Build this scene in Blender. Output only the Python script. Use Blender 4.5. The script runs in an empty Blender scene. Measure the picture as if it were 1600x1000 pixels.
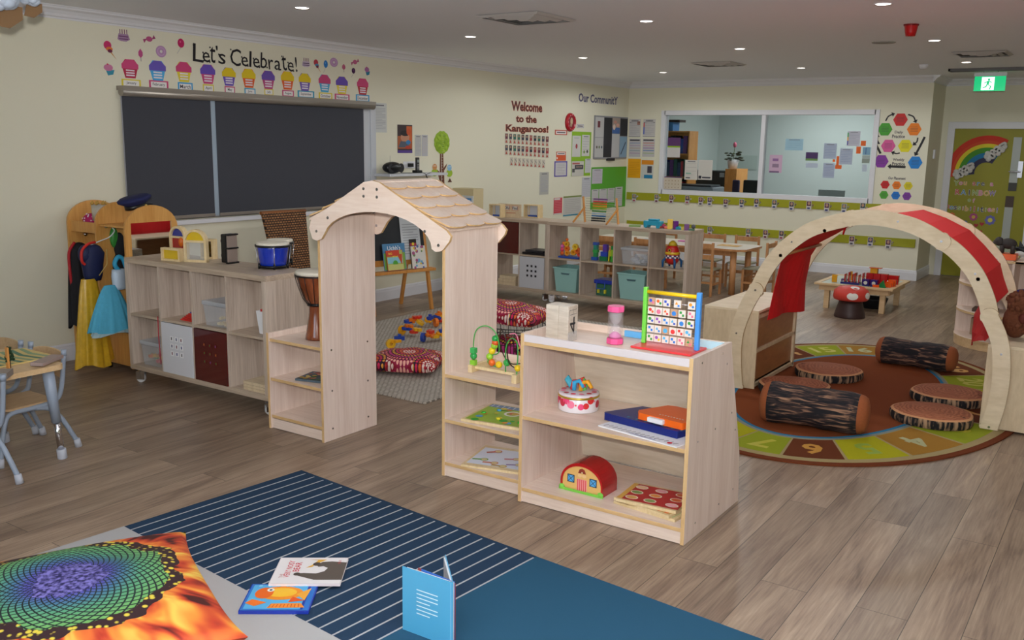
import bpy, math, random
from mathutils import Vector, Matrix
random.seed(7)
sc = bpy.context.scene
COL = sc.collection
# ------------------------------------------------------------------ camera
YAW, PITCH, ROLL, FPX, EYE = 0.5937, -0.188, 0.0164, 1458.84, 1.7551
def _axes():
    cy, sy, cp, sp = math.cos(YAW), math.sin(YAW), math.cos(PITCH), math.sin(PITCH)
    fw = Vector((-sy*cp, cy*cp, sp)); rt = Vector((cy, sy, 0)); up = rt.cross(fw)
    cr, sr = math.cos(ROLL), math.sin(ROLL)
    return rt*cr+up*sr, -rt*sr+up*cr, fw
RT, UP, FW = _axes()
cam_data = bpy.data.cameras.new('camera'); cam = bpy.data.objects.new('camera', cam_data); COL.objects.link(cam)
cam_data.sensor_width = 36; cam_data.lens = FPX*36/1600; cam_data.clip_start = 0.05; cam_data.clip_end = 60
m = Matrix((RT, UP, -FW)).transposed().to_4x4(); m.translation = Vector((0, 0, EYE)); cam.matrix_world = m
sc.camera = cam
# ------------------------------------------------------------------ colour management, world
sc.view_settings.view_transform = 'Standard'; sc.view_settings.look = 'None'
sc.view_settings.gamma = 1; sc.view_settings.use_curve_mapping = False
sc.view_settings.exposure = -0.18
w = bpy.data.worlds.new('world'); sc.world = w; w.use_nodes = True
w.node_tree.nodes['Background'].inputs[0].default_value = (0.55, 0.65, 0.8, 1)
w.node_tree.nodes['Background'].inputs[1].default_value = 0.25
# ------------------------------------------------------------------ lights
def light(name, kind, loc, energy, color=(1, 1, 1), **kw):
    d = bpy.data.lights.new(name, kind); d.energy = energy; d.color = color
    for k, v in kw.items(): setattr(d, k, v)
    o = bpy.data.objects.new(name, d); COL.objects.link(o); o.location = loc
    return o
# the photographer's flash, a hand above the lens
fl_ = light('camera_flash', 'SPOT', (0.02, -0.03, 1.90), 285, (1.0, 0.98, 0.96), spot_size=math.radians(92), spot_blend=0.9, shadow_soft_size=0.03)
fl_.rotation_euler = (Matrix((RT, UP, -FW)).transposed()).to_euler()
fb_ = light('ceiling_fill', 'SPOT', (0.02, -0.05, 1.93), 1150, (1.0, 0.99, 0.99), spot_size=math.radians(150), spot_blend=1, shadow_soft_size=.05)   # added fill spot aimed upward to brighten the ceiling
fb_.rotation_euler = (math.radians(140), 0, YAW)
# soft cool fill added behind the camera, at an assumed unseen window
d_ = light('rear_cool_fill', 'AREA', (-1.6, -2.7, 1.6), 50, (0.72, 0.86, 1.0), shape='RECTANGLE', size=3.0, size_y=1.3)
d_.rotation_euler = (math.radians(90), 0, 0)
# ------------------------------------------------------------------ placing helpers (metres)
def _ray(px, py): return RT*(px-800)+UP*(500-py)+FW*FPX
def FL(px, py, z=0.0):
    r = _ray(px, py); t = (z-EYE)/r.z; return Vector((0, 0, EYE))+r*t
def WX(px, py, X):
    r = _ray(px, py); t = X/r.x; return Vector((0, 0, EYE))+r*t
def WY(px, py, Y):
    r = _ray(px, py); t = Y/r.y; return Vector((0, 0, EYE))+r*t
# ------------------------------------------------------------------ materials
def s2l(c): return tuple((x/12.92 if x <= .04045 else ((x+.055)/1.055)**2.4) for x in c)
def rgb(r, g, b): return s2l((r/255, g/255, b/255))+(1,)
_mc = {}
def mat(name, col, rough=.5, metal=0, trans=0, emis=None, estr=0, spec=.5, alpha=1, bump=0, bscale=60, vary=0, coat=0, ior=1.45):
    if name in _mc: return _mc[name]
    m = bpy.data.materials.new(name); m.use_nodes = True; nt = m.node_tree; b = nt.nodes['Principled BSDF']
    b.inputs['Base Color'].default_value = col; b.inputs['Roughness'].default_value = rough
    b.inputs['Metallic'].default_value = metal; b.inputs['Transmission Weight'].default_value = trans
    b.inputs['Specular IOR Level'].default_value = spec; b.inputs['Alpha'].default_value = alpha
    b.inputs['Coat Weight'].default_value = coat; b.inputs['IOR'].default_value = ior
    if emis: b.inputs['Emission Color'].default_value = emis; b.inputs['Emission Strength'].default_value = estr
    if bump or vary:
        tc = nt.nodes.new('ShaderNodeTexCoord'); n = nt.nodes.new('ShaderNodeTexNoise')
        n.inputs['Scale'].default_value = bscale; n.inputs['Detail'].default_value = 4
        nt.links.new(tc.outputs['Object'], n.inputs['Vector'])
        if bump:
            bp = nt.nodes.new('ShaderNodeBump'); bp.inputs['Strength'].default_value = bump; bp.inputs['Distance'].default_value = .004
            nt.links.new(n.outputs['Fac'], bp.inputs['Height']); nt.links.new(bp.outputs[0], b.inputs['Normal'])
        if vary:
            mx = nt.nodes.new('ShaderNodeMixRGB'); mx.inputs[1].default_value = tuple(c*(1-vary) for c in col[:3])+(1,)
            mx.inputs[2].default_value = tuple(min(1, c*(1+vary)) for c in col[:3])+(1,)
            nt.links.new(n.outputs['Fac'], mx.inputs[0]); nt.links.new(mx.outputs[0], b.inputs['Base Color'])
    _mc[name] = m; return m
def C(hexs, rough=.55):
    k = 'colour_%s_%d' % (hexs, int(rough*100))
    v = tuple(int(hexs[i:i+2], 16) for i in (0, 2, 4))
    return mat(k, rgb(*v), rough)
def wood(name, c1, c2, axis='z', scale=9, stretch=.08, rough=.45, knots=.0, coat=0):
    if name in _mc: return _mc[name]
    m = bpy.data.materials.new(name); m.use_nodes = True; nt = m.node_tree; b = nt.nodes['Principled BSDF']
    tc = nt.nodes.new('ShaderNodeTexCoord'); mp = nt.nodes.new('ShaderNodeMapping')
    s = [1, 1, 1]; s['xyz'.index(axis)] = stretch; mp.inputs['Scale'].default_value = s
    nt.links.new(tc.outputs['Object'], mp.inputs['Vector'])
    n1 = nt.nodes.new('ShaderNodeTexNoise'); n1.inputs['Scale'].default_value = scale; n1.inputs['Detail'].default_value = 6; n1.inputs['Distortion'].default_value = 1.2
    n2 = nt.nodes.new('ShaderNodeTexNoise'); n2.inputs['Scale'].default_value = scale*9; n2.inputs['Detail'].default_value = 5
    nt.links.new(mp.outputs[0], n1.inputs['Vector']); nt.links.new(mp.outputs[0], n2.inputs['Vector'])
    ad = nt.nodes.new('ShaderNodeMath'); ad.operation = 'MULTIPLY_ADD'; ad.inputs[1].default_value = .45
    nt.links.new(n2.outputs['Fac'], ad.inputs[0])
    ms = nt.nodes.new('ShaderNodeMath'); ms.operation = 'MULTIPLY'; ms.inputs[1].default_value = .55
    nt.links.new(n1.outputs['Fac'], ms.inputs[0]); nt.links.new(ms.outputs[0], ad.inputs[2])
    cr = nt.nodes.new('ShaderNodeValToRGB'); cr.color_ramp.elements[0].position = .38; cr.color_ramp.elements[1].position = .62
    cr.color_ramp.elements[0].color = c1; cr.color_ramp.elements[1].color = c2
    nt.links.new(ad.outputs[0], cr.inputs[0]); nt.links.new(cr.outputs[0], b.inputs['Base Color'])
    b.inputs['Roughness'].default_value = rough; b.inputs['Coat Weight'].default_value = coat
    _mc[name] = m; return m
beech_z = wood('pale_beech_upright', rgb(222, 199, 184), rgb(238, 219, 206), 'z', 11, .05)
beech_x = wood('pale_beech_flat', rgb(224, 200, 182), rgb(240, 220, 204), 'x', 11, .07)
beech_e = wood('beech_edge_banding', rgb(206, 166, 112), rgb(224, 188, 136), 'z', 8, .2)
beech_ex = wood('beech_edge_banding_flat', rgb(206, 166, 112), rgb(224, 188, 136), 'x', 8, .2)
roofw = wood('roof_beech', rgb(232, 208, 190), rgb(244, 224, 208), 'x', 8, .12)
oak_z = wood('grey_oak_laminate_upright', rgb(176, 158, 142), rgb(206, 190, 174), 'z', 16, .04)
oak_x = wood('grey_oak_laminate_flat', rgb(170, 150, 130), rgb(200, 182, 160), 'x', 16, .04)
ply = wood('pale_plywood', rgb(204, 182, 148), rgb(222, 202, 168), 'z', 5, .3)
plyb = wood('brown_hardboard', rgb(150, 100, 60), rgb(170, 118, 72), 'y', 5, .3, .3)
honey = wood('honey_wood', rgb(196, 130, 58), rgb(214, 152, 80), 'z', 7, .15)
chairw = wood('warm_chair_wood', rgb(176, 120, 72), rgb(200, 146, 96), 'z', 9, .15)
costumew = wood('costume_rack_veneer', rgb(196, 138, 66), rgb(214, 160, 88), 'z', 9, .08)
maple = wood('maple_table_top', rgb(206, 172, 126), rgb(222, 190, 146), 'x', 7, .12)
wall_m = mat('cream_wall_paint', rgb(226, 222, 200), .6, bump=.05, bscale=90, spec=.3)
ceil_m = mat('white_ceiling_paint', rgb(240, 243, 250), .8, spec=.2)
white_tr = mat('white_gloss_trim', rgb(222, 222, 226), .35)
metal_m = mat('brushed_metal', rgb(190, 190, 195), .25, 1)
chrome = mat('chrome', rgb(220, 220, 224), .08, 1)
black = mat('black_plastic', rgb(18, 18, 20), .35)
glass_m = mat('window_glass', rgb(235, 245, 248), .0, trans=1, ior=1.1, spec=.5)
acr_clear = mat('clear_plastic', rgb(225, 228, 232), .12, alpha=.2, coat=.3)
def acr(name, col, a=.6): return mat(name, col, .1, alpha=a, coat=.5)
# ------------------------------------------------------------------ mesh builder
class MB:
    def __init__(s, *mats): s.v = []; s.f = []; s.m = []; s.mats = list(mats); s.sm = []
    def mi(s, m):
        if m is None: return 0
        if m not in s.mats: s.mats.append(m)
        return s.mats.index(m)
    def add(s, vs, fs, m=None, smooth=False):
        b = len(s.v); i = s.mi(m); s.v += [Vector(v) for v in vs]
        for f in fs: s.f.append([b+k for k in f]); s.m.append(i); s.sm.append(smooth)
        return s
    def box(s, lo, hi, m=None, R=None, at=None):
        x0, y0, z0 = lo; x1, y1, z1 = hi
        vs = [Vector(p) for p in ((x0,y0,z0),(x1,y0,z0),(x1,y1,z0),(x0,y1,z0),(x0,y0,z1),(x1,y0,z1),(x1,y1,z1),(x0,y1,z1))]
        if R is not None: vs = [R @ p for p in vs]
        if at is not None: vs = [p+Vector(at) for p in vs]
        return s.add(vs, [(0,3,2,1),(4,5,6,7),(0,1,5,4),(1,2,6,5),(2,3,7,6),(3,0,4,7)], m)
    def cbox(s, c, d, m=None, R=None):
        return s.box((-d[0]/2,-d[1]/2,-d[2]/2), (d[0]/2,d[1]/2,d[2]/2), m, R or Matrix.Identity(3), c)
    def bar(s, a, b, w, h, m=None, up=(0,0,1)):
        a = Vector(a); b = Vector(b); d = (b-a); L = d.length; d.normalize(); up = Vector(up)
        if abs(d.dot(up)) > .99: up = Vector((1,0,0))
        x = up.cross(d).normalized(); y = d.cross(x)
        R = Matrix((x, y, d)).transposed()
        return s.box((-w/2,-h/2,0), (w/2,h/2,L), m, R, a)
    def tube(s, pts, r, m=None, n=10, closed=False, caps=True):
        pts = [Vector(p) for p in pts]; N = len(pts); rs = r if isinstance(r, (list, tuple)) else [r]*N
        vs = []; prev = None
        for i, p in enumerate(pts):
            if closed: t = pts[(i+1) % N]-pts[i-1]
            else: t = pts[min(i+1, N-1)]-pts[max(i-1, 0)]
            t.normalize()
            if prev is None:
                a = Vector((0,0,1)) if abs(t.z) < .9 else Vector((1,0,0)); x = a.cross(t).normalized()
            else: x = (prev-t*prev.dot(t)).normalized()
            prev = x; y = t.cross(x)
            for k in range(n):
                a = 2*math.pi*k/n; vs.append(p+(x*math.cos(a)+y*math.sin(a))*rs[i])
        fs = []
        for i in range(N if closed else N-1):
            j = (i+1) % N
            for k in range(n): fs.append((i*n+k, i*n+(k+1) % n, j*n+(k+1) % n, j*n+k))
        s.add(vs, fs, m, True)
        if caps and not closed: s.add([], [], m); b = len(s.v)-len(vs); s.f.append([b+k for k in range(n)][::-1]); s.f.append([b+(N-1)*n+k for k in range(n)]); s.m += [s.mi(m)]*2; s.sm += [False]*2
        return s
    def cyl(s, a, b, r0, r1=None, m=None, n=20): return s.tube([a, b], [r0, r0 if r1 is None else r1], m, n)
    def lathe(s, prof, c=(0,0,0), m=None, n=32, R=None, smooth=True):
        vs = []; c = Vector(c)
        for r, z in prof:
            for k in range(n):
                a = 2*math.pi*k/n; p = Vector((r*math.cos(a), r*math.sin(a), z)); vs.append((R @ p if R else p)+c)
        fs = []
        for i in range(len(prof)-1):
            for k in range(n): fs.append((i*n+k, i*n+(k+1) % n, (i+1)*n+(k+1) % n, (i+1)*n+k))
        s.add(vs, fs, m, smooth); b = len(s.v)-len(vs)
        for i, rev in ((0, True), (len(prof)-1, False)):
            if prof[i][0] > 1e-5:
                f = [b+i*n+k for k in range(n)]; s.f.append(f[::-1] if rev else f); s.m.append(s.mi(m)); s.sm.append(False)
        return s
    def ball(s, c, r, m=None, n=16, sc=(1,1,1), R=None):
        k = n//2; prof = [(max(1e-6, r*math.sin(math.pi*i/k)), -r*math.cos(math.pi*i/k)) for i in range(k+1)]
        R0 = Matrix.Diagonal(sc); 
        return s.lathe(prof, c, m, n, (R @ R0) if R else R0)
    def prism(s, poly, O, U, V, N, t, m=None, m_edge=None):
        """extrude a 2D outline (list of (u,v)) by t along N"""
        O, U, V, N = map(Vector, (O, U, V, N)); n = len(poly)
        a = [O+U*u+V*v for u, v in poly]; b = [p+N*t for p in a]
        s.add(a+b, [list(range(n))[::-1], list(range(n, 2*n))], m)
        s.add(a+b, [(i, (i+1) % n, n+(i+1) % n, n+i) for i in range(n)], m_edge or m)
        return s
    def strip(s, outer, inner, O, U, V, N, t, m=None, m_edge=None):
        """band between two outlines with equal point count, extruded by t"""
        O, U, V, N = map(Vector, (O, U, V, N)); n = len(outer)
        a = [O+U*u+V*v for u, v in outer]; b = [O+U*u+V*v for u, v in inner]
        vs = a+b+[p+N*t for p in a]+[p+N*t for p in b]; fs = []; fe = []
        for i in range(n-1):
            fs += [(i, n+i, n+i+1, i+1), (2*n+i, 2*n+i+1, 3*n+i+1, 3*n+i)]
            fe += [(i, i+1, 2*n+i+1, 2*n+i), (n+i, 3*n+i, 3*n+i+1, n+i+1)]
        fe += [(0, 2*n, 3*n, n), (n-1, 2*n-1, 4*n-1, 3*n-1)]
        s.add(vs, fs, m); s.add(vs, fe, m_edge or m); return s
    def build(s, name, parent=None, bevel=0, seg=2, subsurf=0, smooth=None, mods=None):
        L = Vector(parent.get('_o', (0,0,0))) if parent else Vector((0,0,0))
        me = bpy.data.meshes.new(name); me.from_pydata([tuple(v-L) for v in s.v], [], s.f); 
        for mm in s.mats: me.materials.append(mm)
        if not s.mats: me.materials.append(C('cccccc'))
        for i, p in enumerate(me.polygons):
            p.material_index = s.m[i]; p.use_smooth = s.sm[i] if smooth is None else smooth
        me.update()
        o = bpy.data.objects.new(name, me); COL.objects.link(o)
        if parent: o.parent = parent; o['_o'] = tuple(L)
        if bevel:
            b = o.modifiers.new('bevel', 'BEVEL'); b.width = bevel; b.segments = seg; b.limit_method = 'ANGLE'; b.angle_limit = math.radians(40)
        if subsurf:
            b = o.modifiers.new('subd', 'SUBSURF'); b.levels = subsurf; b.render_levels = subsurf
        return o
def T(name, label, cat, group=None, loc=(0,0,0)):
    o = bpy.data.objects.new(name, None); COL.objects.link(o); o.location = loc; o['_o'] = tuple(loc)
    o.empty_display_size = .05
    return tag(o, label, cat, group)
def tag(o, label, cat, group=None, kind=None):
    if label: o['label'] = label
    if cat: o['category'] = cat
    if group: o['group'] = group
    if kind: o['kind'] = kind
    return o
def struct(o): o['kind'] = 'structure'; return o
def one(mb, name, label, cat, group=None, **kw): return tag(mb.build(name, **kw), label, cat, group)
def dup(root, loc=None, rz=None, label=None, first=True):
    c = root.copy(); COL.objects.link(c)
    if loc is not None: c.location = loc
    if rz is not None: c.rotation_euler = (0, 0, rz)
    if label: c['label'] = label
    def kids(a, b):
        for ch in list(a.children):
            d = ch.copy(); COL.objects.link(d); d.parent = b; kids(ch, d)
    kids(root, c)
    return c
# ------------------------------------------------------------------ lettering
_tc = {}
def text_mesh(s, bold=0.0, shear=0):
    k = (s, bold, shear)
    if k in _tc: return _tc[k]
    cu = bpy.data.curves.new('txt', 'FONT'); cu.body = s; cu.resolution_u = 2; cu.offset = bold; cu.shear = shear
    cu.align_x = 'CENTER'; cu.align_y = 'CENTER'; cu.fill_mode = 'BOTH'
    o = bpy.data.objects.new('txt', cu); COL.objects.link(o)
    dg = bpy.context.evaluated_depsgraph_get(); dg.update()
    me = bpy.data.meshes.new_from_object(o.evaluated_get(dg))
    vs = [tuple(v.co) for v in me.vertices]; fs = [tuple(p.vertices) for p in me.polygons]
    if vs:
        x0 = min(v[0] for v in vs); x1 = max(v[0] for v in vs); y0 = min(v[1] for v in vs); y1 = max(v[1] for v in vs)
        vs = [(v[0]-(x0+x1)/2, v[1]-(y0+y1)/2) for v in vs]; wh = (x1-x0, y1-y0)
    else: wh = (1, 1)
    bpy.data.objects.remove(o); bpy.data.curves.remove(cu); bpy.data.meshes.remove(me)
    _tc[k] = (vs, fs, wh); return _tc[k]
class Sheet:
    """flat printed thing: a thin slab with printed shapes; O=centre, U right, V up, N towards viewer"""
    def __init__(s, O, U, V, w, h, col=None, t=.003, N=None, mb=None):
        s.O = Vector(O); s.U = Vector(U).normalized(); s.V = Vector(V).normalized(); s.N = Vector(N).normalized() if N else s.U.cross(s.V).normalized()
        s.w = w; s.h = h; s.mb = mb or MB(); s.t = t; s.k = 0
        if col is not None: s.mb.prism([(-w/2,-h/2),(w/2,-h/2),(w/2,h/2),(-w/2,h/2)], s.O, s.U, s.V, s.N, t, col if not isinstance(col, str) else C(col))
    def _z(s): s.k += 1; return s.t+.0003+.00012*s.k
    def P(s, x, y, z): return s.O+s.U*x+s.V*y+s.N*z
    def poly(s, pts, col, z=None):
        z = s._z() if z is None else z; m = C(col) if isinstance(col, str) else col
        s.mb.add([s.P(x, y, z) for x, y in pts], [list(range(len(pts)))], m); return s
    def rect(s, x0, y0, x1, y1, col, z=None): return s.poly([(x0,y0),(x1,y0),(x1,y1),(x0,y1)], col, z)
    def fr(s, x0, y0, x1, y1, col):   # fractions -1..1 of half size
        return s.rect(x0*s.w/2, y0*s.h/2, x1*s.w/2, y1*s.h/2, col)
    def disc(s, x, y, r, col, ry=None, n=18, a=0):
        ry = ry or r; ca, sa = math.cos(a), math.sin(a)
        pts = []
        for k in range(n):
            u = r*math.cos(2*math.pi*k/n); v = ry*math.sin(2*math.pi*k/n); pts.append((x+u*ca-v*sa, y+u*sa+v*ca))
        return s.poly(pts, col)
    def hexa(s, x, y, r, col): return s.poly([(x+r*math.cos(math.pi/3*k), y+r*math.sin(math.pi/3*k)) for k in range(6)], col)
    def line(s, a, b, w, col):
        d = Vector((b[0]-a[0], b[1]-a[1])); d.normalize(); n = Vector((-d.y, d.x))*w/2
        return s.poly([(a[0]-n.x,a[1]-n.y),(b[0]-n.x,b[1]-n.y),(b[0]+n.x,b[1]+n.y),(a[0]+n.x,a[1]+n.y)], col)
    def text(s, t, x, y, h, col, bold=0., rot=0, maxw=None, shear=0, w=None):
        vs, fs, wh = text_mesh(t, bold, shear)
        if not vs: return s
        k = h/wh[1]; kx = k
        if w: kx = w/wh[0]
        if maxw and wh[0]*kx > maxw: kx = maxw/wh[0]
        z = s._z(); c, q = math.cos(rot), math.sin(rot); m = C(col) if isinstance(col, str) else col
        s.mb.add([s.P(x+(a*kx)*c-(b*k)*q, y+(a*kx)*q+(b*k)*c, z) for a, b in vs], fs, m); return s
    def lines(s, x0, y1, x1, n, dy, col='9a9aa0', lw=.35, rng=random):
        for i in range(n):
            e = x1 if i % 4 != 3 else x0+(x1-x0)*.6
            s.rect(x0, y1-i*dy-dy*lw, e, y1-i*dy, col)
        return s
def ordn(i, n, what='left'):
    W = ['leftmost', 'second from left', 'third from left', 'fourth from left', 'fifth from left', 'sixth from left', 'seventh from left', 'eighth from left', 'ninth from left', 'tenth from left', 'eleventh from left', 'twelfth from left', 'thirteenth from left', 'fourteenth from left', 'fifteenth from left', 'sixteenth from left', 'seventeenth from left', 'eighteenth from left']
    if i == n-1: return 'rightmost'
    if i == n-2 and n > 6: return 'second from right'
    return W[i]
# ================================================================== THE ROOM
XL, YB, YR, HC = -6.937, 13.456, 14.30, 2.70
XP = -2.50                         # end of the back wall, where the door recess begins
def floor_material():
    m = bpy.data.materials.new('vinyl_plank_floor'); m.use_nodes = True; nt = m.node_tree; b = nt.nodes['Principled BSDF']
    N = nt.nodes.new; Lk = nt.links.new
    tc = N('ShaderNodeTexCoord'); mp = N('ShaderNodeMapping'); mp.inputs['Rotation'].default_value = (0, 0, math.radians(90))
    Lk(tc.outputs['Object'], mp.inputs[0])
    br = N('ShaderNodeTexBrick'); br.inputs['Scale'].default_value = 1; br.inputs['Brick Width'].default_value = 1.5; br.inputs['Row Height'].default_value = .19
    br.inputs['Mortar Size'].default_value = .0016; br.inputs['Mortar Smooth'].default_value = .2; br.inputs['Bias'].default_value = 0
    br.offset = .37; br.inputs['Color1'].default_value = (0, 0, 0, 1); br.inputs['Color2'].default_value = (1, 1, 1, 1); br.inputs['Mortar'].default_value = (.5, .5, .5, 1)
    Lk(mp.outputs[0], br.inputs['Vector'])
    # grain, shifted per plank
    cb = N('ShaderNodeCombineXYZ'); sp = N('ShaderNodeSeparateXYZ'); Lk(mp.outputs[0], sp.inputs[0])
    ma = N('ShaderNodeMath'); ma.operation = 'MULTIPLY_ADD'; ma.inputs[1].default_value = 7.3; Lk(br.outputs['Color'], ma.inputs[0]); Lk(sp.outputs[0], ma.inputs[2])
    Lk(ma.outputs[0], cb.inputs[0]); Lk(sp.outputs[1], cb.inputs[1]); Lk(br.outputs['Color'], cb.inputs[2])
    m2 = N('ShaderNodeMapping'); m2.inputs['Scale'].default_value = (1.1, 9, 5); Lk(cb.outputs[0], m2.inputs[0])
    n1 = N('ShaderNodeTexNoise'); n1.inputs['Scale'].default_value = 1.2; n1.inputs['Detail'].default_value = 7; n1.inputs['Roughness'].default_value = .6; n1.inputs['Distortion'].default_value = .8
    Lk(m2.outputs[0], n1.inputs[0])
    m3 = N('ShaderNodeMapping'); m3.inputs['Scale'].default_value = (2.5, 60, 5); Lk(cb.outputs[0], m3.inputs[0])
    n2 = N('ShaderNodeTexNoise'); n2.inputs['Scale'].default_value = 2; n2.inputs['Detail'].default_value = 6; Lk(m3.outputs[0], n2.inputs[0])
    mx = N('ShaderNodeMixRGB'); mx.inputs[0].default_value = .35; Lk(n1.outputs['Fac'], mx.inputs[1]); Lk(n2.outputs['Fac'], mx.inputs[2])
    cr = N('ShaderNodeValToRGB'); e = cr.color_ramp.elements
    e[0].position = .32; e[0].color = rgb(104, 86, 72); e[1].position = .70; e[1].color = rgb(176, 153, 130)
    k = e.new(.45); k.color = rgb(136, 114, 96); k = e.new(.56); k.color = rgb(154, 132, 111)
    Lk(mx.outputs[0], cr.inputs[0])
    hs = N('ShaderNodeHueSaturation'); mr = N('ShaderNodeMapRange'); mr.inputs[3].default_value = .82; mr.inputs[4].default_value = 1.14
    Lk(br.outputs['Color'], mr.inputs[0]); Lk(mr.outputs[0], hs.inputs['Value']); Lk(cr.outputs[0], hs.inputs['Color'])
    md = N('ShaderNodeMixRGB'); md.inputs[2].default_value = rgb(70, 58, 48); Lk(br.outputs['Fac'], md.inputs[0]); Lk(hs.outputs[0], md.inputs[1])
    Lk(md.outputs[0], b.inputs['Base Color'])
    b.inputs['Roughness'].default_value = .38; b.inputs['Specular IOR Level'].default_value = .4
    bp = N('ShaderNodeBump'); bp.inputs['Strength'].default_value = .12; bp.inputs['Distance'].default_value = .002; Lk(n2.outputs['Fac'], bp.inputs['Height']); Lk(bp.outputs[0], b.inputs['Normal'])
    return m
XR, YF = 3.2, -3.0
struct(MB(floor_material()).box((XL-.1, YF, -.1), (XR, YR+.1, 0)).build('floor'))
struct(MB(mat('office_carpet', rgb(96, 96, 100), .95)).box((XL-.1, YR+.1, -.1), (XP, 17.2, 0)).build('floor_office'))
struct(MB(ceil_m).box((XL-.1, YF, HC), (XR, YR+.15, HC+.1)).build('ceiling'))
# left wall with window opening
wy0, wy1, wz0, wz1 = 4.60, 7.56, 1.05, 2.14
b = MB(wall_m)
b.box((XL-.14, YF, 0), (XL, wy0, HC)); b.box((XL-.14, wy1, 0), (XL, YB+.12, HC))
b.box((XL-.14, wy0, 0), (XL, wy1, wz0)); b.box((XL-.14, wy0, wz1), (XL, wy1, HC)); struct(b.build('wall_left'))
# back wall with the office viewing window
ox0, ox1, oz0, oz1 = WY(1036, 240, YB).x, WY(1364, 240, YB).x, 1.055, 2.222
b = MB(wall_m)
b.box((XL, YB, 0), (ox0, YB+.12, HC)); b.box((ox1, YB, 0), (XP, YB+.12, HC))
b.box((ox0, YB, 0), (ox1, YB+.12, oz0)); b.box((ox0, YB, oz1), (ox1, YB+.12, HC)); struct(b.build('wall_back'))
struct(MB(wall_m).box((XP-.12, YB+.12, 0), (XP, YR+.15, HC)).build('wall_recess_side'))
dx0, dx1, dz = -2.335, -1.35, 2.045
b = MB(wall_m); b.box((XP, YR, 0), (dx0, YR+.12, HC)); b.box((dx1, YR, 0), (XR, YR+.12, HC)); b.box((dx0, YR, dz), (dx1, YR+.12, HC)); struct(b.build('wall_recess'))
struct(MB(wall_m).box((XR, YF, 0), (XR+.1, YR+.12, HC)).build('wall_right'))
b = MB(wall_m); b.box((XL-.1, YF-.1, 0), (-3.4, YF, HC)); b.box((.2, YF-.1, 0), (XR, YF, HC)); b.box((-3.4, YF-.1, 0), (.2, YF, .9)); b.box((-3.4, YF-.1, 2.3), (.2, YF, HC)); struct(b.build('wall_front'))
b = MB(white_tr)
for q in ((-3.4,.9,-3.34,2.3),(.14,.9,.2,2.3),(-1.63,.9,-1.57,2.3),(-3.4,.9,.2,.96),(-3.4,2.24,.2,2.3)): b.box((q[0],YF-.08,q[1]),(q[2],YF-.02,q[3]))
wf = struct(b.build('window_3')); MB(glass_m).box((-3.36, YF-.06, .94), (.16, YF-.05, 2.26)).build('glass_pane', wf)  # unseen window, added to go with the cool rear fill
# office beyond
ow = mat('office_wall_paint', rgb(198, 206, 200), .7)
b = MB(ow); b.box((XL-.1, 17.2, 0), (XP, 17.3, 2.7)); struct(b.build('wall_office_back'))
struct(MB(ow).box((XL-.1, YB+.12, 0), (XL, 17.2, 2.7)).build('wall_office_left'))
struct(MB(ow).box((XP-.12, YR+.15, 0), (XP, 17.2, 2.7)).build('wall_office_right'))
struct(MB(ceil_m).box((XL-.1, YB+.12, 2.7), (XP, 17.3, 2.75)).build('ceiling_office'))
# cornice (coved plaster) and skirting
def run(name, a, b_, inward, prof, m):
    """sweep a profile (d from wall, z) along a straight wall from a to b_"""
    a = Vector(a); b_ = Vector(b_); n = Vector(inward); k = len(prof)
    vs = [a+n*d+Vector((0,0,z)) for d, z in prof]+[b_+n*d+Vector((0,0,z)) for d, z in prof]
    mb = MB(m); mb.add(vs, [(i, i+1, k+i+1, k+i) for i in range(k-1)]+[list(range(k)), list(range(k, 2*k))[::-1]])
    return struct(mb.build(name, smooth=False))
cp = [(0, 2.61), (.008, 2.61), (.010, 2.622), (.022, 2.628), (.03, 2.645), (.05, 2.668), (.075, 2.68), (.08, 2.692), (.092, 2.694), (.095, 2.70), (0, 2.70)]
run('trim_1', (XL, YF, 0), (XL, YB, 0), (1,0,0), cp, white_tr)
run('trim_2', (XL, YB, 0), (XP, YB, 0), (0,-1,0), cp, white_tr)
run('trim_3', (XP, YB-.09, 0), (XP, YR, 0), (1,0,0), cp, white_tr)
run('trim_4', (XP, YR, 0), (XR, YR, 0), (0,-1,0), cp, white_tr)
bp_ = [(0, 0), (.016, 0), (.016, .1), (.012, .112), (.012, .125), (.006, .135), (0, .138)]
run('baseboard_left', (XL, YF, 0), (XL, YB, 0), (1,0,0), bp_, white_tr)
run('baseboard_back', (XL, YB, 0), (XP, YB, 0), (0,-1,0), bp_, white_tr)
run('baseboard_recess', (XP, YB-.016, 0), (XP, YR, 0), (1,0,0), bp_, white_tr)
# window_1 behind the blind, with sill and right-hand frame
b = MB(white_tr); b.box((XL-.13, wy0, wz0), (XL-.05, wy0+.05, wz1)); b.box((XL-.13, wy1-.05, wz0), (XL-.05, wy1, wz1)); b.box((XL-.13, wy0, wz0), (XL-.05, wy1, wz0+.05)); b.box((XL-.13, wy0, wz1-.05), (XL-.05, wy1, wz1)); b.box((XL-.13, 6.03, wz0), (XL-.05, 6.09, wz1))
w1 = struct(b.build('window_1')); MB(mat('dusk_glass', rgb(30, 36, 46), .05)).box((XL-.1, wy0+.04, wz0+.04), (XL-.09, wy1-.04, wz1-.04)).build('glass_pane', w1)
b = MB(white_tr); b.box((XL-.05, 5.0-.42, wz0-.045), (XL+.03, wy1+.03, wz0-.005)); b.build('window_sill', w1, .004)
b = MB(mat('grey_white_frame', rgb(196, 200, 206), .4)); b.box((XL-.05, 7.40, wz0-.005), (XL+.012, 7.46, wz1)); b.box((XL-.05, 7.46, wz0-.005), (XL+.006, 7.52, wz1)); b.box((XL-.05, 7.52, wz0-.005), (XL+.016, 7.60, wz1)); b.build('window_frame', w1, .003)
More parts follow.
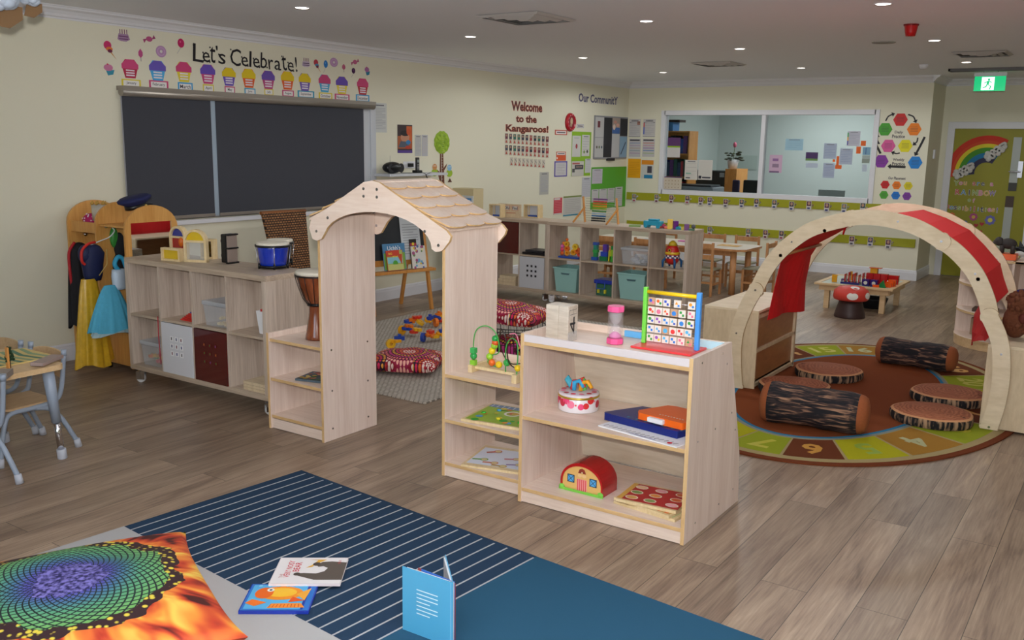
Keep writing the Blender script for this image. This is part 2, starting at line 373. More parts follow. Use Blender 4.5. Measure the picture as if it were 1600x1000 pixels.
# roller blind
bl = T('roller_blind', 'dark charcoal double roller blind covering the window on the left wall', 'blind', None, (XL, 6, 1.6))
cass = mat('champagne_aluminium', rgb(150, 142, 132), .35, .4)
b = MB(cass); b.box((XL+.001, 4.57, 2.115), (XL+.085, 7.53, 2.15)); b.tube([(XL+.05, 4.575, 2.105), (XL+.05, 7.525, 2.105)], .036, None, 16); b.build('cassette', bl)
bf = mat('charcoal_blind_fabric', rgb(62, 64, 72), .8, bump=.1, bscale=400)
for a, c in ((4.59, 5.448), (5.50, 7.385)): MB(bf).box((XL+.034, a, 1.085), (XL+.038, c, 2.10)).build('blind_fabric', bl)
MB(mat('pale_blue_strip', rgb(160, 176, 190), .4)).box((XL+.026, 5.444, 1.07), (XL+.031, 5.506, 2.10)).build('centre_strip', bl)
for a, c in ((4.59, 5.448), (5.50, 7.385)): MB(cass).box((XL+.026, a, 1.062), (XL+.044, c, 1.09)).build('bottom_rail', bl, .003)
# window_2 the viewing window
b = MB(white_tr); f = .05
b.box((ox0-f, YB-.02, oz0-f), (ox0+.02, YB+.12, oz1+f)); b.box((ox1-.02, YB-.02, oz0-f), (ox1+f, YB+.12, oz1+f))
b.box((ox0, YB-.02, oz0-f), (ox1, YB+.12, oz0+.02)); b.box((ox0, YB-.02, oz1-.02), (ox1, YB+.12, oz1+f))
mxx = WY(1190, 240, YB).x; b.box((mxx-.03, YB-.01, oz0), (mxx+.03, YB+.11, oz1))
w2 = struct(b.build('window_2', bevel=.004)); MB(glass_m).box((ox0+.02, YB+.05, oz0+.02), (mxx-.03, YB+.056, oz1-.02)).build('glass_pane', w2)
MB(glass_m).box((mxx+.03, YB+.05, oz0+.02), (ox1-.02, YB+.056, oz1-.02)).build('glass_pane', w2)
# door
olive = mat('olive_green_door_paint', rgb(146, 142, 22), .5)
d1 = struct(MB(olive).box((dx0+.005, YR+.005, .008), (dx1-.005, YR+.045, dz-.005)).build('door_1', bevel=.002))
gm = mat('frosted_vision_glass', rgb(176, 182, 176), .25)
MB(gm).box((-1.60, YR-.003, 1.30), (-1.50, YR+.006, 1.93)).build('vision_panel', d1, .001)
MB(gm).box((-1.615, YR-.003, .48), (-1.515, YR+.006, 1.08)).build('vision_panel', d1, .001)
MB(mat('dark_brown_sticker', rgb(70, 52, 40), .5)).box((-1.615, YR-.006, 1.0), (-1.515, YR-.003, 1.15)).build('vision_label', d1)
MB(mat('dark_sticker', rgb(60, 60, 56), .5)).box((-1.6, YR-.006, 1.22), (-1.5, YR-.003, 1.33)).build('vision_label', d1)
b = MB(metal_m); hp = WY(1594, 265, YR); b.box((hp.x-.03, YR-.008, hp.z-.11), (hp.x+.03, YR+.004, hp.z+.11)); b.cyl((hp.x, YR-.05, hp.z-.03), (hp.x, YR, hp.z-.03), .011); b.cyl((hp.x+.005, YR-.05, hp.z-.03), (hp.x-.13, YR-.05, hp.z-.03), .010); b.build('door_handle', d1, .002)
b = MB(white_tr); b.box((dx0-.085, YR-.02, 0), (dx0+.006, YR+.05, dz+.085)); b.box((dx1-.006, YR-.02, 0), (dx1+.085, YR+.05, dz+.085)); b.box((dx0, YR-.02, dz-.006), (dx1, YR+.05, dz+.085)); struct(b.build('trim_5', bevel=.004))
# ------------------------------------------------------------------ ceiling fittings
dl_em = mat('lamp_lens_lit', (1, 1, 1, 1), .5, emis=(1, .93, .84, 1), estr=14)
dls = [(472, 12), (735, 57), (1010, 33), (911, 90), (1156, 76), (1036, 113), (1252, 106), (1380, 6), (1460, 63), (1510, 97)]
dlab = ['near the top left of the ceiling', 'left of the near square vent', 'right of the near square vent', 'halfway between the near vent and the wall corner', 'above the middle of the viewing window', 'nearest the wall corner', 'above the right half of the viewing window', 'nearest one toward the top right', 'between the red siren and the right vent', 'just before the exit sign']
for (px, py), lb in zip(dls, dlab):
    p = FL(px, py, HC)
    t = T('ceiling_downlight', 'round white recessed downlight, ' + lb, 'ceiling light', 'recessed ceiling downlights', p)
    MB(white_tr).lathe([(.046, -.001), (.058, -.006), (.060, -.001), (.060, .0)], p).build('trim_ring', t)
    MB(dl_em).lathe([(.001, -.003), (.047, -.0025), (.047, 0.0)], p).build('lens', t)
    light('downlight_beam', 'SPOT', (p.x, p.y, HC-.02), {735: 12, 472: 14, 911: 34, 1036: 48, 1252: 38, 1156: 36, 1460: 34, 1510: 36}.get(px, 34), (.95, .98, 1.0), spot_size=math.radians(174), spot_blend=.25, shadow_soft_size=.05)
for x, y in ((-2.4, 1.2), (0, 1.0), (0, 4.2), (2, 2.5), (1.4, 7.5), (-.2, 6.6)):   # the same lamps out of view
    light('downlight_beam', 'SPOT', (x, y, HC-.02), 18, (.94, .99, 1.0), spot_size=math.radians(174), spot_blend=.25, shadow_soft_size=.05)
light('office_light', 'AREA', (-4.6, 15.6, 2.68), 62, (1, 1, 1), size=1.5)
def vent(px, py, s, lab):
    p = FL(px, py, HC); t = T('air_vent', lab, 'vent', None, p)
    b = MB(mat('vent_white', rgb(188, 184, 180), .6))
    for k, (h, dz_) in enumerate(((s/2, .0), (s*.36, .006), (s*.24, .010), (s*.12, .013))):
        i = h-.045*s*1.3
        b.add([(p.x-h, p.y-h, HC-.004-dz_), (p.x+h, p.y-h, HC-.004-dz_), (p.x+h, p.y+h, HC-.004-dz_), (p.x-h, p.y+h, HC-.004-dz_), (p.x-i, p.y-i, HC-.02-dz_), (p.x+i, p.y-i, HC-.02-dz_), (p.x+i, p.y+i, HC-.02-dz_), (p.x-i, p.y+i, HC-.02-dz_)], [(0,1,5,4),(1,2,6,5),(2,3,7,6),(3,0,4,7)])
    b.build('louvre', t)
    MB(mat('vent_dark', rgb(70, 68, 66), .8)).box((p.x-s*.46, p.y-s*.46, HC-.006), (p.x+s*.46, p.y+s*.46, HC-.001)).build('plenum', t)
vent(823, 27, .56, 'large square louvred air vent, the nearest one in the ceiling')
vent(1123, 99, .5, 'square louvred air vent above the office viewing window')
vent(1535, 83, .5, 'square louvred air vent in front of the exit sign')
p = FL(1530, 107, HC); b = MB(mat('grille_grey', rgb(96, 94, 92), .5, .5)); 
b.box((p.x-.32, p.y-.09, HC-.03), (p.x+1.2, p.y-.075, HC)); b.box((p.x-.32, p.y+.075, HC-.03), (p.x+1.2, p.y+.09, HC)); b.box((p.x-.32, p.y-.09, HC-.03), (p.x-.3, p.y+.09, HC))
for k in range(4): b.box((p.x-.31, p.y-.06+k*.035, HC-.026), (p.x+1.2, p.y-.05+k*.035, HC))
one(b, 'linear_grille', 'long grey linear ceiling grille above the exit sign', 'vent')
p = FL(1424, 38, HC); t = T('fire_siren', 'small red fire alarm siren on the ceiling', 'alarm', None, p); red = mat('siren_red', rgb(170, 18, 22), .35)
MB(red).lathe([(.001, -.09), (.035, -.088), (.042, -.06), (.05, -.012), (.052, -.008)], p).build('horn', t)
MB(mat('siren_base', rgb(120, 16, 18), .4)).lathe([(.055, -.012), (.057, -.001), (.055, 0)], p).build('base', t)
p = FL(1443, 101, HC); one(MB(white_tr).lathe([(.001, -.05), (.03, -.048), (.05, -.02), (.052, -.001), (.05, 0)], p), 'smoke_detector', 'small round white smoke detector near the recess', 'smoke detector')
p = FL(1381, 66, HC); one(MB(mat('plate_grey', rgb(150, 146, 140), .6)).lathe([(.001, -.008), (.1, -.006), (.105, 0)], p), 'speaker_plate', 'flat round ceiling speaker plate below the red siren', 'speaker')
# exit sign
ey = 12.9
c0, c1 = WY(1522, 130, ey), WY(1571, 130, ey); zt, zb = WY(1547, 119, ey).z, WY(1547, 142, ey).z
t = T('exit_sign', 'lit green exit sign with white running figure above the door', 'sign', None, (c0.x, ey, zt)); W_ = c1.x-c0.x; cx = (c0.x+c1.x)/2
MB(white_tr).box((c0.x-.01, ey-.005, zt), (c1.x+.01, ey+.04, zt+.045)).build('housing', t, .004)
[MB(metal_m).cyl((cx+q, ey+.015, zt+.04), (cx+q, ey+.015, HC), .006).build('hanger', t) for q in (-.08, .08)]
eg = mat('exit_green_lit', rgb(10, 150, 90), .4, emis=rgb(20, 190, 120), estr=1.1); ewm = mat('exit_white_lit', rgb(240, 255, 250), .4, emis=rgb(220, 255, 245), estr=1.6)
MB(eg).box((c0.x, ey+.006, zb), (c1.x, ey+.02, zt)).build('lit_panel', t)
s = Sheet((cx-.02, ey+.004, (zt+zb)/2), (1,0,0), (0,0,1), .15, zt-zb, None, N=(0,-1,0), t=0)
h_ = zt-zb
s.rect(-.07, -h_*.44, .07, h_*.44, ewm)
g_ = lambda *p_: s.poly([(x*h_, y*h_) for x, y in p_], eg)
s.disc(.05*h_, .27*h_, .075*h_, eg); g_((-.05,.17),(.1,.2),(.06,-.08),(-.08,-.06)); g_((.06,-.08),(-.02,-.06),(.16,-.2),(.1,-.4),(.17,-.4),(.24,-.18)); g_((-.08,-.06),(.0,-.06),(-.08,-.25),(-.3,-.3),(-.3,-.23),(-.13,-.19)); g_((-.05,.17),(-.05,.1),(-.2,.02),(-.24,.06)); g_((.1,.19),(.1,.12),(.22,.04),(.26,.09))
s.mb.build('running_figure', t)
# ================================================================== CUBBY UNITS
def castor(parent, x, y, ztop, rot=0, wcol=None):
    """swivel castor from the unit's underside down to the floor"""
    c, s_ = math.cos(rot), math.sin(rot); r = .032
    b = MB(chrome); b.box((x-.028, y-.028, ztop-.006), (x+.028, y+.028, ztop)); b.cyl((x, y, ztop-.03), (x, y, ztop), .012)
    R = Matrix.Rotation(rot, 3, 'Z')
    for q in (-1, 1): b.box((-.03, q*.017-.0015, r-.008), (.03, q*.017+.0015, ztop-.02), chrome, R, (x, y, 0))
    b.box((-.03, -.018, ztop-.032), (.03, .018, ztop-.022), chrome, R, (x, y, 0))
    o = b.build('castor', parent)
    a = Vector((x, y, r)); ax = R @ Vector((0, 1, 0))
    w_ = MB(wcol or mat('castor_white', rgb(215, 215, 215), .4)); w_.cyl(a-ax*.013, a+ax*.013, r, None, None, 20); w_.build('wheel', o, .003)
def cubby(label, x0, x1, y0, y1, z0, z1, cols, rows, castors=True, group=None, name='cubby_shelf'):
    t = T(name, label, 'shelf', group, ((x0+x1)/2, y0, 0)); O, I = .036, .017
    MB(oak_x).box((x0, y0, z1-O), (x1, y1, z1)).build('top_panel', t, .002)
    MB(oak_x).box((x0, y0, z0), (x1, y1, z0+O)).build('bottom_panel', t, .002)
    for x in (x0, x1-O): MB(oak_z).box((x, y0, z0+O), (x+O, y1, z1-O)).build('side_panel', t, .0015)
    cw = (x1-x0-2*O-(cols-1)*I)/cols; rh = (z1-z0-2*O-(rows-1)*I)/rows; cells = {}
    for i in range(cols):
        a = x0+O+i*(cw+I)
        if i < cols-1: MB(oak_z).box((a+cw, y0+.002, z0+O), (a+cw+I, y1-.002, z1-O)).build('divider', t)
        for j in range(rows):
            c = z0+O+j*(rh+I); cells[i, j] = (a, a+cw, c, c+rh)
            if j: MB(oak_x).box((a, y0+.003, c-I), (a+cw, y1-.003, c)).build('shelf', t)
    if castors:
        for x, r in ((x0+.05, .5), (x1-.05, 1.25)):
            for y in (y0+.05, y1-.05): castor(t, x, y, z0, r)
    return t, cells
LX0, LX1, LY0, LY1 = -5.955, -4.49, 3.90, 4.29
cabL, LC = cubby('pale grey oak cubby shelf on castors with eight openings, left of the playhouse arch', LX0, LX1, LY0, LY1, .105, .912, 4, 2)
clear_lid = mat('frosted_lid', rgb(205, 210, 216), .3, alpha=.55)
def bin_(name, label, cx, cy, z, w, d, h, mat_, lidm=None, cat='storage box', lid_h=.02, taper=.9, stuff=None, group=None):
    """open tapered plastic tub, optionally lidded"""
    t = T(name, label, cat, group, (cx, cy, z)); b = MB(mat_); th = .003
    def ring(k, zz, o=0): return [(cx-w/2*k+o, cy-d/2*k+o, zz), (cx+w/2*k-o, cy-d/2*k+o, zz), (cx+w/2*k-o, cy+d/2*k-o, zz), (cx-w/2*k+o, cy+d/2*k-o, zz)]
    vs = ring(taper, z)+ring(1, z+h)+ring(1, z+h, th)+ring(taper, z+th, th)
    fs = [(3, 2, 1, 0)]+[(i, (i+1) % 4, 4+(i+1) % 4, 4+i) for i in range(4)]+[(4+i, 4+(i+1) % 4, 8+(i+1) % 4, 8+i) for i in range(4)]+[(8+i, 8+(i+1) % 4, 12+(i+1) % 4, 12+i) for i in range(4)]+[(12, 13, 14, 15)]
    b.add(vs, fs); b.build('tub', t, .002)
    if lidm:
        l = MB(lidm); l.box((cx-w/2-.006, cy-d/2-.006, z+h-.008), (cx+w/2+.006, cy+d/2+.006, z+h+lid_h)); l.build('lid', t, .006)
    return t
CN = {'d8702a': 'orange', 'd8a82a': 'yellow', '3a8a4a': 'green', '3060a8': 'blue', 'c83a3a': 'red', 'e08a3a': 'light orange', 'd8b878': 'pale', 'c8a060': 'tan', 'e0c890': 'cream'}
def blockpile(name, lab, cat, cx, cy, z, w, d, n, cols, sz, group):
    """small bricks heaped in a tub, each its own object"""
    for i in range(n):
        b = MB(C(cols[i % len(cols)], .35)); R = Matrix.Rotation(random.random()*3, 3, 'Z') @ Matrix.Rotation((random.random()-.5)*.5, 3, 'X')
        px = cx+(random.random()-.5)*w; py = cy+(random.random()-.5)*d; lay = i*3//n
        b.cbox((px, py, z+sz*.45+lay*sz*.62), (sz*1.3, sz*.8, sz*.6), None, R)
        b.cyl(Vector((px, py, z+sz*.45+lay*sz*.62)), Vector((px, py, z+sz*.45+lay*sz*.62))+R @ Vector((0, 0, sz*.5)), sz*.2, None, None, 8)
        one(b, name, lab.replace('COL', CN.get(cols[i % len(cols)], '')), cat, group)
# cells: column 0 = leftmost ; row 1 = top
def cc(cells, i, j, y=.17, Y0=LY0): a = cells[i, j]; return ((a[0]+a[1])/2, Y0+y, a[2])
x, y, z = cc(LC, 0, 1); x = LC[0, 1][1]-.055
z += .001; t = T('globe_toy', 'small blue ball toy with pink top in the top left opening', 'toy', None, (x, LY0+.12, z))
MB(C('2c86c8', .3)).ball((x, LY0+.12, z+.06), .05, None, 16, (.8, 1, 1.2)).build('body', t)
MB(C('d86a80')).cyl((x, LY0+.12, z+.115), (x, LY0+.12, z+.14), .018).build('cap', t)
x, y, z = cc(LC, 1, 1); z0 = z+.001
for k in range(6):
    b = MB(C('cc2a22' if k != 5 else '5a4aa0', .4)); w_ = .15-.012*k
    b.box((x-.02+(.008*k), LY0+.05+.01*k, z0+.009*k), (x-.02+.15, LY0+.05+.01*k+w_, z0+.009*k+.008))
    one(b, 'plastic_tray', ['lowest', 'second lowest', 'third from bottom', 'third from top', 'second from top'][k]+' of the flat red plastic lids in the cubby shelf' if k != 5 else 'small purple plastic lid on top of the red stack in the cubby shelf', 'lid', 'stack of plastic lids')
x, y, z = cc(LC, 2, 1); z += .001
bin_('clear_tub', 'clear lidded plastic tub of pale wooden pieces, third top opening of the cubby shelf', x+.02, LY0+.16, z, .24, .26, .15, acr_clear, clear_lid)
blockpile('wooden_piece', 'small COL wooden piece inside the clear lidded tub in the top row', 'block', x+.07, LY0+.14, z+.005, .12, .16, 12, ['d8b878', 'c8a060', 'e0c890'], .028, 'pale wooden pieces in the clear tub')
x, y, z = cc(LC, 3, 1); z += .001; x = LC[3, 1][1]-.07
bin_('white_pot', 'white tapered plastic pot in the top right opening of the cubby shelf', x, LY0+.12, z, .12, .12, .15, C('e8e8ea', .3), cat='pot', taper=.78)
MBq = MB(C('c83030')); MBq.box((x-.04, LY0+.08, z+.03), (x+.04, LY0+.10, z+.16)); one(MBq, 'card', 'red card sticking up in the white pot', 'card', 'cards in the white pot')
MBq = MB(C('2e8a50')); MBq.box((x-.05, LY0+.11, z+.03), (x+.0, LY0+.125, z+.165)); one(MBq, 'card', 'green card sticking up in the white pot', 'card', 'cards in the white pot')
x, y, z = cc(LC, 0, 0); x += .01; z += .001
bin_('clear_tub', 'clear lidded plastic tub of coloured bricks, bottom left opening of the cubby shelf', x, LY0+.16, z, .24, .26, .16, acr_clear, clear_lid)
blockpile('toy_brick', 'small COL toy brick inside the clear tub in the bottom left opening', 'toy brick', x+.01, LY0+.15, z+.005, .17, .18, 26, ['d8702a', 'd8a82a', '3a8a4a', '3060a8', 'c83a3a', 'e08a3a'], .035, 'coloured bricks in the bottom left tub')
one(MB(C('b02838')).tube([(LC[0, 0][1]-.01, LY0-.004, LC[0, 0][3]+.03), (LC[0, 0][1]-.012, LY0-.005, LC[0, 0][3]-.1), (LC[0, 0][1]-.004, LY0-.004, LC[0, 0][2]+.05)], .0035, None, 6), 'dangling_string', 'thin dark red cord hanging over the front of the bottom left opening', 'cord')
def insert_box(x0, x1, y0, y1, z0, z1, m_, label, name='insert_box', dots=None, dn=None):
    t = T(name, label, 'storage box', None, ((x0+x1)/2, y0, z0)); b = MB(m_); th = .006
    b.box((x0, y0, z0), (x1, y0+th, z1)); b.box((x0, y1-th, z0), (x1, y1, z1)); b.box((x0, y0+th, z0), (x0+th, y1-th, z1)); b.box((x1-th, y0+th, z0), (x1, y1-th, z1)); b.box((x0+th, y0+th, z0), (x1-th, y1-th, z0+th))
    b.build('box_body', t)
    if dots:
        cx, cz = (x0+x1)/2, (z0+z1)/2+.02
        for i in range(3):
            for j in range(3):
                s = Sheet((cx+(i-1)*dots[0], y0-.001, cz+(j-1)*dots[0]), (1,0,0), (0,0,1), dots[1], dots[1], dots[2], .001)
                if dn: s.rect(-dots[1]*.15, -dots[1]*.3, dots[1]*.15, dots[1]*.3, dn[(i*3+j) % len(dn)])
                s.mb.build('square_hole' if not dn else 'number_sticker', t)
    return t
a = LC[1, 0]; insert_box(a[0]+.004, a[1]-.004, LY0-.004, LY0+.33, a[2]+.001, a[3]-.004, C('dcdde2', .4), 'white square insert box with nine small pictures in the cubby shelf beside the red one', dots=(.052, .034, 'f4f4f6'), dn=['7a2838', '203060', '303038', '283878'])
a = LC[2, 0]; insert_box(a[0]+.004, a[1]-.004, LY0-.004, LY0+.33, a[2]+.001, a[3]-.004, mat('dark_red_perspex', rgb(84, 8, 8), .06, coat=1), 'glossy dark red insert box with a grid of coloured spots in the cubby shelf', dots=(.058, .022, '5a1010'), dn=['2a8a40', '38a048', 'c08838', '7a5aa8', '2a8a40'])
x, y, z = cc(LC, 3, 0); z += .001
for k in range(3): one(MB(ply).box((x-.06, LY0+.02, z+k*.02), (LC[3, 0][1]-.007, LY0+.25-.03*k, z+k*.02+.018)), 'wooden_board', 'flat wooden board in the small stack in the bottom right opening of the cubby shelf', 'board', 'stacked wooden boards').__setitem__('label', ['lowest of three flat wooden boards in the bottom right opening of the cubby shelf', 'middle one of three flat wooden boards in the bottom right opening of the cubby shelf', 'topmost of three flat wooden boards in the bottom right opening of the cubby shelf'][k])
# -------- things standing on top
ZT = .912
acry = {'blue': acr('blue_acrylic', rgb(40, 50, 150), .85), 'red': acr('red_acrylic', rgb(170, 20, 20), .85), 'yellow': acr('yellow_acrylic', rgb(235, 200, 20), .75), 'orange': acr('orange_acrylic', rgb(230, 110, 20), .8), 'clear': acr('clear_acrylic', rgb(220, 226, 228), .2), 'green': acr('green_acrylic', rgb(30, 160, 60), .8)}
framew = wood('light_block_frame', rgb(216, 190, 140), rgb(232, 210, 166), 'z', 9, .3)
def arch_block(cx, cy, z, w, h, d, rz, col, label, gp='window blocks'):
    t = T('window_block', label, 'building block', gp, (cx, cy, z)); U = Vector((math.cos(rz), math.sin(rz), 0)); V = Vector((0,0,1)); N = Vector((-U.y, U.x, 0)); O = Vector((cx, cy, z))-N*d/2
    r = w/2; hs = h-r; th = .016
    def outl(k):
        q = r-k; pts = [(-q, k)]; n = 14
        for i in range(n+1): a = math.pi-math.pi*i/n; pts.append((q*math.cos(a), hs+q*math.sin(a)))
        return pts+[(q, k)]
    o1, o2 = outl(0), outl(th); b = MB(framew); b.strip(o1, o2, O, U, V, N, d); b.prism([(-r, 0), (r, 0), (r, th), (-r, th)], O, U, V, N, d); b.prism([(-r+th, hs-.007), (r-th, hs-.007), (r-th, hs+.007), (-r+th, hs+.007)], O, U, V, N, d)
    b.build('frame', t)
    MB(acry[col[0]]).prism(o2[1:-1], O+N*d*.4, U, V, N, .004).build('pane', t)
    MB(acry[col[1]]).prism([(-r+th, th), (r-th, th), (r-th, hs-.007), (-r+th, hs-.007)], O+N*d*.4, U, V, N, .004).build('pane', t)
def frame_block(cx, cy, z, w, h, d, rz, col, label, nm='window_block'):
    t = T(nm, label, 'building block', 'window blocks', (cx, cy, z)); U = Vector((math.cos(rz), math.sin(rz), 0)); V = Vector((0,0,1)); N = Vector((-U.y, U.x, 0)); O = Vector((cx, cy, z))-N*d/2; th = .014
    b = MB(framew)
    for q in ((-w/2,0,w/2,th), (-w/2,h-th,w/2,h), (-w/2,th,-w/2+th,h-th), (w/2-th,th,w/2,h-th)): b.prism([(q[0],q[1]),(q[2],q[1]),(q[2],q[3]),(q[0],q[3])], O, U, V, N, d)
    b.build('frame', t); MB(col).prism([(-w/2+th, th), (w/2-th, th), (w/2-th, h-th), (-w/2+th, h-th)], O+N*d*.4, U, V, N, .004).build('pane', t)
p = FL(268, 404, ZT); arch_block(p.x, p.y+.07, ZT, .155, .225, .04, .1, ('blue', 'red'), 'arched wooden window block with blue top pane and red lower pane, standing behind')
p = FL(278, 408, ZT); frame_block(p.x-.04, p.y-.015, ZT, .17, .09, .04, .15, acry['yellow'], 'low rectangular wooden window block with bright yellow pane')
p = FL(305, 410, ZT); arch_block(p.x-.01, p.y+.02, ZT, .165, .225, .04, .45, ('yellow', 'clear'), 'arched wooden window block with amber top pane and clear lower pane')
p = FL(287, 404, ZT); b = MB(acry['orange']).ball((p.x-.02, p.y+.0, ZT+.115), .035, None, 14, (.6, .5, 1)); one(b, 'acrylic_block', 'small glossy orange acrylic piece resting on the low yellow block', 'building block')
p = FL(318, 405, ZT); frame_block(p.x, p.y+.05, ZT, .11, .14, .05, .2, mat('mirror_face', rgb(120, 110, 90), .05, 1), 'square wooden mirror block at the right end of the window blocks')
# black upright device
p = FL(351, 412, ZT); t = T('portable_radio', 'black upright portable device with rounded ridges standing on the cubby shelf', 'radio', None, (p.x, p.y+.04, ZT))
b = MB(black); b.box((p.x-.035, p.y, ZT+.005), (p.x+.02, p.y+.09, ZT+.20)); b.build('case', t, .008)
b = MB(black); b.cyl((p.x-.035, p.y+.02, ZT+.05), (p.x-.035, p.y+.07, ZT+.05), .026); b.cyl((p.x-.035, p.y+.02, ZT+.15), (p.x-.035, p.y+.07, ZT+.15), .026); b.build('eyepiece', t, .003)
MB(C('8a7a70')).box((p.x+.02, p.y+.005, ZT+.01), (p.x+.034, p.y+.085, ZT+.195)).build('side_plate', t, .003)
for q in (0, .10, .192): MB(black).box((p.x+.015, p.y-.002, ZT+q), (p.x+.043, p.y+.09, ZT+q+.011)).build('band', t, .002)
# bongo drums
skin = mat('drum_skin', rgb(226, 218, 200), .6)
def bongo(t, cx, cy, z, r, h, col):
    b = MB(col); b.lathe([(r*.80, 0), (r*.84, h*.25), (r*.95, h*.75), (r*.97, h*.9)], (cx, cy, z)); sh = b.build('drum_shell', t)
    MB(skin).lathe([(r*.99, h*.86), (r*1.0, h*.985), (r*.9, h), (.001, h+.001)], (cx, cy, z)).build('drum_head', t)
    b = MB(black); b.lathe([(r*1.0, h*.82), (r*1.07, h*.82), (r*1.07, h*.9), (r*1.0, h*.9)], (cx, cy, z)); b.build('drum_hoop', t); MB(black).lathe([(r*.84, 0), (r*.88, 0), (r*.88, .015), (r*.84, .015)], (cx, cy, z)).build('drum_hoop', t)
    for k in range(5):
        a = k*math.pi*2/5+.6; e = Vector((math.cos(a), math.sin(a), 0))
        bb = MB(chrome); bb.tube([Vector((cx, cy, z+h*.84))+e*r*1.08, Vector((cx, cy, z+h*.3))+e*r*1.0, Vector((cx, cy, z+.01))+e*r*.9], .003, None, 6); bb.cyl(Vector((cx, cy, z-.008))+e*r*.9, Vector((cx, cy, z+.03))+e*r*.9, .007, None, black, 8); bb.build('tension_rod', t)
p = FL(414, 421, ZT)
t = T('bongo_drums', 'pair of bongo drums, front one bright blue, on the cubby shelf top', 'drums', None, (p.x, p.y+.08, ZT))
bongo(t, p.x-.015, p.y+.085, ZT+.008, .108, .165, mat('blue_lacquer', rgb(16, 50, 170), .12, coat=1))
bongo(t, p.x-.12, p.y+.24, ZT+.008, .088, .165, mat('dark_lacquer', rgb(40, 36, 40), .2, coat=.6))
# ================================================================== PLAYHOUSE ARCH
HY0, HY1 = 3.72, 4.205
t = T('playhouse_arch', 'pale beech playhouse doorway with scalloped shingle roof and side shelves', 'playhouse', None, (-3.39, HY0, 0))
def sheetbox(nm, lo, hi, m_=beech_z, bev=.003, par=None): return MB(m_).box(lo, hi).build(nm, par or t, bev)
PW = .018
def edged(nm, lo, hi, par, m_=beech_z, e_=beech_e):
    """upright board whose front edge shows the honey coloured banding"""
    b = MB(m_); b.box((lo[0], lo[1]+.002, lo[2]), hi); b.box(lo, (hi[0], lo[1]+.002, hi[2]), e_); return b.build(nm, par, .0015)
edged('tall_side_panel', (-3.858, HY0+.02, .002), (-3.84, HY1-.01, 1.322), t)
edged('tall_side_panel', (-2.952, HY0+.008, .002), (-2.934, HY1-.01, 1.315), t)
def shelfboard(nm, x0, x1, y0, y1, z, par, th=.018):
    b = MB(beech_x); b.box((x0, y0+.002, z-th), (x1, y1, z)); b.box((x0, y0, z-th), (x1, y0+.002, z), beech_ex); return b.build(nm, par, .002)
edged('low_side_panel', (-4.325, HY0+.03, .002), (-4.307, HY1, .60), t)
edged('low_side_panel', (-2.447, HY0, .002), (-2.429, HY1, .585), t)
for zz in (.566, .322, .088): shelfboard('shelf', -4.307, -3.858, HY0+.04, HY1-.02, zz, t)
for zz in (.562, .318, .082): shelfboard('shelf', -2.934, -2.447, HY0+.01, HY1-.02, zz, t)
for x0, x1, yy in ((-4.307, -3.858, HY0+.045), (-2.934, -2.447, HY0+.015)):
    MB(beech_x).box((x0, yy, .004), (x1, yy+.015, .064)).build('kickboard', t)
MB(beech_x).box((-4.307, HY1-.03, .566), (-3.858, HY1-.012, .62)).build('back_rail', t, .002)
MB(beech_x).box((-2.934, HY1-.03, .562), (-2.447, HY1-.012, .60)).build('back_rail', t, .002)
for x, ys in ((-3.838, (HY0+.09, HY1-.09)), ):
    for yy in ys:
        for zz in (.55, .305, .075):
            MB(metal_m).cyl((x, yy, zz), (x+.002, yy, zz), .006, None, None, 10).build('bolt', t)
# gables
gx = -3.41
def gable(y, nm):
    # outline from left foot up over the flattened apex to the right foot, then back along the arch
    A = [(-.465, 1.232), (-.478, 1.265), (-.462, 1.31), (-.06, 1.535), (-.0, 1.545), (.05, 1.536), (.50, 1.312), (.527, 1.285), (.517, 1.258), (.475, 1.212), (.455, 1.203), (.43, 1.2), (.405, 1.212)]
    n = 16; arc = []
    for i in range(n+1):
        a = math.pi*i/n; arc.append((.02+.385*math.cos(a), 1.212+.168*math.sin(a)))
    L_ = [(-.385, 1.208), (-.42, 1.196), (-.455, 1.205)]
    b = MB(roofw); b.prism(A+arc[1:-1]+L_, (gx, y, 0), (1,0,0), (0,0,1), (0,1,0), .018, None, beech_ex)
    o = b.build(nm, t, .002)
    for dx, dz in ((-.06, 1.5), (.035, 1.5), (-.06, 1.46), (.035, 1.46), (-.33, 1.33), (-.42, 1.25), (.36, 1.30), (.45, 1.235)):
        MB(metal_m).cyl((gx+dx, y-.003, dz), (gx+dx, y, dz), .008, None, None, 10).build('bolt', o)
    return o
gable(HY0-.012, 'front_gable'); gable(HY1-.006, 'rear_gable')
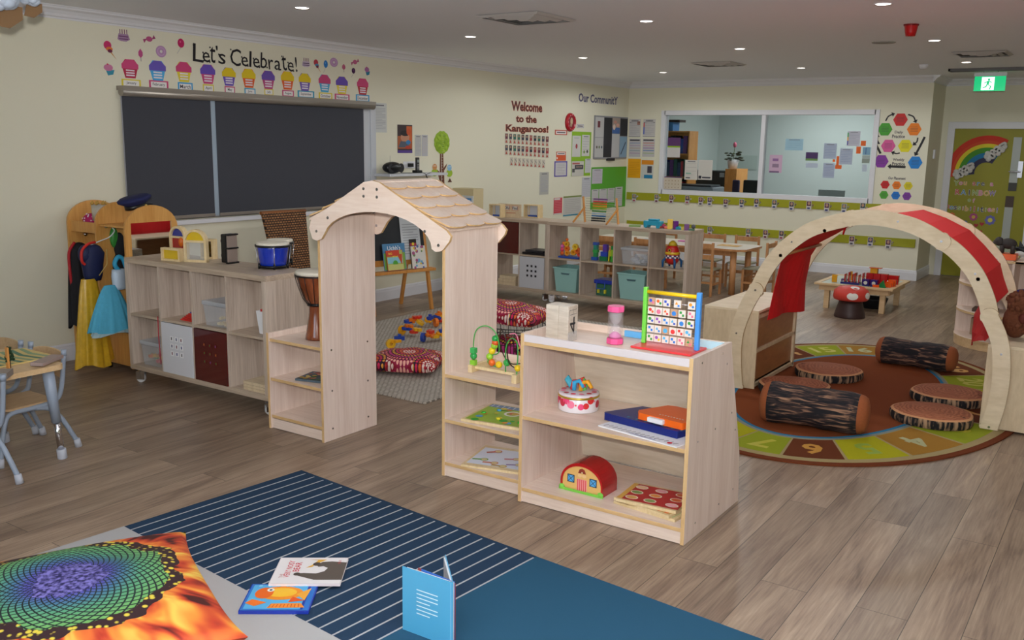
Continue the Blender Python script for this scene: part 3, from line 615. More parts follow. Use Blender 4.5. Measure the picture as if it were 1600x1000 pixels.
# roof slopes : plain board below, scalloped shingle rows above
def slope(side, rows=True):
    a = Vector((gx+.0, 0, 1.547)); e = Vector((gx+side*.50, 0, 1.322)); d = (e-a); Ls = d.length; d.normalize(); n = Vector((-d.z*side, 0, d.x*side)) ; 
    if n.z < 0: n = -n
    y0, y1 = HY0+.006, HY1-.006
    MB(roofw).prism([(0, y0), (Ls, y0), (Ls, y1), (0, y1)], a-n*.02, d, (0,1,0), n, .012).build('roof_board', t)
    R_ = 5
    for k in range(R_):
        u1 = Ls*(k+1)/R_-.0; u0 = Ls*k/R_-.01 if k else 0; sc_ = 3; W2 = (y1-y0)/sc_; pts = [(u0, y0), (u0, y1)]
        off = (k % 2)*.0
        for q in range(sc_-1, -1, -1):
            for i in range(0, 9):
                aa = math.pi*i/8; yy = y0+W2*(q+.5)+W2/2*math.cos(aa); pts.append((u1-.026+.042*max(0,math.sin(aa))**.65, yy))
        tilt = .010
        b = MB(roofw); dd = (d*1+n*.045).normalized(); nn = Vector((-dd.z, 0, dd.x)); nn = nn if nn.z > 0 else -nn
        b.prism(pts, a-n*.008+n*.001*k*0-n*.045*0, d, (0,1,0), n, .008+.0, None, beech_ex)
        # lift lower edge so each row overlaps the next
        for v in b.v:
            u = (v-a).dot(d); v += n*(.012*max(0, (u-u0)/(u1-u0)))
        b.build('shingle_row', t)
slope(1); slope(-1)
MB(roofw).box((gx-.035, HY0+.006, 1.526), (gx+.035, HY1-.006, 1.540)).build('ridge_cap', t, .003)
# djembe
dj = wood('djembe_wood', rgb(104, 48, 22), rgb(146, 76, 40), 'z', 5, .2, .18, coat=.8)
p = FL(487, 529, .566); cx, cy = -4.075, 3.93
t = T('djembe_drum', 'carved brown djembe drum with white skin on the left playhouse shelf', 'drum', None, (cx, cy, .566))
prof = [(.072, 0), (.07, .02), (.058, .08), (.046, .16), (.044, .2), (.05, .22), (.075, .25), (.10, .32), (.115, .38), (.12, .41)]
MB(dj).lathe(prof, (cx, cy, .567)).build('drum_body', t)
MB(skin).lathe([(.121, .395), (.123, .412), (.112, .418), (.001, .419)], (cx, cy, .567)).build('drum_skin', t)
b = MB(black); b.lathe([(.121, .385), (.126, .385), (.126, .393), (.121, .393)], (cx, cy, .567)); b.lathe([(.050, .205), (.055, .205), (.055, .222), (.050, .222)], (cx, cy, .567))
for k in range(14):
    a = k*math.pi/7; e = Vector((math.cos(a), math.sin(a), 0)); b.tube([Vector((cx, cy, .567+.39))+e*.124, Vector((cx, cy, .567+.32))+e*.104, Vector((cx, cy, .567+.25))+e*.079, Vector((cx, cy, .567+.215))+e*.053], .0022, None, 5)
b.build('rope_lacing', t)
# puzzle on the left shelf
s = Sheet((-4.03, 3.93, .323), (.97,.25,0), (-.25,.97,0), .27, .20, '50606a', .012)
rr = random.Random(3)
for i in range(46): s.disc((rr.random()-.5)*.23, (rr.random()-.5)*.16, .008+.012*rr.random(), rr.choice(['b04a3a', '3a6a34', 'c8a040', 'c87a6a', '5a7a3a', '88402a', 'd8c070']), n=7)
one(s.mb, 'jigsaw_puzzle', 'tray puzzle with brown and green animal picture on the left playhouse shelf', 'puzzle')
# bead maze on the right shelf
t = T('bead_maze', 'wooden bead maze with bent green, pink and dark wires on the right playhouse shelf', 'toy', None, (-2.68, 3.95, .562)); bz = .563
bb = MB(framew); bb.box((-2.86, 3.83, bz), (-2.835, 4.05, bz+.04)); bb.box((-2.55, 3.78, bz), (-2.52, 4.05, bz+.045)); bb.box((-2.85, 3.86, bz+.016), (-2.53, 3.89, bz+.032)); bb.box((-2.85, 4.0, bz+.02), (-2.53, 4.03, bz+.036)); bb.build('wooden_base', t, .002)
def wire(pts, col, nm='bent_wire'):
    P_ = [Vector(q) for q in pts]; out = []
    for i in range(len(P_)-1):
        p0, p1, p2, p3 = P_[max(i-1, 0)], P_[i], P_[i+1], P_[min(i+2, len(P_)-1)]
        for k in range(6):
            u = k/6; out.append(.5*((2*p1)+(p2-p0)*u+(2*p0-5*p1+4*p2-p3)*u*u+(3*p1-p0-3*p2+p3)*u**3))
    out.append(P_[-1]); return MB(C(col, .3)).tube(out, .0032, None, 7).build(nm, t)
yq = 3.86
wire([(-2.845, yq, bz+.03), (-2.845, yq, bz+.17), (-2.82, yq, bz+.235), (-2.77, yq+.02, bz+.25), (-2.72, yq+.03, bz+.21), (-2.71, yq+.04, bz+.12), (-2.76, yq+.04, bz+.09), (-2.78, yq+.04, bz+.05), (-2.72, yq+.05, bz+.03)], '4aa84a')
wire([(-2.60, yq+.16, bz+.06), (-2.68, yq+.1, bz+.05), (-2.71, yq+.05, bz+.15), (-2.69, yq+.02, bz+.24), (-2.67, yq+.0, bz+.25), (-2.64, yq+.0, bz+.2), (-2.635, yq+.02, bz+.08), (-2.60, yq+.05, bz+.04)], '33241e')
wire([(-2.64, yq, bz+.03), (-2.64, yq, bz+.15), (-2.62, yq, bz+.2), (-2.58, yq-.02, bz+.215), (-2.54, yq-.04, bz+.18), (-2.532, yq-.06, bz+.03)], '3fa04a')
wire([(-2.70, yq+.12, bz+.2), (-2.66, yq+.12, bz+.205), (-2.62, yq+.1, bz+.15), (-2.58, yq+.08, bz+.115), (-2.53, yq+.06, bz+.12), (-2.50, yq+.08, bz+.16)], 'e07a98')
def bead(x, y, z, r, col, box=False):
    m_ = MB(C(col, .2)); m_.cbox((x, y, z), (r*1.7, r*1.7, r*1.7)) if box else m_.ball((x, y, z), r, None, 14); m_.build('bead', t, .002 if box else 0)
bead(-2.845, yq, bz+.05, .017, '8ac83a', True); bead(-2.845, yq, bz+.085, .019, '2ea04a'); bead(-2.845, yq, bz+.115, .017, '3fae5a', True)
for q in ((-2.735, .185, '2e9a4a'), (-2.735, .165, 'e0602a'), (-2.74, .148, '9ac83a'), (-2.755, .118, 'f0d020'), (-2.77, .085, '9ad03a'), (-2.755, .055, 'f0702a'), (-2.71, .05, 'f0c820'), (-2.66, .068, '36a84e')): bead(q[0], yq+.04, bz+q[1], .019, q[2])
bead(-2.532, yq-.05, bz+.075, .018, 'f0c820'); bead(-2.60, yq+.1, bz+.075, .016, 'f0c820')
# puzzles on the two lower shelves
s = Sheet((-2.685, 3.94, .319), (.96,.12,0), (-.12,.96,0), .36, .34, framew, .014)
s.rect(-.165, -.155, .165, .155, '9ab83a'); s.rect(-.165, .105, .165, .155, '7a92b8')
for i in range(10): s.line((-.15+.033*i, .11), (-.15+.033*i, .15), .006, 'd8dce8')
rr = random.Random(5)
s.disc(0.02, .03, .045, 'e8e4d8'); s.disc(.02, .03, .032, 'a0a838'); s.disc(.02, .035, .02, 'd0603a')
for i in range(16): s.disc((rr.random()-.5)*.29, (rr.random()-.6)*.25, .012+.012*rr.random(), rr.choice(['e8c028', '38a838', 'd8902a', '5aa0d0', 'c87030', 'e8d040', 'c8a030']), n=9)
for q in ((-.12, -.03, '34b034'), (.13, -.1, '34b034'), (.0, -.09, 'e8d830'), (-.07, .05, '58a8d8')):
    s.mb.ball(s.P(q[0], q[1], .02), .012, C(q[2], .25), 10, (1.2, 1, .6))
one(s.mb, 'maze_puzzle', 'green and yellow wooden farm maze board on the middle shelf right of the doorway', 'puzzle')
s = Sheet((-2.685, 3.93, .083), (.9,.22,0), (-.22,.9,0), .36, .34, framew, .012)
s.rect(-.165, -.135, .165, .135, 'dfe4f2')
for x, y, c_, a in ((-.13, -.06, '6a9a4a', .2), (-.06, -.09, 'c87858', .1), (.03, .0, 'c88088', .3), (.0, -.12, 'b89858', .0), (.07, -.08, '9888b0', .3), (-.1, .07, 'c86048', .6), (.11, .09, '7088a8', .3), (.12, .02, '888078', 1.2), (.13, -.03, 'c8a838', .2)):
    ca, sa = math.cos(a), math.sin(a); s.line((x-.03*ca, y-.03*sa), (x+.015*ca, y+.015*sa), .02, c_); s.disc(x+.035*ca, y+.035*sa, .022, c_, n=14); s.disc(x+.035*ca, y+.035*sa, .016, 'd8c890', n=14)
one(s.mb, 'peg_puzzle', 'wooden framed white board with magnifier shapes on the lowest shelf right of the doorway', 'puzzle')
# ================================================================== DISPLAY SHELF
SX0, SX1, SY0 = -2.424, -1.535, 3.668
t = T('display_shelf', 'pale beech shelf with two openings and a tray top, nearest the viewer', 'shelf', None, ((SX0+SX1)/2, SY0, 0))
side = [(0, .002), (.665, .002), (.64, .26), (.455, .80), (.445, .856), (.0, .856)]
for x in (SX0, SX1-.018):
    b = MB(beech_z); b.prism(side, (x, SY0+.002, 0), (0,1,0), (0,0,1), (1,0,0), .018); b.box((x, SY0, .002), (x+.018, SY0+.002, .856), beech_e); b.build('side_panel', t, .0015)
a, c = SX0+.018, SX1-.018
def sb(nm, y0, y1, z, th=.018): return shelfboard(nm, a, c, y0, y1, z, t, th)
sb('top_board', SY0+.004, SY0+.45, .815); sb('middle_shelf', SY0+.004, SY0+.52, .445); sb('bottom_shelf', SY0+.004, SY0+.60, .078)
MB(beech_x).box((a, SY0+.008, .004), (c, SY0+.022, .060)).build('kickboard', t)
MB(mat('white_laminate', rgb(226, 216, 216), .4)).box((a, SY0+.004, .815), (c, SY0+.02, .850)).build('front_lip', t, .002)
bk = wood('pale_backboard', rgb(216, 200, 176), rgb(232, 218, 198), 'x', 6, .15)
b = MB(bk); q = [(.60, .08), (.612, .08), (.455, .80), (.443, .80)]
b.prism([(u, v) for u, v in [(.615, .08), (.625, .08), (.465, .80), (.452, .80)]], (a, SY0, 0), (0,1,0), (0,0,1), (1,0,0), c-a); b.build('back_panel', t)
MB(beech_x).box((a, SY0+.432, .815), (c, SY0+.446, .853)).build('rear_lip', t, .002)
for yy, zz in ((.10, .82), (.34, .82), (.10, .46), (.30, .47), (.50, .50), (.12, .07), (.40, .07), (.58, .09), (.40, .76), (.56, .40)):
    MB(metal_m).cyl((SX1-.0005, SY0+yy, zz), (SX1+.001, SY0+yy, zz), .005, None, None, 8).build('screw', t)
ZS = .8165
# calendar block
a_ = FL(896, 531, ZS); ub = FL(848, 524, ZS)-a_; lb_ = ub.length-.05; ub.normalize(); a_ = a_+Vector((.004, .03, .0005)); uc = Vector((-ub.y, ub.x, 0)); uc = uc if uc.x > 0 else -uc; R = Matrix((uc, -ub, (0, 0, 1))).transposed()
t = T('calendar_block', 'weathered pale wooden calendar box showing an upside-down 4', 'calendar', None, tuple(a_))
gw = wood('weathered_wood', rgb(192, 178, 160), rgb(220, 208, 192), 'x', 8, .15)
MB(gw).box((0, -lb_, 0), (.095, -.056, .172), None, R, a_).build('box_body', t, .003); cube = MB(gw).box((0, -.055, 0), (.095, 0, .172), None, R, a_).build('number_block', t, .003)
s = Sheet(a_+uc*.048-ub*.0015+Vector((0, 0, .086)), uc, (0,0,1), .085, .16, None, 0)
s.text('4', .004, -.012, .085, '1c1a20', 0, math.pi, w=.052); [s.rect(*q, '505050') for q in ((-.035,.042,.035,.044), (-.035,.064,.035,.066), (-.035,.042,-.033,.066), (.033,.042,.035,.066), (-.001,.042,.001,.066))]; s.mb.build('printed_number', t)
MB(acr_clear).box((.02, .003, .001), (.10, .008, .045), None, R, a_).build('clear_ledge', t)
# sand timer
cx, cy = -2.0, 3.80; pink = mat('pink_plastic', rgb(238, 90, 150), .35)
p = FL(956, 538, ZS); cx, cy = p.x, p.y+.03
t = T('sand_timer', 'pink ended sand timer with pink sand on top of the display shelf', 'sand timer', None, (cx, cy, ZS))
for z0 in (0, .155): MB(pink).lathe([(.040, z0), (.042, z0+.003), (.042, z0+.025), (.040, z0+.028)], (cx, cy, ZS), None, 8, None, False).build('end_cap', t, .002)
MB(acr('clear_cylinder', rgb(235, 225, 230), .10)).lathe([(.037, .028), (.037, .155)], (cx, cy, ZS), None, 28).build('outer_tube', t)
MB(acr('clear_bulb', rgb(235, 230, 235), .2)).lathe([(.030, .03), (.031, .055), (.018, .085), (.004, .093), (.018, .10), (.031, .13), (.030, .155)], (cx, cy, ZS), None, 24).build('glass_bulb', t)
MB(mat('pink_sand', rgb(236, 120, 190), .9)).lathe([(.029, .029), (.029, .04), (.012, .055), (.001, .058)], (cx, cy, ZS), None, 20).build('sand', t)
# counting frame
p0, p1 = FL(997, 541, ZS), FL(1104, 545, ZS)
bx0, bx1 = p0.x+.005, p1.x-.005; by = 3.965
t = T('tile_abacus', 'bright counting frame with rows of sliding picture tiles, green left post and blue right post', 'abacus', None, ((bx0+bx1)/2, by, ZS)); 
hh = .28
MB(mat('pink_red_base', rgb(232, 62, 66), .35)).box((bx0-.02, by-.10, ZS), (bx1+.012, by+.09, ZS+.010)).build('base_board', t, .003)
MB(C('78d850', .3)).box((bx0-.009, by-.012, ZS+.01), (bx0+.011, by+.012, ZS+hh)).build('left_post', t, .004)
MB(C('4c9cec', .3)).box((bx1-.012, by-.012, ZS+.01), (bx1+.010, by+.012, ZS+hh)).build('right_post', t, .004)
MB(C('f0c818', .3)).cyl((bx0, by, ZS+hh-.022), (bx1, by, ZS+hh-.022), .0095, None, None, 14).build('top_rail', t)
rr = random.Random(11); pal = ['e03a3a', '3a8ae0', 'f0a030', '38a048', '9858b8', 'f0d030', '58b8e8', 'e87898', '3858c8', 'e86828']
tw = (bx1-bx0-.03)/6.35
lay = [[0, 1, 2.02, 3.45, 5.3], [0, 1, 2, 3.05, 4.1, 5.3], [0, 1, 2, 3, 4.1, 5.25], [0, 1, 2, 3, 4, 5], [0, 1, 2.05, 3.1, 4.15, 5.2]]
for r_, L_ in enumerate(lay):
    z = ZS+hh-.065-.0435*r_
    MB(metal_m).cyl((bx0, by, z), (bx1, by, z), .0015, None, None, 6).build('rod', t)
    for q, u in enumerate(L_):
        cx = bx0+.016+tw*(u+.5); back = (r_*5+q*3) % 7 == 0
        s = Sheet((cx, by-.004, z), (1,0,0), (0,0,1), tw*.93, .035, 'c8a080' if back else 'ece4da', .002)
        MB  # tile body
        s.mb.box((cx-tw*.465, by-.0035, z-.0175), (cx+tw*.465, by+.005, z+.0175), C('d8b890'))
        k = rr.random(); c1_, c2_ = rr.choice(pal), rr.choice(pal)
        if k < .3: s.rect(-.012, 0, 0, .012, c1_); s.rect(.001, -.012, .011, -.001, c1_)
        elif k < .6: s.disc(-.005, .004, .008, c1_, n=12); s.disc(.007, -.005, .006, c2_, n=12)
        elif k < .8: s.poly([(-.012, -.002), (-.004, .012), (.003, -.002)], c1_); s.rect(.001, -.012, .011, -.003, c2_)
        else: s.disc(0, -.002, .011, c1_, n=14)
        s.mb.build('picture_tile', t)
one(MB(C('6ab8f0', .3)).box((-2.08, 4.082, ZS), (-1.86, 4.098, ZS+.03)), 'blue_ruler_box', 'long light blue strip lying behind the sand timer', 'strip')
one(MB(C('bfe4f2', .3)).box((-1.70, 4.078, ZS), (-1.565, 4.098, ZS+.035)), 'pale_blue_box', 'pale blue strip lying behind the blue abacus post', 'strip')
# tin
p = FL(899, 640, .4465); cx, cy, z = p.x, p.y+.03, .4465
t = T('round_tin', 'round white biscuit tin with pink and red spots on the middle shelf', 'tin', None, (cx, cy, z)); b = MB(mat('white_tin', rgb(236, 232, 236), .25)); b.lathe([(.100, 0), (.102, .003), (.102, .07), (.100, .072)], (cx, cy, z), None, 40); body = b.build('tin_body', t)
g = MB(mat('gold_rim', rgb(190, 160, 60), .3, .6)); g.lathe([(.102, .068), (.105, .07), (.105, .078), (.102, .08)], (cx, cy, z), None, 40); g.build('rim', t)
MB(mat('tin_lid', rgb(226, 216, 222), .25)).lathe([(.103, .074), (.102, .088), (.095, .092), (.001, .093)], (cx, cy, z), None, 40).build('lid', t)
rr = random.Random(2)
for i in range(13):
    a = math.pi*(1+i/12.5)+.2; r_ = rr.choice([.008, .016, .02, .005]); zc = .015+.04*rr.random(); c_ = rr.choice(['e84a7a', 'd83030', 'f080a0', 'c02840'])
    e = Vector((math.cos(a), math.sin(a), 0)); s = Sheet(Vector((cx, cy, z+zc+.01))+e*.1022, (-e.y, e.x, 0), (0,0,1), .01, .01, None, 0, N=e); s.disc(0, 0, r_, c_, n=12); s.mb.build('printed_spot', body)
s = Sheet((cx, cy, z+.0935), (1,0,0), (0,1,0), .1, .1, None, 0)
for i in range(12): a = i*.52+.2; s.disc(.08*math.cos(a), .08*math.sin(a), .014, ['e04858', 'f08aa8', 'c83040'][i % 3], n=10)
s.mb.build('lid_print', t)
for i, (dx, dy, rz, c_, lb) in enumerate(((-.03, -.02, .4, 'd83c3c', 'red'), (-.01, -.03, 1.2, '3aa8d8', 'light blue'), (.02, -.02, .9, 'f0a828', 'orange'), (.035, 0, 2.2, '68c060', 'green'), (-.05, .01, 2.6, '48b0c8', 'turquoise'), (.0, .02, 1.7, 'e04830', 'bright red'))):
    b = MB(C(c_, .3)); base = Vector((cx+dx, cy+dy, z+.094)); d = Vector((math.cos(rz)*.045, math.sin(rz)*.01, .05)); pts = [base+Vector((0,0,.005)), base+d*.5+Vector((-.01, 0, .02)), base+d+Vector((.01, 0, .005)), base+d*.9+Vector((.035, 0, -.02))]
    b.tube(pts, [.011, .013, .012, .010], None, 8); one(b, 'toy_bangle', 'chunky %s plastic piece heaped on the biscuit tin' % lb, 'toy', 'plastic pieces heaped on the tin')
# magnetic boards
s = Sheet((-1.79, 3.80, .4465), (.98,-.17,0), (.17,.98,0), .44, .20, 'f2f2f4', .006); rr = random.Random(8)
for i in range(16): s.line((-.2+.026*i, -.085+.01*rr.random()), (-.19+.026*i, -.055), .004, '202028')
s.line((-.05, -.09), (.1, -.093), .004, '2850a0'); s.disc(.17, -.08, .012, 'c02030')
one(s.mb, 'activity_sheet', 'white printed activity sheet lying under the blue board on the middle shelf', 'paper')
R = Matrix.Rotation(-.16, 3, 'Z')
t = T('magnetic_board', 'dark blue plastic drawing board lying on the white sheet on the middle shelf', 'drawing board', None, (-1.77, 3.90, .452)); navy = mat('navy_plastic', rgb(14, 32, 110), .35)
b = MB(navy); b.prism([(-.24, -.10), (-.235, -.115), (.18, -.115), (.205, .12), (-.13, .12), (-.17, .11)], (-1.795, 3.91, .4535), R @ Vector((1,0,0)), R @ Vector((0,1,0)), (0,0,1), .035); b.build('board_body', t, .008, 3)
s = Sheet((-1.785, 3.91, .489), R @ Vector((1,0,0)), R @ Vector((0,1,0)), .4, .2, None, 0)
for i in range(7): s.disc(-.12+.05*i, -.09-.002*i, .006, '38a0b8', n=8); s.line((-.12+.05*i, -.105), (-.10+.05*i, -.08), .003, '3ab0c0')
s.mb.build('printed_letters', t)
t = T('doodle_board', 'orange framed doodle board with grey screen and white slider, topmost on the middle shelf', 'drawing board', None, (-1.69, 3.93, .488)); org = mat('orange_plastic', rgb(240, 104, 24), .35)
b = MB(org); b.prism([(-.17, -.07), (-.15, -.105), (.095, -.105), (.13, .115), (-.08, .115), (-.12, .10)], (-1.70, 3.91, .4905), R @ Vector((1,0,0)), R @ Vector((0,1,0)), (0,0,1), .032); b.build('frame', t, .010, 3)
s = Sheet((-1.70, 3.91, .5215), R @ Vector((1,0,0)), R @ Vector((0,1,0)), .4, .2, None, .0)
s.poly([(-.10, -.04), (.09, -.05), (.11, .09), (-.07, .09)], mat('grey_screen', rgb(150, 154, 158), .3)); s.mb.build('screen', t)
s = Sheet((-1.70, 3.91, .5215), R @ Vector((1,0,0)), R @ Vector((0,1,0)), .4, .2, None, .0); s.rect(-.13, -.066, .09, -.048, '4a8ab0')
for i in range(13): s.disc(-.12+.0155*i, -.057, .005, 'e8eef2', n=6)
s.mb.build('stamp_strip', t)
b = MB(C('f0eef0', .3)); b.box((-.085, -.125, .005), (.0, -.095, .028), None, R, (-1.70, 3.91, .4905)); b.build('slider', t, .004)
# toy barn
p = FL(905, 771, .079); cx, cy, z = p.x+.005, p.y+.02, .079
t = T('toy_barn', 'small red roofed toy barn with blue crossed windows on the bottom shelf', 'toy barn', None, (cx, cy, z)); n = 20
W2 = .118; arc = [(W2*math.cos(math.pi*i/n), .045+.105*math.sin(math.pi*i/n)) for i in range(n+1)]
tan = mat('barn_tan', rgb(232, 186, 110), .35)
b = MB(tan); b.prism([(-W2+.008, 0), (W2-.008, 0)]+[(x*.93, .045+(y-.045)*.86) for x, y in arc], (cx, cy-.005, z), (1,0,0), (0,0,1), (0,1,0), .13); b.build('barn_wall', t, .002)
b = MB(mat('barn_red', rgb(176, 22, 26), .2, coat=.6)); b.strip(arc, [(x*.92, .045+(y-.045)*.85) for x, y in arc], (cx, cy-.012, z), (1,0,0), (0,0,1), (0,1,0), .15); b.prism([(-W2, 0), (-W2*.92, 0), (-W2*.92, .046), (-W2, .046)], (cx, cy-.012, z), (1,0,0), (0,0,1), (0,1,0), .15); b.prism([(W2*.92, 0), (W2, 0), (W2, .046), (W2*.92, .046)], (cx, cy-.012, z), (1,0,0), (0,0,1), (0,1,0), .15); b.build('roof', t)
for dx in (-.062, .062):
    s = Sheet((cx+dx, cy-.0055, z+.062), (1,0,0), (0,0,1), .04, .04, '203050', .001); s.rect(-.016, -.016, .016, .016, '58b0e8'); s.line((-.016, -.016), (.016, .016), .003, '203050'); s.line((-.016, .016), (.016, -.016), .003, '203050'); s.mb.build('window', t)
s = Sheet((cx, cy-.0055, z+.035), (1,0,0), (0,0,1), .056, .066, 'f2a0a0', .001)
for i in range(5): s.rect(-.025+.011*i, -.032, -.020+.011*i, .032, 'e04a4a')
s.mb.build('door', t)
s = Sheet((cx, cy-.0055, z+.098), (1,0,0), (0,0,1), .06, .06, None, .001); s.poly([(-.022, 0), (.022, 0), (.014, .02), (0, .026), (-.014, .02)], '8a3020'); s.disc(-.012, -.012, .012, 'f0c890', .009); s.disc(.012, -.012, .012, 'f0c890', .009); s.disc(0, .004, .004, 'e8d8b0'); s.mb.build('gable_ornament', t)
b = MB(C('7ac848', .4)); b.box((cx-W2-.004, cy-.018, z), (cx+W2+.004, cy-.012, z+.012)); b.ball((cx-W2+.01, cy-.014, z+.014), .014, None, 10, (1.2, .5, 1)); b.ball((cx+W2-.01, cy-.014, z+.014), .014, None, 10, (1.2, .5, 1)); b.build('grass_trim', t)
# stacked puzzles
lbs = ['lowest of the three wooden puzzles on the bottom shelf, pale with green edge', 'middle one of the three wooden puzzles on the bottom shelf, plain wood', 'red animal picture puzzle lying on top of the puzzle stack on the bottom shelf']
for k, (c_, zz, rz) in enumerate((('b8c890', .0, -.12), ('c8a060', .014, -.18), ('b83430', .028, .08))):
    R = Matrix.Rotation(rz, 3, 'Z'); s = Sheet((-1.755-.008*k, 3.86, z+zz), R @ Vector((1,0,0)), R @ Vector((0,1,0)), .335-.02*k, .25, framew, .013)
    s.rect(-.15, -.11, .15, .11, c_); rr = random.Random(k)
    if k == 2:
        s.rect(-.15, -.11, -.125, .11, 'd8a850')
        for i in range(9):
            x, y = -.1+.1*(i % 3)+.01*rr.random(), -.07+.07*(i//3); c2 = rr.choice(['e0b060', 'e89848', '88a058', 'f0c8a0', 'd86838', 'f0a8b0']); s.disc(x, y, .032, 'f0e0c8', .024, 12); s.disc(x, y, .026, c2, .018, 12)
    else:
        for i in range(8): s.disc(-.13+.037*i, -.1, .012, rr.choice(['4a9a50', 'd87838', 'e8d0a0']), n=8)
    one(s.mb, 'jigsaw_puzzle', lbs[k], 'puzzle', 'stacked wooden puzzles')
# ================================================================== KIDS TABLE AND CHAIRS (left edge)
greyp = mat('blue_grey_powder_coat', rgb(150, 162, 178), .35); footw = mat('grey_white_foot', rgb(190, 194, 204), .5)
def smooth_path(P_, n=5):
    P_ = [Vector(q) for q in P_]; out = []
    for i in range(len(P_)-1):
        p0, p1, p2, p3 = P_[max(i-1, 0)], P_[i], P_[i+1], P_[min(i+2, len(P_)-1)]
        for k in range(n):
            u = k/n; out.append(.5*((2*p1)+(p2-p0)*u+(2*p0-5*p1+4*p2-p3)*u*u+(3*p1-p0-3*p2+p3)*u**3))
    return out+[P_[-1]]
# table: corner (nearest the room) computed from its leg
leg = FL(98, 716); zt = .545
t = T('childrens_table', 'low childrens table with maple top and adjustable grey metal legs at the left edge', 'table', None, (leg.x-.6, leg.y-.35, 0))
A_ = FL(103, 568, zt); A_ = Vector((A_.x, A_.y, 0))
e2 = FL(0, 606, zt-.03); e2 = Vector((e2.x, e2.y, 0)); dU = Vector((.02, -1, 0)).normalized(); dV = Vector((dU.y, -dU.x, 0)); 
if dV.x > 0: dV = -dV
def tab(u, v): return A_+dU*u+dV*v
r = .045; pts = []
for cx, cy, a0 in ((r, r, 180), (1.15-r, r, 270), (1.15-r, .62-r, 0), (r, .62-r, 90)):
    for k in range(5): a = math.radians(a0+22.5*k); pts.append((cx+r*math.cos(a), cy+r*math.sin(a)))
b = MB(maple); b.prism(pts, (A_.x, A_.y, zt-.028), dU, dV, (0,0,1), .028); b.build('table_top', t, .009, 3)
for u, v in ((.07, .06), (1.08, .06), (.07, .575), (1.08, .56)):
    q = tab(u, v); du, dv = (-.05 if u < .5 else .05), (-.05 if v < .3 else .05)
    f = tab(u+du*.0, v+dv*.0) if (u, v) != (.07, .06) else Vector((leg.x, leg.y, 0))
    top = q+Vector((0, 0, zt-.03)); bot = Vector((f.x, f.y, .0)) if (u, v) == (.07, .06) else q+dU*du*.5+dV*dv*.5
    mid = bot.lerp(top, .42)
    b = MB(greyp); b.cyl(mid, top, .025, .031); lg = b.build('leg', t)
    MB(chrome).cyl(bot.lerp(top, .08), mid.lerp(top, .03), .018).build('chrome_extension', lg)
    MB(footw).cyl(bot+Vector((0,0,.001)), bot.lerp(top, .11), .026, .025).build('rubber_foot', lg, .003)
def kid_chair(x, y, rz, label):
    o = T('childrens_chair', label, 'chair', 'metal and ply childrens chairs', (0, 0, 0)); ch = wood('chair_ply', rgb(188, 154, 112), rgb(206, 174, 132), 'x', 7, .3)
    # local: seat faces +x, backrest at -x
    MB(ch).prism([(-.15, -.14), (.12, -.155), (.15, -.13), (.15, .13), (.12, .155), (-.15, .14)], (0, 0, .285), (1,0,0), (0,1,0), (0,0,1), .012).build('seat', o, .004)
    b = MB(ch)
    n = 8; vs = []
    for i in range(n+1):
        yy = -.15+.30*i/n; bow = .025*(1-(2*i/n-1)**2)
        for dx in (0, .010):
            for z_ in (.41, .56): vs.append((-.185-bow+dx-(.02 if z_ > .5 else 0), yy, z_-(.015*abs(2*i/n-1)**3 if z_ > .5 else 0)))
    fs = []
    for i in range(n):
        a, c = 4*i, 4*i+4; fs += [(a, c, c+1, a+1), (a+2, a+3, c+3, c+2), (a+1, c+1, c+3, a+3), (a, a+2, c+2, c)]
    fs += [(0, 1, 3, 2), (4*n, 4*n+2, 4*n+3, 4*n+1)]
    b.add(vs, fs); b.build('backrest', o, .004)
    for s_ in (-1, 1):
        MB(greyp).tube(smooth_path([(-.195, s_*.17, .55), (-.17, s_*.165, .36), (-.13, s_*.155, .29), (.0, s_*.15, .275), (.11, s_*.15, .27), (.16, s_*.165, .22), (.21, s_*.19, .03)]), .0135, None, 10).build('side_frame', o)
        MB(greyp).tube(smooth_path([(-.02, s_*.15, .272), (-.10, s_*.155, .25), (-.16, s_*.165, .18), (-.23, s_*.185, .03)]), .0135, None, 10).build('rear_leg', o)
        MB(greyp).cyl((-.195, s_*.17, .54), (-.197, s_*.17, .575), .015).build('end_cap', o)
        for x_ in (.21, -.23): MB(footw).cyl((x_*1.02, s_*.19 if x_ > 0 else s_*.186, .001), (x_*.985, s_*.188 if x_ > 0 else s_*.183, .05), .020, .0175).build('rubber_foot', o)
    o.location = (x, y, 0); o.rotation_euler = (0, 0, rz); return o
ang = math.atan2(dV.y, dV.x)
c1 = tab(.30, .02); k1 = kid_chair(-5.10, 2.625, -math.pi/2, 'childrens chair with curved ply back, tucked under the table end nearest the costume rack')
f2 = FL(33, 748, 0); c2 = dup(k1, (f2.x-.15, f2.y-.25, 0), math.pi+.1, 'childrens chair cut by the left frame edge, only its bent front leg showing')
c3 = dup(k1, (-5.52, 2.61, 0), -math.pi/2, 'childrens chair behind the table at the far left, only its backrest top showing')
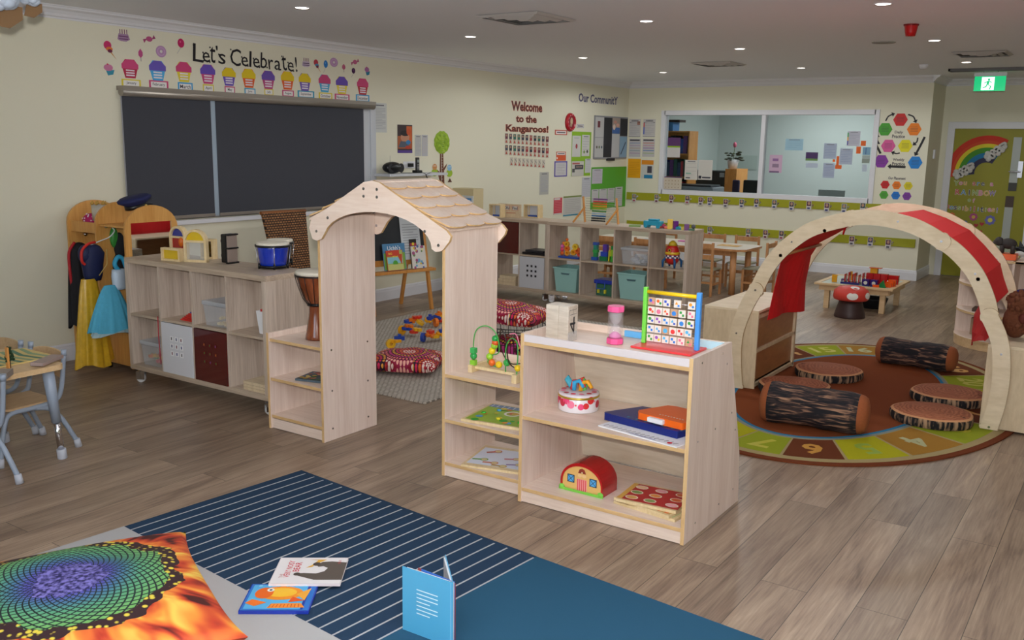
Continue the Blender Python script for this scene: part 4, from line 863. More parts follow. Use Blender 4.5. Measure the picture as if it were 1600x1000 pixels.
# things on the table
def on_tab(px, py): q = FL(px, py, zt); return q
q = on_tab(16, 560); s = Sheet((q.x, q.y, zt+.001), dU, -dV if dU.cross(-dV).z > 0 else dV, .34, .34, 'd8be78', .006)
for i in range(6): s.poly([(-.16+.055*i, -.16), (-.135+.055*i, -.16), (-.10+.055*i, .0), (-.13+.055*i, .16), (-.155+.055*i, .16), (-.13+.055*i, 0)], '4a7a62' if i % 2 else '88a078')
one(s.mb, 'play_mat', 'green and yellow wavy striped play board on the childrens table', 'play board')
q = on_tab(60, 570); 
one(MB(C('a08c86', .5)).box((-.10, -.035, 0), (.10, .035, .018), None, Matrix.Rotation(math.atan2(dU.y, dU.x)+.5, 3, 'Z'), (q.x, q.y+.05, zt+.007)), 'wooden_plank', 'pinkish flat wooden piece on the corner of the childrens table', 'wooden piece').location = (0, 0, 0)
q = on_tab(3, 590); one(MB(C('8e8278', .6)).box((-.07, -.05, 0), (.05, .05, .03), None, Matrix.Rotation(.8, 3, 'Z'), (q.x-.02, q.y, zt+.001)), 'stone_block', 'grey flat block at the left frame edge of the childrens table', 'block')
q = on_tab(16, 575); t = T('toy_tree', 'tiny dark green toy tree with wooden slot stand on the childrens table', 'toy tree', None, (q.x, q.y, zt+.001)); rr = random.Random(4)
MB(honey).box((q.x-.002, q.y-.02, zt+.001), (q.x+.022, q.y-.010, zt+.115)).build('wooden_stand', t, .002)
MB(C('4a3222')).cyl((q.x, q.y, zt+.001), (q.x, q.y, zt+.05), .005).build('trunk', t)
b = MB(C('1e3a1e', .8))
for i in range(40): a = rr.random()*6.28; h_ = rr.random(); rd = .026*(1-h_*.75); b.ball((q.x+rd*math.cos(a)*.8, q.y+rd*math.sin(a)*.8, zt+.038+.075*h_), .008, None, 6)
b.build('foliage', t)
# ================================================================== COSTUME RACK
RY0, RY1 = 4.03, 4.50
t = T('costume_rack', 'honey veneer dress-up rack of three arched panels with a mirror end', 'costume rack', None, (-6.45, RY0, 0))
def arch_panel(x, th, y0, y1, zs, ztop, nm, hole=None):
    n = 14; w_ = (y1-y0)/2; cy = (y0+y1)/2; pts = [(y0, .045), (y1, .045)]
    for i in range(n+1): a = math.pi*i/n; pts.append((cy+w_*math.cos(a), zs+(ztop-zs)*math.sin(a)))
    b = MB(costumew)
    if hole:
        h0, h1, hz0, hz1 = hole
        # frame as side posts, foot and arched head
        b.prism([(y0, .045), (h0, .045), (h0, zs), (y0, zs)], (x, 0, 0), (0,1,0), (0,0,1), (1,0,0), th); b.prism([(h1, .045), (y1, .045), (y1, zs), (h1, zs)], (x, 0, 0), (0,1,0), (0,0,1), (1,0,0), th); b.prism([(h0, .045), (h1, .045), (h1, hz0), (h0, hz0)], (x, 0, 0), (0,1,0), (0,0,1), (1,0,0), th)
        head = [(y0, zs), (h0, zs), (h0, hz1), (h1, hz1), (h1, zs)]+pts[2:-1]; b.prism(head, (x, 0, 0), (0,1,0), (0,0,1), (1,0,0), th)
    else: b.prism(pts, (x, 0, 0), (0,1,0), (0,0,1), (1,0,0), th)
    return b.build(nm, t, .003)
RX = (-6.14, -6.50, -6.87)
arch_panel(RX[0], .02, RY0, RY1-.02, 1.08, 1.255, 'arched_end_panel', (RY0+.05, RY1-.07, .30, 1.13))
MB(mat('mirror', rgb(215, 220, 220), .02, 1)).box((RX[0]+.004, RY0+.05, .30), (RX[0]+.009, RY1-.07, 1.13)).build('mirror', t)
arch_panel(RX[1], .02, RY0-.0, RY1-.06, 1.11, 1.265, 'arched_middle_panel')
arch_panel(RX[2], .02, RY0+.0, RY1-.02, 1.10, 1.26, 'arched_end_panel')
MB(costumew).box((RX[2]+.02, RY0+.02, 1.04), (RX[1], RY0+.036, 1.11)).build('tray_front', t, .002)
MB(costumew).box((RX[2]+.02, RY0+.02, 1.03), (RX[1], RY1-.08, 1.045)).build('tray', t, .002)
MB(costumew).box((RX[1]+.02, RY0+.02, 1.09), (RX[0], RY1-.10, 1.105)).build('tray', t, .002)
MB(costumew).box((RX[1]+.02, RY0+.03, .05), (RX[0], RY0+.05, .30)).build('lower_front', t, .002)
MB(costumew).box((RX[2]+.02, RY0+.03, .05), (RX[1], RY0+.05, .30)).build('lower_front', t, .002)
MB(costumew).box((RX[2]+.02, RY1-.08, .05), (RX[0], RY1-.06, 1.0)).build('back_board', t)
for x_, y_, z_ in ((RX[1]+.02, RY0+.06, 1.09), (RX[1]+.02, RY0+.24, 1.085), (RX[2]+.02, RY0+.12, 1.0)):
    MB(chrome).lathe([(.008, 0), (.008, .02), (.016, .03), (.014, .04), (.001, .043)], (x_, y_, z_), None, 14, Matrix.Rotation(math.radians(90), 3, 'Y')).build('hook_knob', t)
for x_ in (RX[0]-.0, RX[1], RX[2]):
    for y_ in (RY0+.05, RY1-.10): MB(black).cyl((x_+.01, y_, .001), (x_+.01, y_, .046), .018).build('foot', t)
# garments -----------------------------------------------------------
def cloth(name, col, rough=.7, sheen=True, alpha=1, metal=0):
    m_ = mat(name, col, rough, metal, alpha=alpha, bump=.25, bscale=35, vary=.12)
    return m_
def skirt(cx, cy, z1, z0, r1, r0, m_, nf=9, amp=.16, sx=1., sy=.5, seed=0, flare=1.0, hem=.0):
    rr = random.Random(seed); ph = [rr.random()*6 for _ in range(4)]; n = 84; rows = 16; vs = []
    for j in range(rows+1):
        u = j/rows; r_ = r1+(r0-r1)*u**flare; z = z1+(z0-z1)*u
        for k in range(n):
            a = 2*math.pi*k/n; w_ = 1+amp*u**.6*(.6*math.sin(nf*a+ph[0])+.3*math.sin((nf*2-3)*a+ph[1]+u)+.2*math.sin((nf//2)*a+ph[2]))
            vs.append((cx+sx*r_*w_*math.cos(a), cy+sy*r_*w_*math.sin(a), z+hem*u*math.sin(3*a+ph[3])))
    fs = [(j*n+k, j*n+(k+1) % n, (j+1)*n+(k+1) % n, (j+1)*n+k) for j in range(rows) for k in range(n)]
    b = MB(m_); b.add(vs, fs, None, True); return b
def hanger(cx, cy, z, w, t_, col='e8eef0'):
    b = MB(C(col, .3)); b.tube(smooth_path([(cx+.0, cy+.02, z+.07), (cx+.02, cy, z+.085), (cx+.015, cy-.01, z+.04), (cx, cy, z+.02)]), .003, None, 6); b.tube([(cx-w, cy, z-.04), (cx, cy, z+.02), (cx+w, cy, z-.04)], .0035, None, 6); b.build('hanger', t_)
# Costume coordinates are in the plane of the middle panel's right-hand side (y along the panel)
gx_, gy = -6.43, 4.085
t = T('yellow_gown', 'long shiny yellow costume gown with dark blue bodice hanging on the costume rack', 'costume', None, (gx_, gy, .95))
gold = mat('gold_satin', rgb(206, 164, 40), .32, 0, bump=.3, bscale=30, vary=.25)
bk1 = skirt(-6.385, 3.885, .72, .07, .06, .15, gold, 9, .15, .5, .95, 3, .8, .02).build('satin_skirt', t)
MB(C('8a6a28', .5)).ball((-6.34, 3.90, .50), .012, None, 8, (1, .6, 1)).build('rosette', t)
bl_ = cloth('navy_velvet', rgb(20, 30, 72), .6)
b = MB(bl_); b.lathe([(.06, .70), (.075, .74), (.085, .82), (.10, .90), (.07, .95), (.045, .965)], (0, 0, 0), None, 24); 
for v in b.v: v.x = -6.395+v.x*.55; v.y = 3.93+v.y*.98
b.build('bodice', t)
b = MB(bl_); b.ball((-6.395, 3.875, .90), .062, None, 14, (.75, .8, 1.15)); b.build('puff_sleeve', t)
b = MB(C('c8281e', .6)); b.tube(smooth_path([(-6.375, 3.95, .985), (-6.36, 3.88, .975), (-6.355, 3.83, .93), (-6.355, 3.825, .86), (-6.36, 3.85, .83)]), .010, None, 8); b.build('red_trim', t)
MB(C('b8a060', .5)).tube([(-6.345, 4.02, .93), (-6.335, 4.01, .82), (-6.35, 3.95, .74)], .004, None, 6).build('gold_piping', t)
b = MB(C('e8eef0', .3)); b.tube(smooth_path([(-6.435, 4.135, 1.075), (-6.42, 4.14, 1.05), (-6.41, 4.09, 1.01), (-6.405, 4.02, .99), (-6.40, 3.93, .965)]), .0045, None, 6); b.build('hanger', t)
t = T('blue_tutu_dress', 'light blue tulle costume dress with white sequin bodice, hanging in front of the yellow gown', 'costume', None, (-6.26, 4.17, .8))
tul = mat('blue_tulle', rgb(84, 176, 208), .75, alpha=.96, bump=.2, bscale=50, vary=.12)
skirt(-6.225, 3.95, .68, .345, .045, .185, tul, 11, .10, .37, .98, 5, .75, .01).build('tulle_skirt', t)
skirt(-6.225, 3.95, .45, .32, .10, .172, mat('pale_tulle', rgb(176, 208, 216), .8, alpha=.9, bump=.2, bscale=50), 12, .1, .36, .98, 6, 1, .01).build('tulle_underlayer', t)
b = MB(mat('white_sequins', rgb(196, 214, 232), .3, .2, bump=.6, bscale=260)); b.lathe([(.05, .64), (.052, .66), (.058, .74), (.05, .79)], (0,0,0), None, 20)
for v in b.v: v.x = -6.23+v.x*.6; v.y = 4.03+v.y
b.build('sequin_bodice', t)
b = MB(mat('turquoise_ruffle', rgb(50, 156, 196), .5, bump=.4, bscale=60)); b.tube(smooth_path([(-6.225, 4.03, .78), (-6.225, 4.0, .83), (-6.225, 4.03, .88), (-6.225, 4.07, .86), (-6.225, 4.09, .80)]), .017, None, 8); b.build('ruffle', t)
t = T('green_black_costume', 'crumpled green and black costume hanging behind the blue dress on the rack', 'costume', None, (-6.4, 4.24, .9))
b = MB(mat('green_satin', rgb(50, 130, 50), .4, bump=.5, bscale=30)); b.ball((-6.445, 4.15, 1.0), .05, None, 14, (.5, .7, 1.6)); b.build('green_part', t, subsurf=0)
b = MB(mat('black_knit', rgb(22, 22, 26), .8, bump=.5, bscale=60)); b.ball((-6.44, 4.19, .93), .06, None, 14, (.5, .8, 1.8)); b.ball((-6.44, 4.17, .78), .06, None, 14, (.5, .8, 1.6)); b.build('black_part', t)
t = T('black_cape', 'long black costume cape with red edge on the left arch of the rack', 'costume', None, (-6.78, 4.1, .9))
skirt(-6.77, 4.03, .90, .30, .05, .085, mat('black_cape_cloth', rgb(16, 16, 22), .75, bump=.3, bscale=25), 7, .14, .7, 1.0, 9, .7, .02).build('cape', t)
MB(mat('black_cape_cloth', rgb(16, 16, 22), .75)).ball((-6.77, 4.06, .90), .06, None, 14, (.7, 1, .8)).build('hood', t)
b = MB(C('b4202a', .6)); b.tube(smooth_path([(-6.76, 4.02, .95), (-6.75, 3.965, .88), (-6.75, 3.96, .75), (-6.76, 3.975, .60), (-6.77, 3.98, .52)]), .011, None, 8); b.build('red_lining', t)
# hats on the rack
t = T('peaked_hat', 'dark navy peaked cap tipped on top of the costume rack', 'hat', None, (-6.32, 4.30, 1.12)); nv = mat('navy_felt', rgb(24, 30, 76), .8)
R = Matrix.Rotation(math.radians(12), 3, 'X') 
b = MB(nv); b.lathe([(.08, 0), (.085, .03), (.13, .055), (.135, .07), (.11, .085), (.001, .09)], (0,0,0), None, 28)
for v in b.v: v.x *= .75
b.v = [R @ v+Vector((-6.32, 4.27, 1.225)) for v in b.v]; b.build('crown', t)
b = MB(black); b.lathe([(.083, .0), (.088, .002), (.088, .03), (.083, .032)], (0,0,0), None, 24); b.prism([(-.07, .05), (-.05, .12), (.05, .12), (.07, .05)], (0, 0, .0), (1,0,0), (0,1,0), (0,0,1), .006)
b.v = [R @ Vector((v.x*.78, v.y, v.z))+Vector((-6.32, 4.27, 1.222)) for v in b.v]; b.build('band_and_peak', t)
MB(C('c8a84a', .3)).ball((-6.24, 4.30, 1.24), .014, None, 8, (.5, 1, 1)).build('badge', t)
t = T('princess_tiara', 'small pale crown with gold points on top of the costume rack', 'crown', None, (-6.62, 4.18, 1.05)); cr_ = mat('silver_lace', rgb(190, 184, 170), .4, .3)
b = MB(cr_); b.lathe([(.05, 0), (.055, .12), (.053, .12), (.048, 0)], (-6.60, 4.14, 1.12), None, 20, None, True); b.build('band', t)
for k in range(7): a = k*math.pi*2/7; MB(C('b89040', .3)).lathe([(.009, 0), (.011, .012), (.001, .03)], (-6.60+.05*math.cos(a), 4.14+.05*math.sin(a), 1.24), None, 8).build('point', t)
t = T('dotted_hat', 'magenta bonnet with white dots in the left tray of the costume rack', 'hat', None, (-6.72, 4.12, 1.05)); mg = mat('magenta_cloth', rgb(170, 20, 90), .7)
b = MB(mg); b.ball((-6.71, 4.14, 1.115), .065, None, 18, (1, .95, .85)); h = b.build('bonnet', t); rr = random.Random(1)
b = MB(C('e8d8e0'))
for k in range(26):
    a, e_ = rr.random()*6.28, rr.random()*1.4; d = Vector((math.cos(a)*math.cos(e_), math.sin(a)*math.cos(e_), math.sin(e_))); b.ball(Vector((-6.71, 4.14, 1.115))+Vector((d.x*.065, d.y*.062, d.z*.056)), .006, None, 6)
b.build('white_dots', h)
t2 = one(MB(mat('orange_red_cloth', rgb(230, 70, 40), .6, bump=.3, bscale=40)).ball((-6.71, 4.29, 1.125), .075, None, 16, (1, .8, .9)), 'red_hat', 'orange red cloth hat behind the magenta bonnet in the rack tray', 'hat')
# ================================================================== WICKER CHAIR BACK
wk = bpy.data.materials.new('woven_wicker'); wk.use_nodes = True; nt = wk.node_tree; bs = nt.nodes['Principled BSDF']; tc = nt.nodes.new('ShaderNodeTexCoord'); mp = nt.nodes.new('ShaderNodeMapping'); mp.inputs['Rotation'].default_value = (0, 0, 0)
br = nt.nodes.new('ShaderNodeTexBrick'); br.inputs['Scale'].default_value = 1; br.inputs['Brick Width'].default_value = .032; br.inputs['Row Height'].default_value = .022; br.inputs['Mortar Size'].default_value = .006; br.inputs['Mortar Smooth'].default_value = .6
br.inputs['Color1'].default_value = rgb(176, 124, 76); br.inputs['Color2'].default_value = rgb(146, 98, 58); br.inputs['Mortar'].default_value = rgb(48, 30, 18)
cb = nt.nodes.new('ShaderNodeCombineXYZ'); sp = nt.nodes.new('ShaderNodeSeparateXYZ'); nt.links.new(tc.outputs['Object'], sp.inputs[0]); nt.links.new(sp.outputs[1], cb.inputs[0]); nt.links.new(sp.outputs[2], cb.inputs[1]); nt.links.new(cb.outputs[0], br.inputs[0]); nt.links.new(br.outputs['Color'], bs.inputs['Base Color'])
bp = nt.nodes.new('ShaderNodeBump'); bp.inputs['Strength'].default_value = .8; bp.inputs['Distance'].default_value = .006; bp.invert = True; nt.links.new(br.outputs['Fac'], bp.inputs['Height']); nt.links.new(bp.outputs[0], bs.inputs['Normal']); bs.inputs['Roughness'].default_value = .6
WXp = -6.60
a1, a2, a3 = WX(407, 333, WXp), WX(474, 329, WXp), WX(483, 415, WXp); a4 = WX(433, 415, WXp)
t = T('wicker_chair', 'brown woven wicker chair standing against the wall under the window', 'chair', None, (WXp, (a1.y+a2.y)/2, 0))
MB(wk).prism([(a1.y, a1.z), (a2.y, a2.z), (a3.y, .42), (a4.y, .42)], (WXp, 0, 0), (0,1,0), (0,0,1), (1,0,0), .03).build('woven_back', t)
MB(mat('wicker_rail', rgb(140, 84, 40), .5)).tube([(WXp+.015, a1.y-.01, a1.z), (WXp+.015, a2.y+.01, a2.z)], .016, None, 10).build('top_rail', t)
MB(wk).box((WXp, a4.y, .39), (WXp+.42, a3.y, .42)).build('seat', t)
for dx in (.02, .38):
    for yy in (a4.y+.03, a3.y-.03): MB(mat('wicker_rail', rgb(140, 84, 40), .5)).cyl((WXp+dx, yy, .001), (WXp+dx, yy, .40), .016).build('leg', t)
# ================================================================== RUGS
def rug_mat(name, col, scale=500, b_=.3, vary=.15): return mat(name, col, .95, spec=.1, bump=b_, bscale=scale, vary=vary)
teal = rug_mat('teal_pile', rgb(44, 84, 108)); navy_r = rug_mat('navy_pile', rgb(42, 62, 84)); lgrey = rug_mat('light_grey_pile', rgb(176, 174, 172)); cream_r = rug_mat('cream_pile', rgb(176, 178, 180))
O_ = Vector((-3.59, 3.325, 0)); e3 = Vector((-1.005, 3.085, 0)); ru = (e3-O_).normalized(); rv = Vector((ru.y, -ru.x, 0))   # rv towards the viewer
if rv.y > 0: rv = -rv
def rp(u, v, z): q = O_+ru*u+rv*v; return (q.x, q.y, z)
t = T('striped_rug', 'large teal and grey rug with cream pinstripes in the foreground', 'rug', None, tuple(O_))
W_, D_ = 4.2, 4.2
b = MB(teal); b.add([rp(0,0,.001), rp(W_,0,.001), rp(W_,D_,.001), rp(0,D_,.001), rp(0,0,.010), rp(W_,0,.010), rp(W_,D_,.010), rp(0,D_,.010)], [(0,1,2,3), (4,7,6,5), (0,4,5,1), (1,5,6,2), (2,6,7,3), (3,7,4,0)]); b.build('pile_base', t)
SE = 1.60; SV = 1.0
b = MB(navy_r); b.add([rp(0,0,.0108), rp(SE,0,.0108), rp(SE,D_,.0108), rp(0,D_,.0108)], [(0,3,2,1)]); b.build('striped_field', t)
b = MB(cream_r)
n_ = 22
for i in range(n_):
    u = .055+i*(SE-.06)/(n_-1); 
    b.add([rp(u,.0+.02,.0114), rp(u+.0085,.02,.0114), rp(u+.0085,3.0,.0114), rp(u,3.0,.0114)], [(0,3,2,1)])
b.build('pinstripes', t)
b = MB(lgrey); b.add([rp(0,SV,.012), rp(0,D_,.012), rp(2.3,D_,.012), rp(2.3,SV+.0,.012)], [(0,1,2,3)]); b.build('grey_field', t)
# woven grey rug beyond the doorway
wv = bpy.data.materials.new('chunky_grey_weave'); wv.use_nodes = True; nt = wv.node_tree; bs = nt.nodes['Principled BSDF']; tc = nt.nodes.new('ShaderNodeTexCoord')
ck = nt.nodes.new('ShaderNodeTexBrick'); ck.inputs['Scale'].default_value = 1; ck.inputs['Brick Width'].default_value = .04; ck.inputs['Row Height'].default_value = .028; ck.inputs['Mortar Size'].default_value = .004; ck.inputs['Mortar Smooth'].default_value = .3
ck.inputs['Color1'].default_value = rgb(196, 188, 176); ck.inputs['Color2'].default_value = rgb(182, 173, 160); ck.inputs['Mortar'].default_value = rgb(122, 113, 103)
nt.links.new(tc.outputs['Object'], ck.inputs[0]); nt.links.new(ck.outputs['Color'], bs.inputs['Base Color']); bs.inputs['Roughness'].default_value = .95
wr = MB(wv); wr.box((-6.12, 4.74, .001), (-3.90, 8.05, .012)); one(wr, 'woven_rug', 'grey chunky woven rug behind the playhouse doorway', 'rug')
# ================================================================== CUSHIONS
def pillow_mesh(w, d, h, m_, seed=0, nseg=28, corner=.0, sag=.0):
    rr = random.Random(seed); b = MB(m_); n = nseg; top = []; vs = []
    ph = [rr.random()*6 for _ in range(6)]
    def P(u, v, s_):
        k = ((1-u**2)*(1-v**2)); k = max(k, 0)**.42
        ed = 1-.07*(1-abs(u)**3)*(abs(v)**6)-.0; ed2 = 1-.07*(1-abs(v)**3)*(abs(u)**6)
        wr_ = .035*math.sin(5*u+ph[0])*math.sin(4*v+ph[1])+.02*math.sin(9*u+4*v+ph[2])
        return (u*w/2*ed2, v*d/2*ed, s_*h/2*k*(1+wr_*2)+h/2*(1 if s_ > 0 else k*.0+1)-sag*0)
    for s_ in (1, -1):
        for j in range(n+1):
            for i in range(n+1):
                u, v = -1+2*i/n, -1+2*j/n; p_ = P(u, v, s_)
                if s_ < 0: p_ = (p_[0], p_[1], max(0.0, h/2-(h/2)*((1-u**2)*(1-v**2))**.25 if (abs(u) < 1 and abs(v) < 1) else h/2))
                vs.append(p_)
    N2 = (n+1)*(n+1); fs = []
    for j in range(n):
        for i in range(n):
            a = j*(n+1)+i; fs.append((a, a+1, a+n+2, a+n+1)); fs.append((N2+a, N2+a+n+1, N2+a+n+2, N2+a+1))
    b.add(vs, fs, None, True); return b
def mandala(name, seed):
    m_ = bpy.data.materials.new(name); m_.use_nodes = True; nt = m_.node_tree; N = nt.nodes.new; Lk = nt.links.new; bs = nt.nodes['Principled BSDF']; tc = N('ShaderNodeTexCoord')
    def M(op, a, b_=None, c=None):
        q = N('ShaderNodeMath'); q.operation = op
        for i, v in enumerate((a, b_, c)):
            if v is None: continue
            if isinstance(v, (int, float)): q.inputs[i].default_value = v
            else: Lk(v, q.inputs[i])
        return q.outputs[0]
    rr = random.Random(seed); bests = []
    sp = N('ShaderNodeSeparateXYZ'); Lk(tc.outputs['Object'], sp.inputs[0]); 
    cur = None
    for (cx, cy, R_) in ((0.02, -.02, .17), (-.22, .1, .15), (.24, .12, .15), (.22, -.22, .12), (-.25, -.2, .14)):
        dx = M('SUBTRACT', sp.outputs[0], cx); dy = M('SUBTRACT', sp.outputs[1], cy)
        r_ = M('SQRT', M('ADD', M('MULTIPLY', dx, dx), M('MULTIPLY', dy, dy))); a_ = M('ARCTAN2', dy, dx)
        u = M('MULTIPLY', r_, 1/.027); ring = M('FLOOR', u); fu = M('SUBTRACT', M('FRACT', u), .5)
        cnt = M('ADD', M('MULTIPLY', ring, 6.0), 6); v = M('FRACT', M('MULTIPLY', M('ADD', M('DIVIDE', a_, 2*math.pi), .5), cnt)); fv = M('SUBTRACT', v, .5)
        dd = M('SQRT', M('ADD', M('MULTIPLY', fu, fu), M('MULTIPLY', fv, fv))); dot = M('LESS_THAN', dd, .37)
        def ramp(inp, cols):
            cr = N('ShaderNodeValToRGB'); cr.color_ramp.interpolation = 'CONSTANT'; k = len(cols)
            while len(cr.color_ramp.elements) < k: cr.color_ramp.elements.new(.5)
            for i, c in enumerate(cols): cr.color_ramp.elements[i].position = i/k; cr.color_ramp.elements[i].color = rgb(*c)
            Lk(inp, cr.inputs[0]); return cr.outputs[0]
        f1 = M('FRACT', M('MULTIPLY', ring, .137)); f2 = M('FRACT', M('ADD', M('MULTIPLY', ring, .37), .11))
        base = ramp(f2, [(150, 14, 40), (60, 16, 50), (186, 20, 36), (36, 14, 40), (160, 20, 70), (110, 14, 30)])
        dots = ramp(f1, [(240, 220, 210), (230, 110, 50), (220, 40, 90), (240, 170, 60), (200, 60, 140), (235, 120, 120), (250, 190, 170)])
        mx = N('ShaderNodeMixRGB'); Lk(dot, mx.inputs[0]); Lk(base, mx.inputs[1]); Lk(dots, mx.inputs[2])
        if cur is None: cur = mx.outputs[0]
        else:
            ins = M('LESS_THAN', r_, R_); m2 = N('ShaderNodeMixRGB'); Lk(ins, m2.inputs[0]); Lk(cur, m2.inputs[1]); Lk(mx.outputs[0], m2.inputs[2]); cur = m2.outputs[0]
    Lk(cur, bs.inputs['Base Color']); bs.inputs['Roughness'].default_value = .8; return m_
mand = mandala('pink_mandala_fabric', 1)
def place(mb, name, lab, cat, loc, rz=0, group=None, rx=0, ry=0, **kw):
    o = mb.build(name, **kw); o.location = loc; o.rotation_euler = (rx, ry, rz); return tag(o, lab, cat, group)
q = FL(632, 596, .0); place(pillow_mesh(.56, .50, .15, mand, 1), 'patterned_cushion', 'pink and red dotted mandala cushion lying on the grey woven rug', 'cushion', (q.x-.20, q.y+.27, .013), .45, 'mandala cushions')
# wire basket with cushions
q = FL(805, 560, .0); bx_, by_ = -3.38, 5.60
q0 = FL(800, 566, 0); bx_, by_ = q0.x-.12, q0.y+.16
t = T('wire_basket', 'black wire basket of dotted cushions seen between doorway and display shelf', 'basket', None, (bx_, by_, 0)); hb = .28; wb = .30
for z_ in (.018, .15, hb): MB(black).tube([(bx_+wb*math.cos(a)*1., by_+wb*math.sin(a)*.85, z_) for a in [2*math.pi*k/28 for k in range(28)]], .004, None, 6, True).build('ring', t)
for k in range(26):
    a = 2*math.pi*k/26; MB(black).tube([(bx_+wb*math.cos(a), by_+wb*.85*math.sin(a), .0135), (bx_+wb*math.cos(a), by_+wb*.85*math.sin(a), hb)], .003, None, 5).build('wire', t)
place(pillow_mesh(.42, .36, .16, mandala('dark_mandala_fabric', 2), 3), 'patterned_cushion', 'dark red dotted cushion stuffed inside the wire basket', 'cushion', (bx_, by_, .02), .3, 'mandala cushions')
place(pillow_mesh(.64, .52, .17, mand, 5), 'patterned_cushion', 'pink and orange dotted cushion balanced on top of the wire basket', 'cushion', (bx_-.05, by_+.02, hb+.005), .2, 'mandala cushions', 0, .08)
# sunflower cushion
def sunflower():
    m_ = bpy.data.materials.new('sunflower_print'); m_.use_nodes = True; nt = m_.node_tree; N = nt.nodes.new; Lk = nt.links.new; bs = nt.nodes['Principled BSDF']; tc = N('ShaderNodeTexCoord')
    def M(op, a, b_=None, c=None):
        q = N('ShaderNodeMath'); q.operation = op
        for i, v in enumerate((a, b_, c)):
            if v is None: continue
            if isinstance(v, (int, float)): q.inputs[i].default_value = v
            else: Lk(v, q.inputs[i])
        return q.outputs[0]
    def mix(f, a, b_):
        q = N('ShaderNodeMixRGB')
        for i, v in enumerate((f, a, b_)):
            if isinstance(v, (int, float)): q.inputs[i].default_value = v
            elif isinstance(v, tuple): q.inputs[i].default_value = v
            else: Lk(v, q.inputs[i])
        return q.outputs[0]
    sp = N('ShaderNodeSeparateXYZ'); Lk(tc.outputs['Object'], sp.inputs[0]); x, y = sp.outputs[0], sp.outputs[1]
    nz = N('ShaderNodeTexNoise'); nz.inputs['Scale'].default_value = 9; Lk(tc.outputs['Object'], nz.inputs[0])
    x = M('ADD', x, .04); r_ = M('SQRT', M('ADD', M('MULTIPLY', x, x), M('MULTIPLY', y, y))); a_ = M('DIVIDE', M('ARCTAN2', y, x), 2*math.pi)
    rn = M('ADD', r_, M('MULTIPLY', M('SUBTRACT', nz.outputs['Fac'], .5), .16))
    # seed spirals
    s1 = M('FRACT', M('ADD', M('MULTIPLY', a_, 42), M('MULTIPLY', r_, 36))); s2 = M('FRACT', M('SUBTRACT', M('MULTIPLY', a_, 42), M('MULTIPLY', r_, 36)))
    d1 = M('ABSOLUTE', M('SUBTRACT', s1, .5)); d2 = M('ABSOLUTE', M('SUBTRACT', s2, .5)); seed = M('LESS_THAN', M('MAXIMUM', d1, d2), .37)
    cr = N('ShaderNodeValToRGB'); Lk(M('MULTIPLY', r_, 2.2), cr.inputs[0]); e = cr.color_ramp.elements; e[0].color = rgb(54, 48, 110); e[0].position = .18; e[1].color = rgb(196, 208, 84); e[1].position = .95
    for p_, c in ((.30, (84, 80, 170)), (.40, (70, 120, 150)), (.52, (90, 160, 120)), (.74, (120, 180, 96))): k = e.new(p_); k.color = rgb(*c)
    base = mix(seed, rgb(24, 40, 40), cr.outputs[0])
    fz = N('ShaderNodeTexNoise'); fz.inputs['Scale'].default_value = 60; Lk(tc.outputs['Object'], fz.inputs[0]); pc = N('ShaderNodeValToRGB'); Lk(fz.outputs['Fac'], pc.inputs[0]); pc.color_ramp.elements[0].color = rgb(30, 24, 84); pc.color_ramp.elements[0].position = .38; pc.color_ramp.elements[1].color = rgb(132, 124, 200); pc.color_ramp.elements[1].position = .64
    base = mix(M('LESS_THAN', rn, .125), base, pc.outputs[0])
    # florets ring
    vo = N('ShaderNodeTexVoronoi'); vo.inputs['Scale'].default_value = 38; Lk(tc.outputs['Object'], vo.inputs[0]); fl = N('ShaderNodeValToRGB'); Lk(vo.outputs['Distance'], fl.inputs[0]); fl.color_ramp.elements[0].color = rgb(226, 204, 70); fl.color_ramp.elements[0].position = .28; fl.color_ramp.elements[1].color = rgb(52, 26, 30); fl.color_ramp.elements[1].position = .42
    base = mix(M('GREATER_THAN', rn, .325), base, fl.outputs[0])
    # petals
    cb = N('ShaderNodeCombineXYZ'); Lk(M('MULTIPLY', a_, 26), cb.inputs[0]); Lk(M('MULTIPLY', r_, 4.5), cb.inputs[1]); pn = N('ShaderNodeTexNoise'); pn.inputs['Scale'].default_value = 1.1; pn.inputs['Detail'].default_value = 2; pn.inputs['Distortion'].default_value = .6; Lk(cb.outputs[0], pn.inputs[0])
    pr = N('ShaderNodeValToRGB'); Lk(pn.outputs['Fac'], pr.inputs[0]); e = pr.color_ramp.elements; e[0].position = .34; e[0].color = rgb(70, 20, 14); e[1].position = .66; e[1].color = rgb(244, 206, 90)
    for p_, c in ((.40, (190, 58, 30)), (.48, (222, 104, 44)), (.56, (236, 150, 56))): k = e.new(p_); k.color = rgb(*c)
    base = mix(M('GREATER_THAN', rn, .385), base, pr.outputs[0])
    Lk(base, bs.inputs['Base Color']); bs.inputs['Roughness'].default_value = .75; return m_
cq = FL(92, 935, .12)
SUN = (-2.975, 1.66, .014)
pm = pillow_mesh(.98, .98, .20, sunflower(), 8, 44)
place(pm, 'sunflower_cushion', 'large floor cushion printed with an orange sunflower with purple and green centre', 'cushion', SUN, -.44)
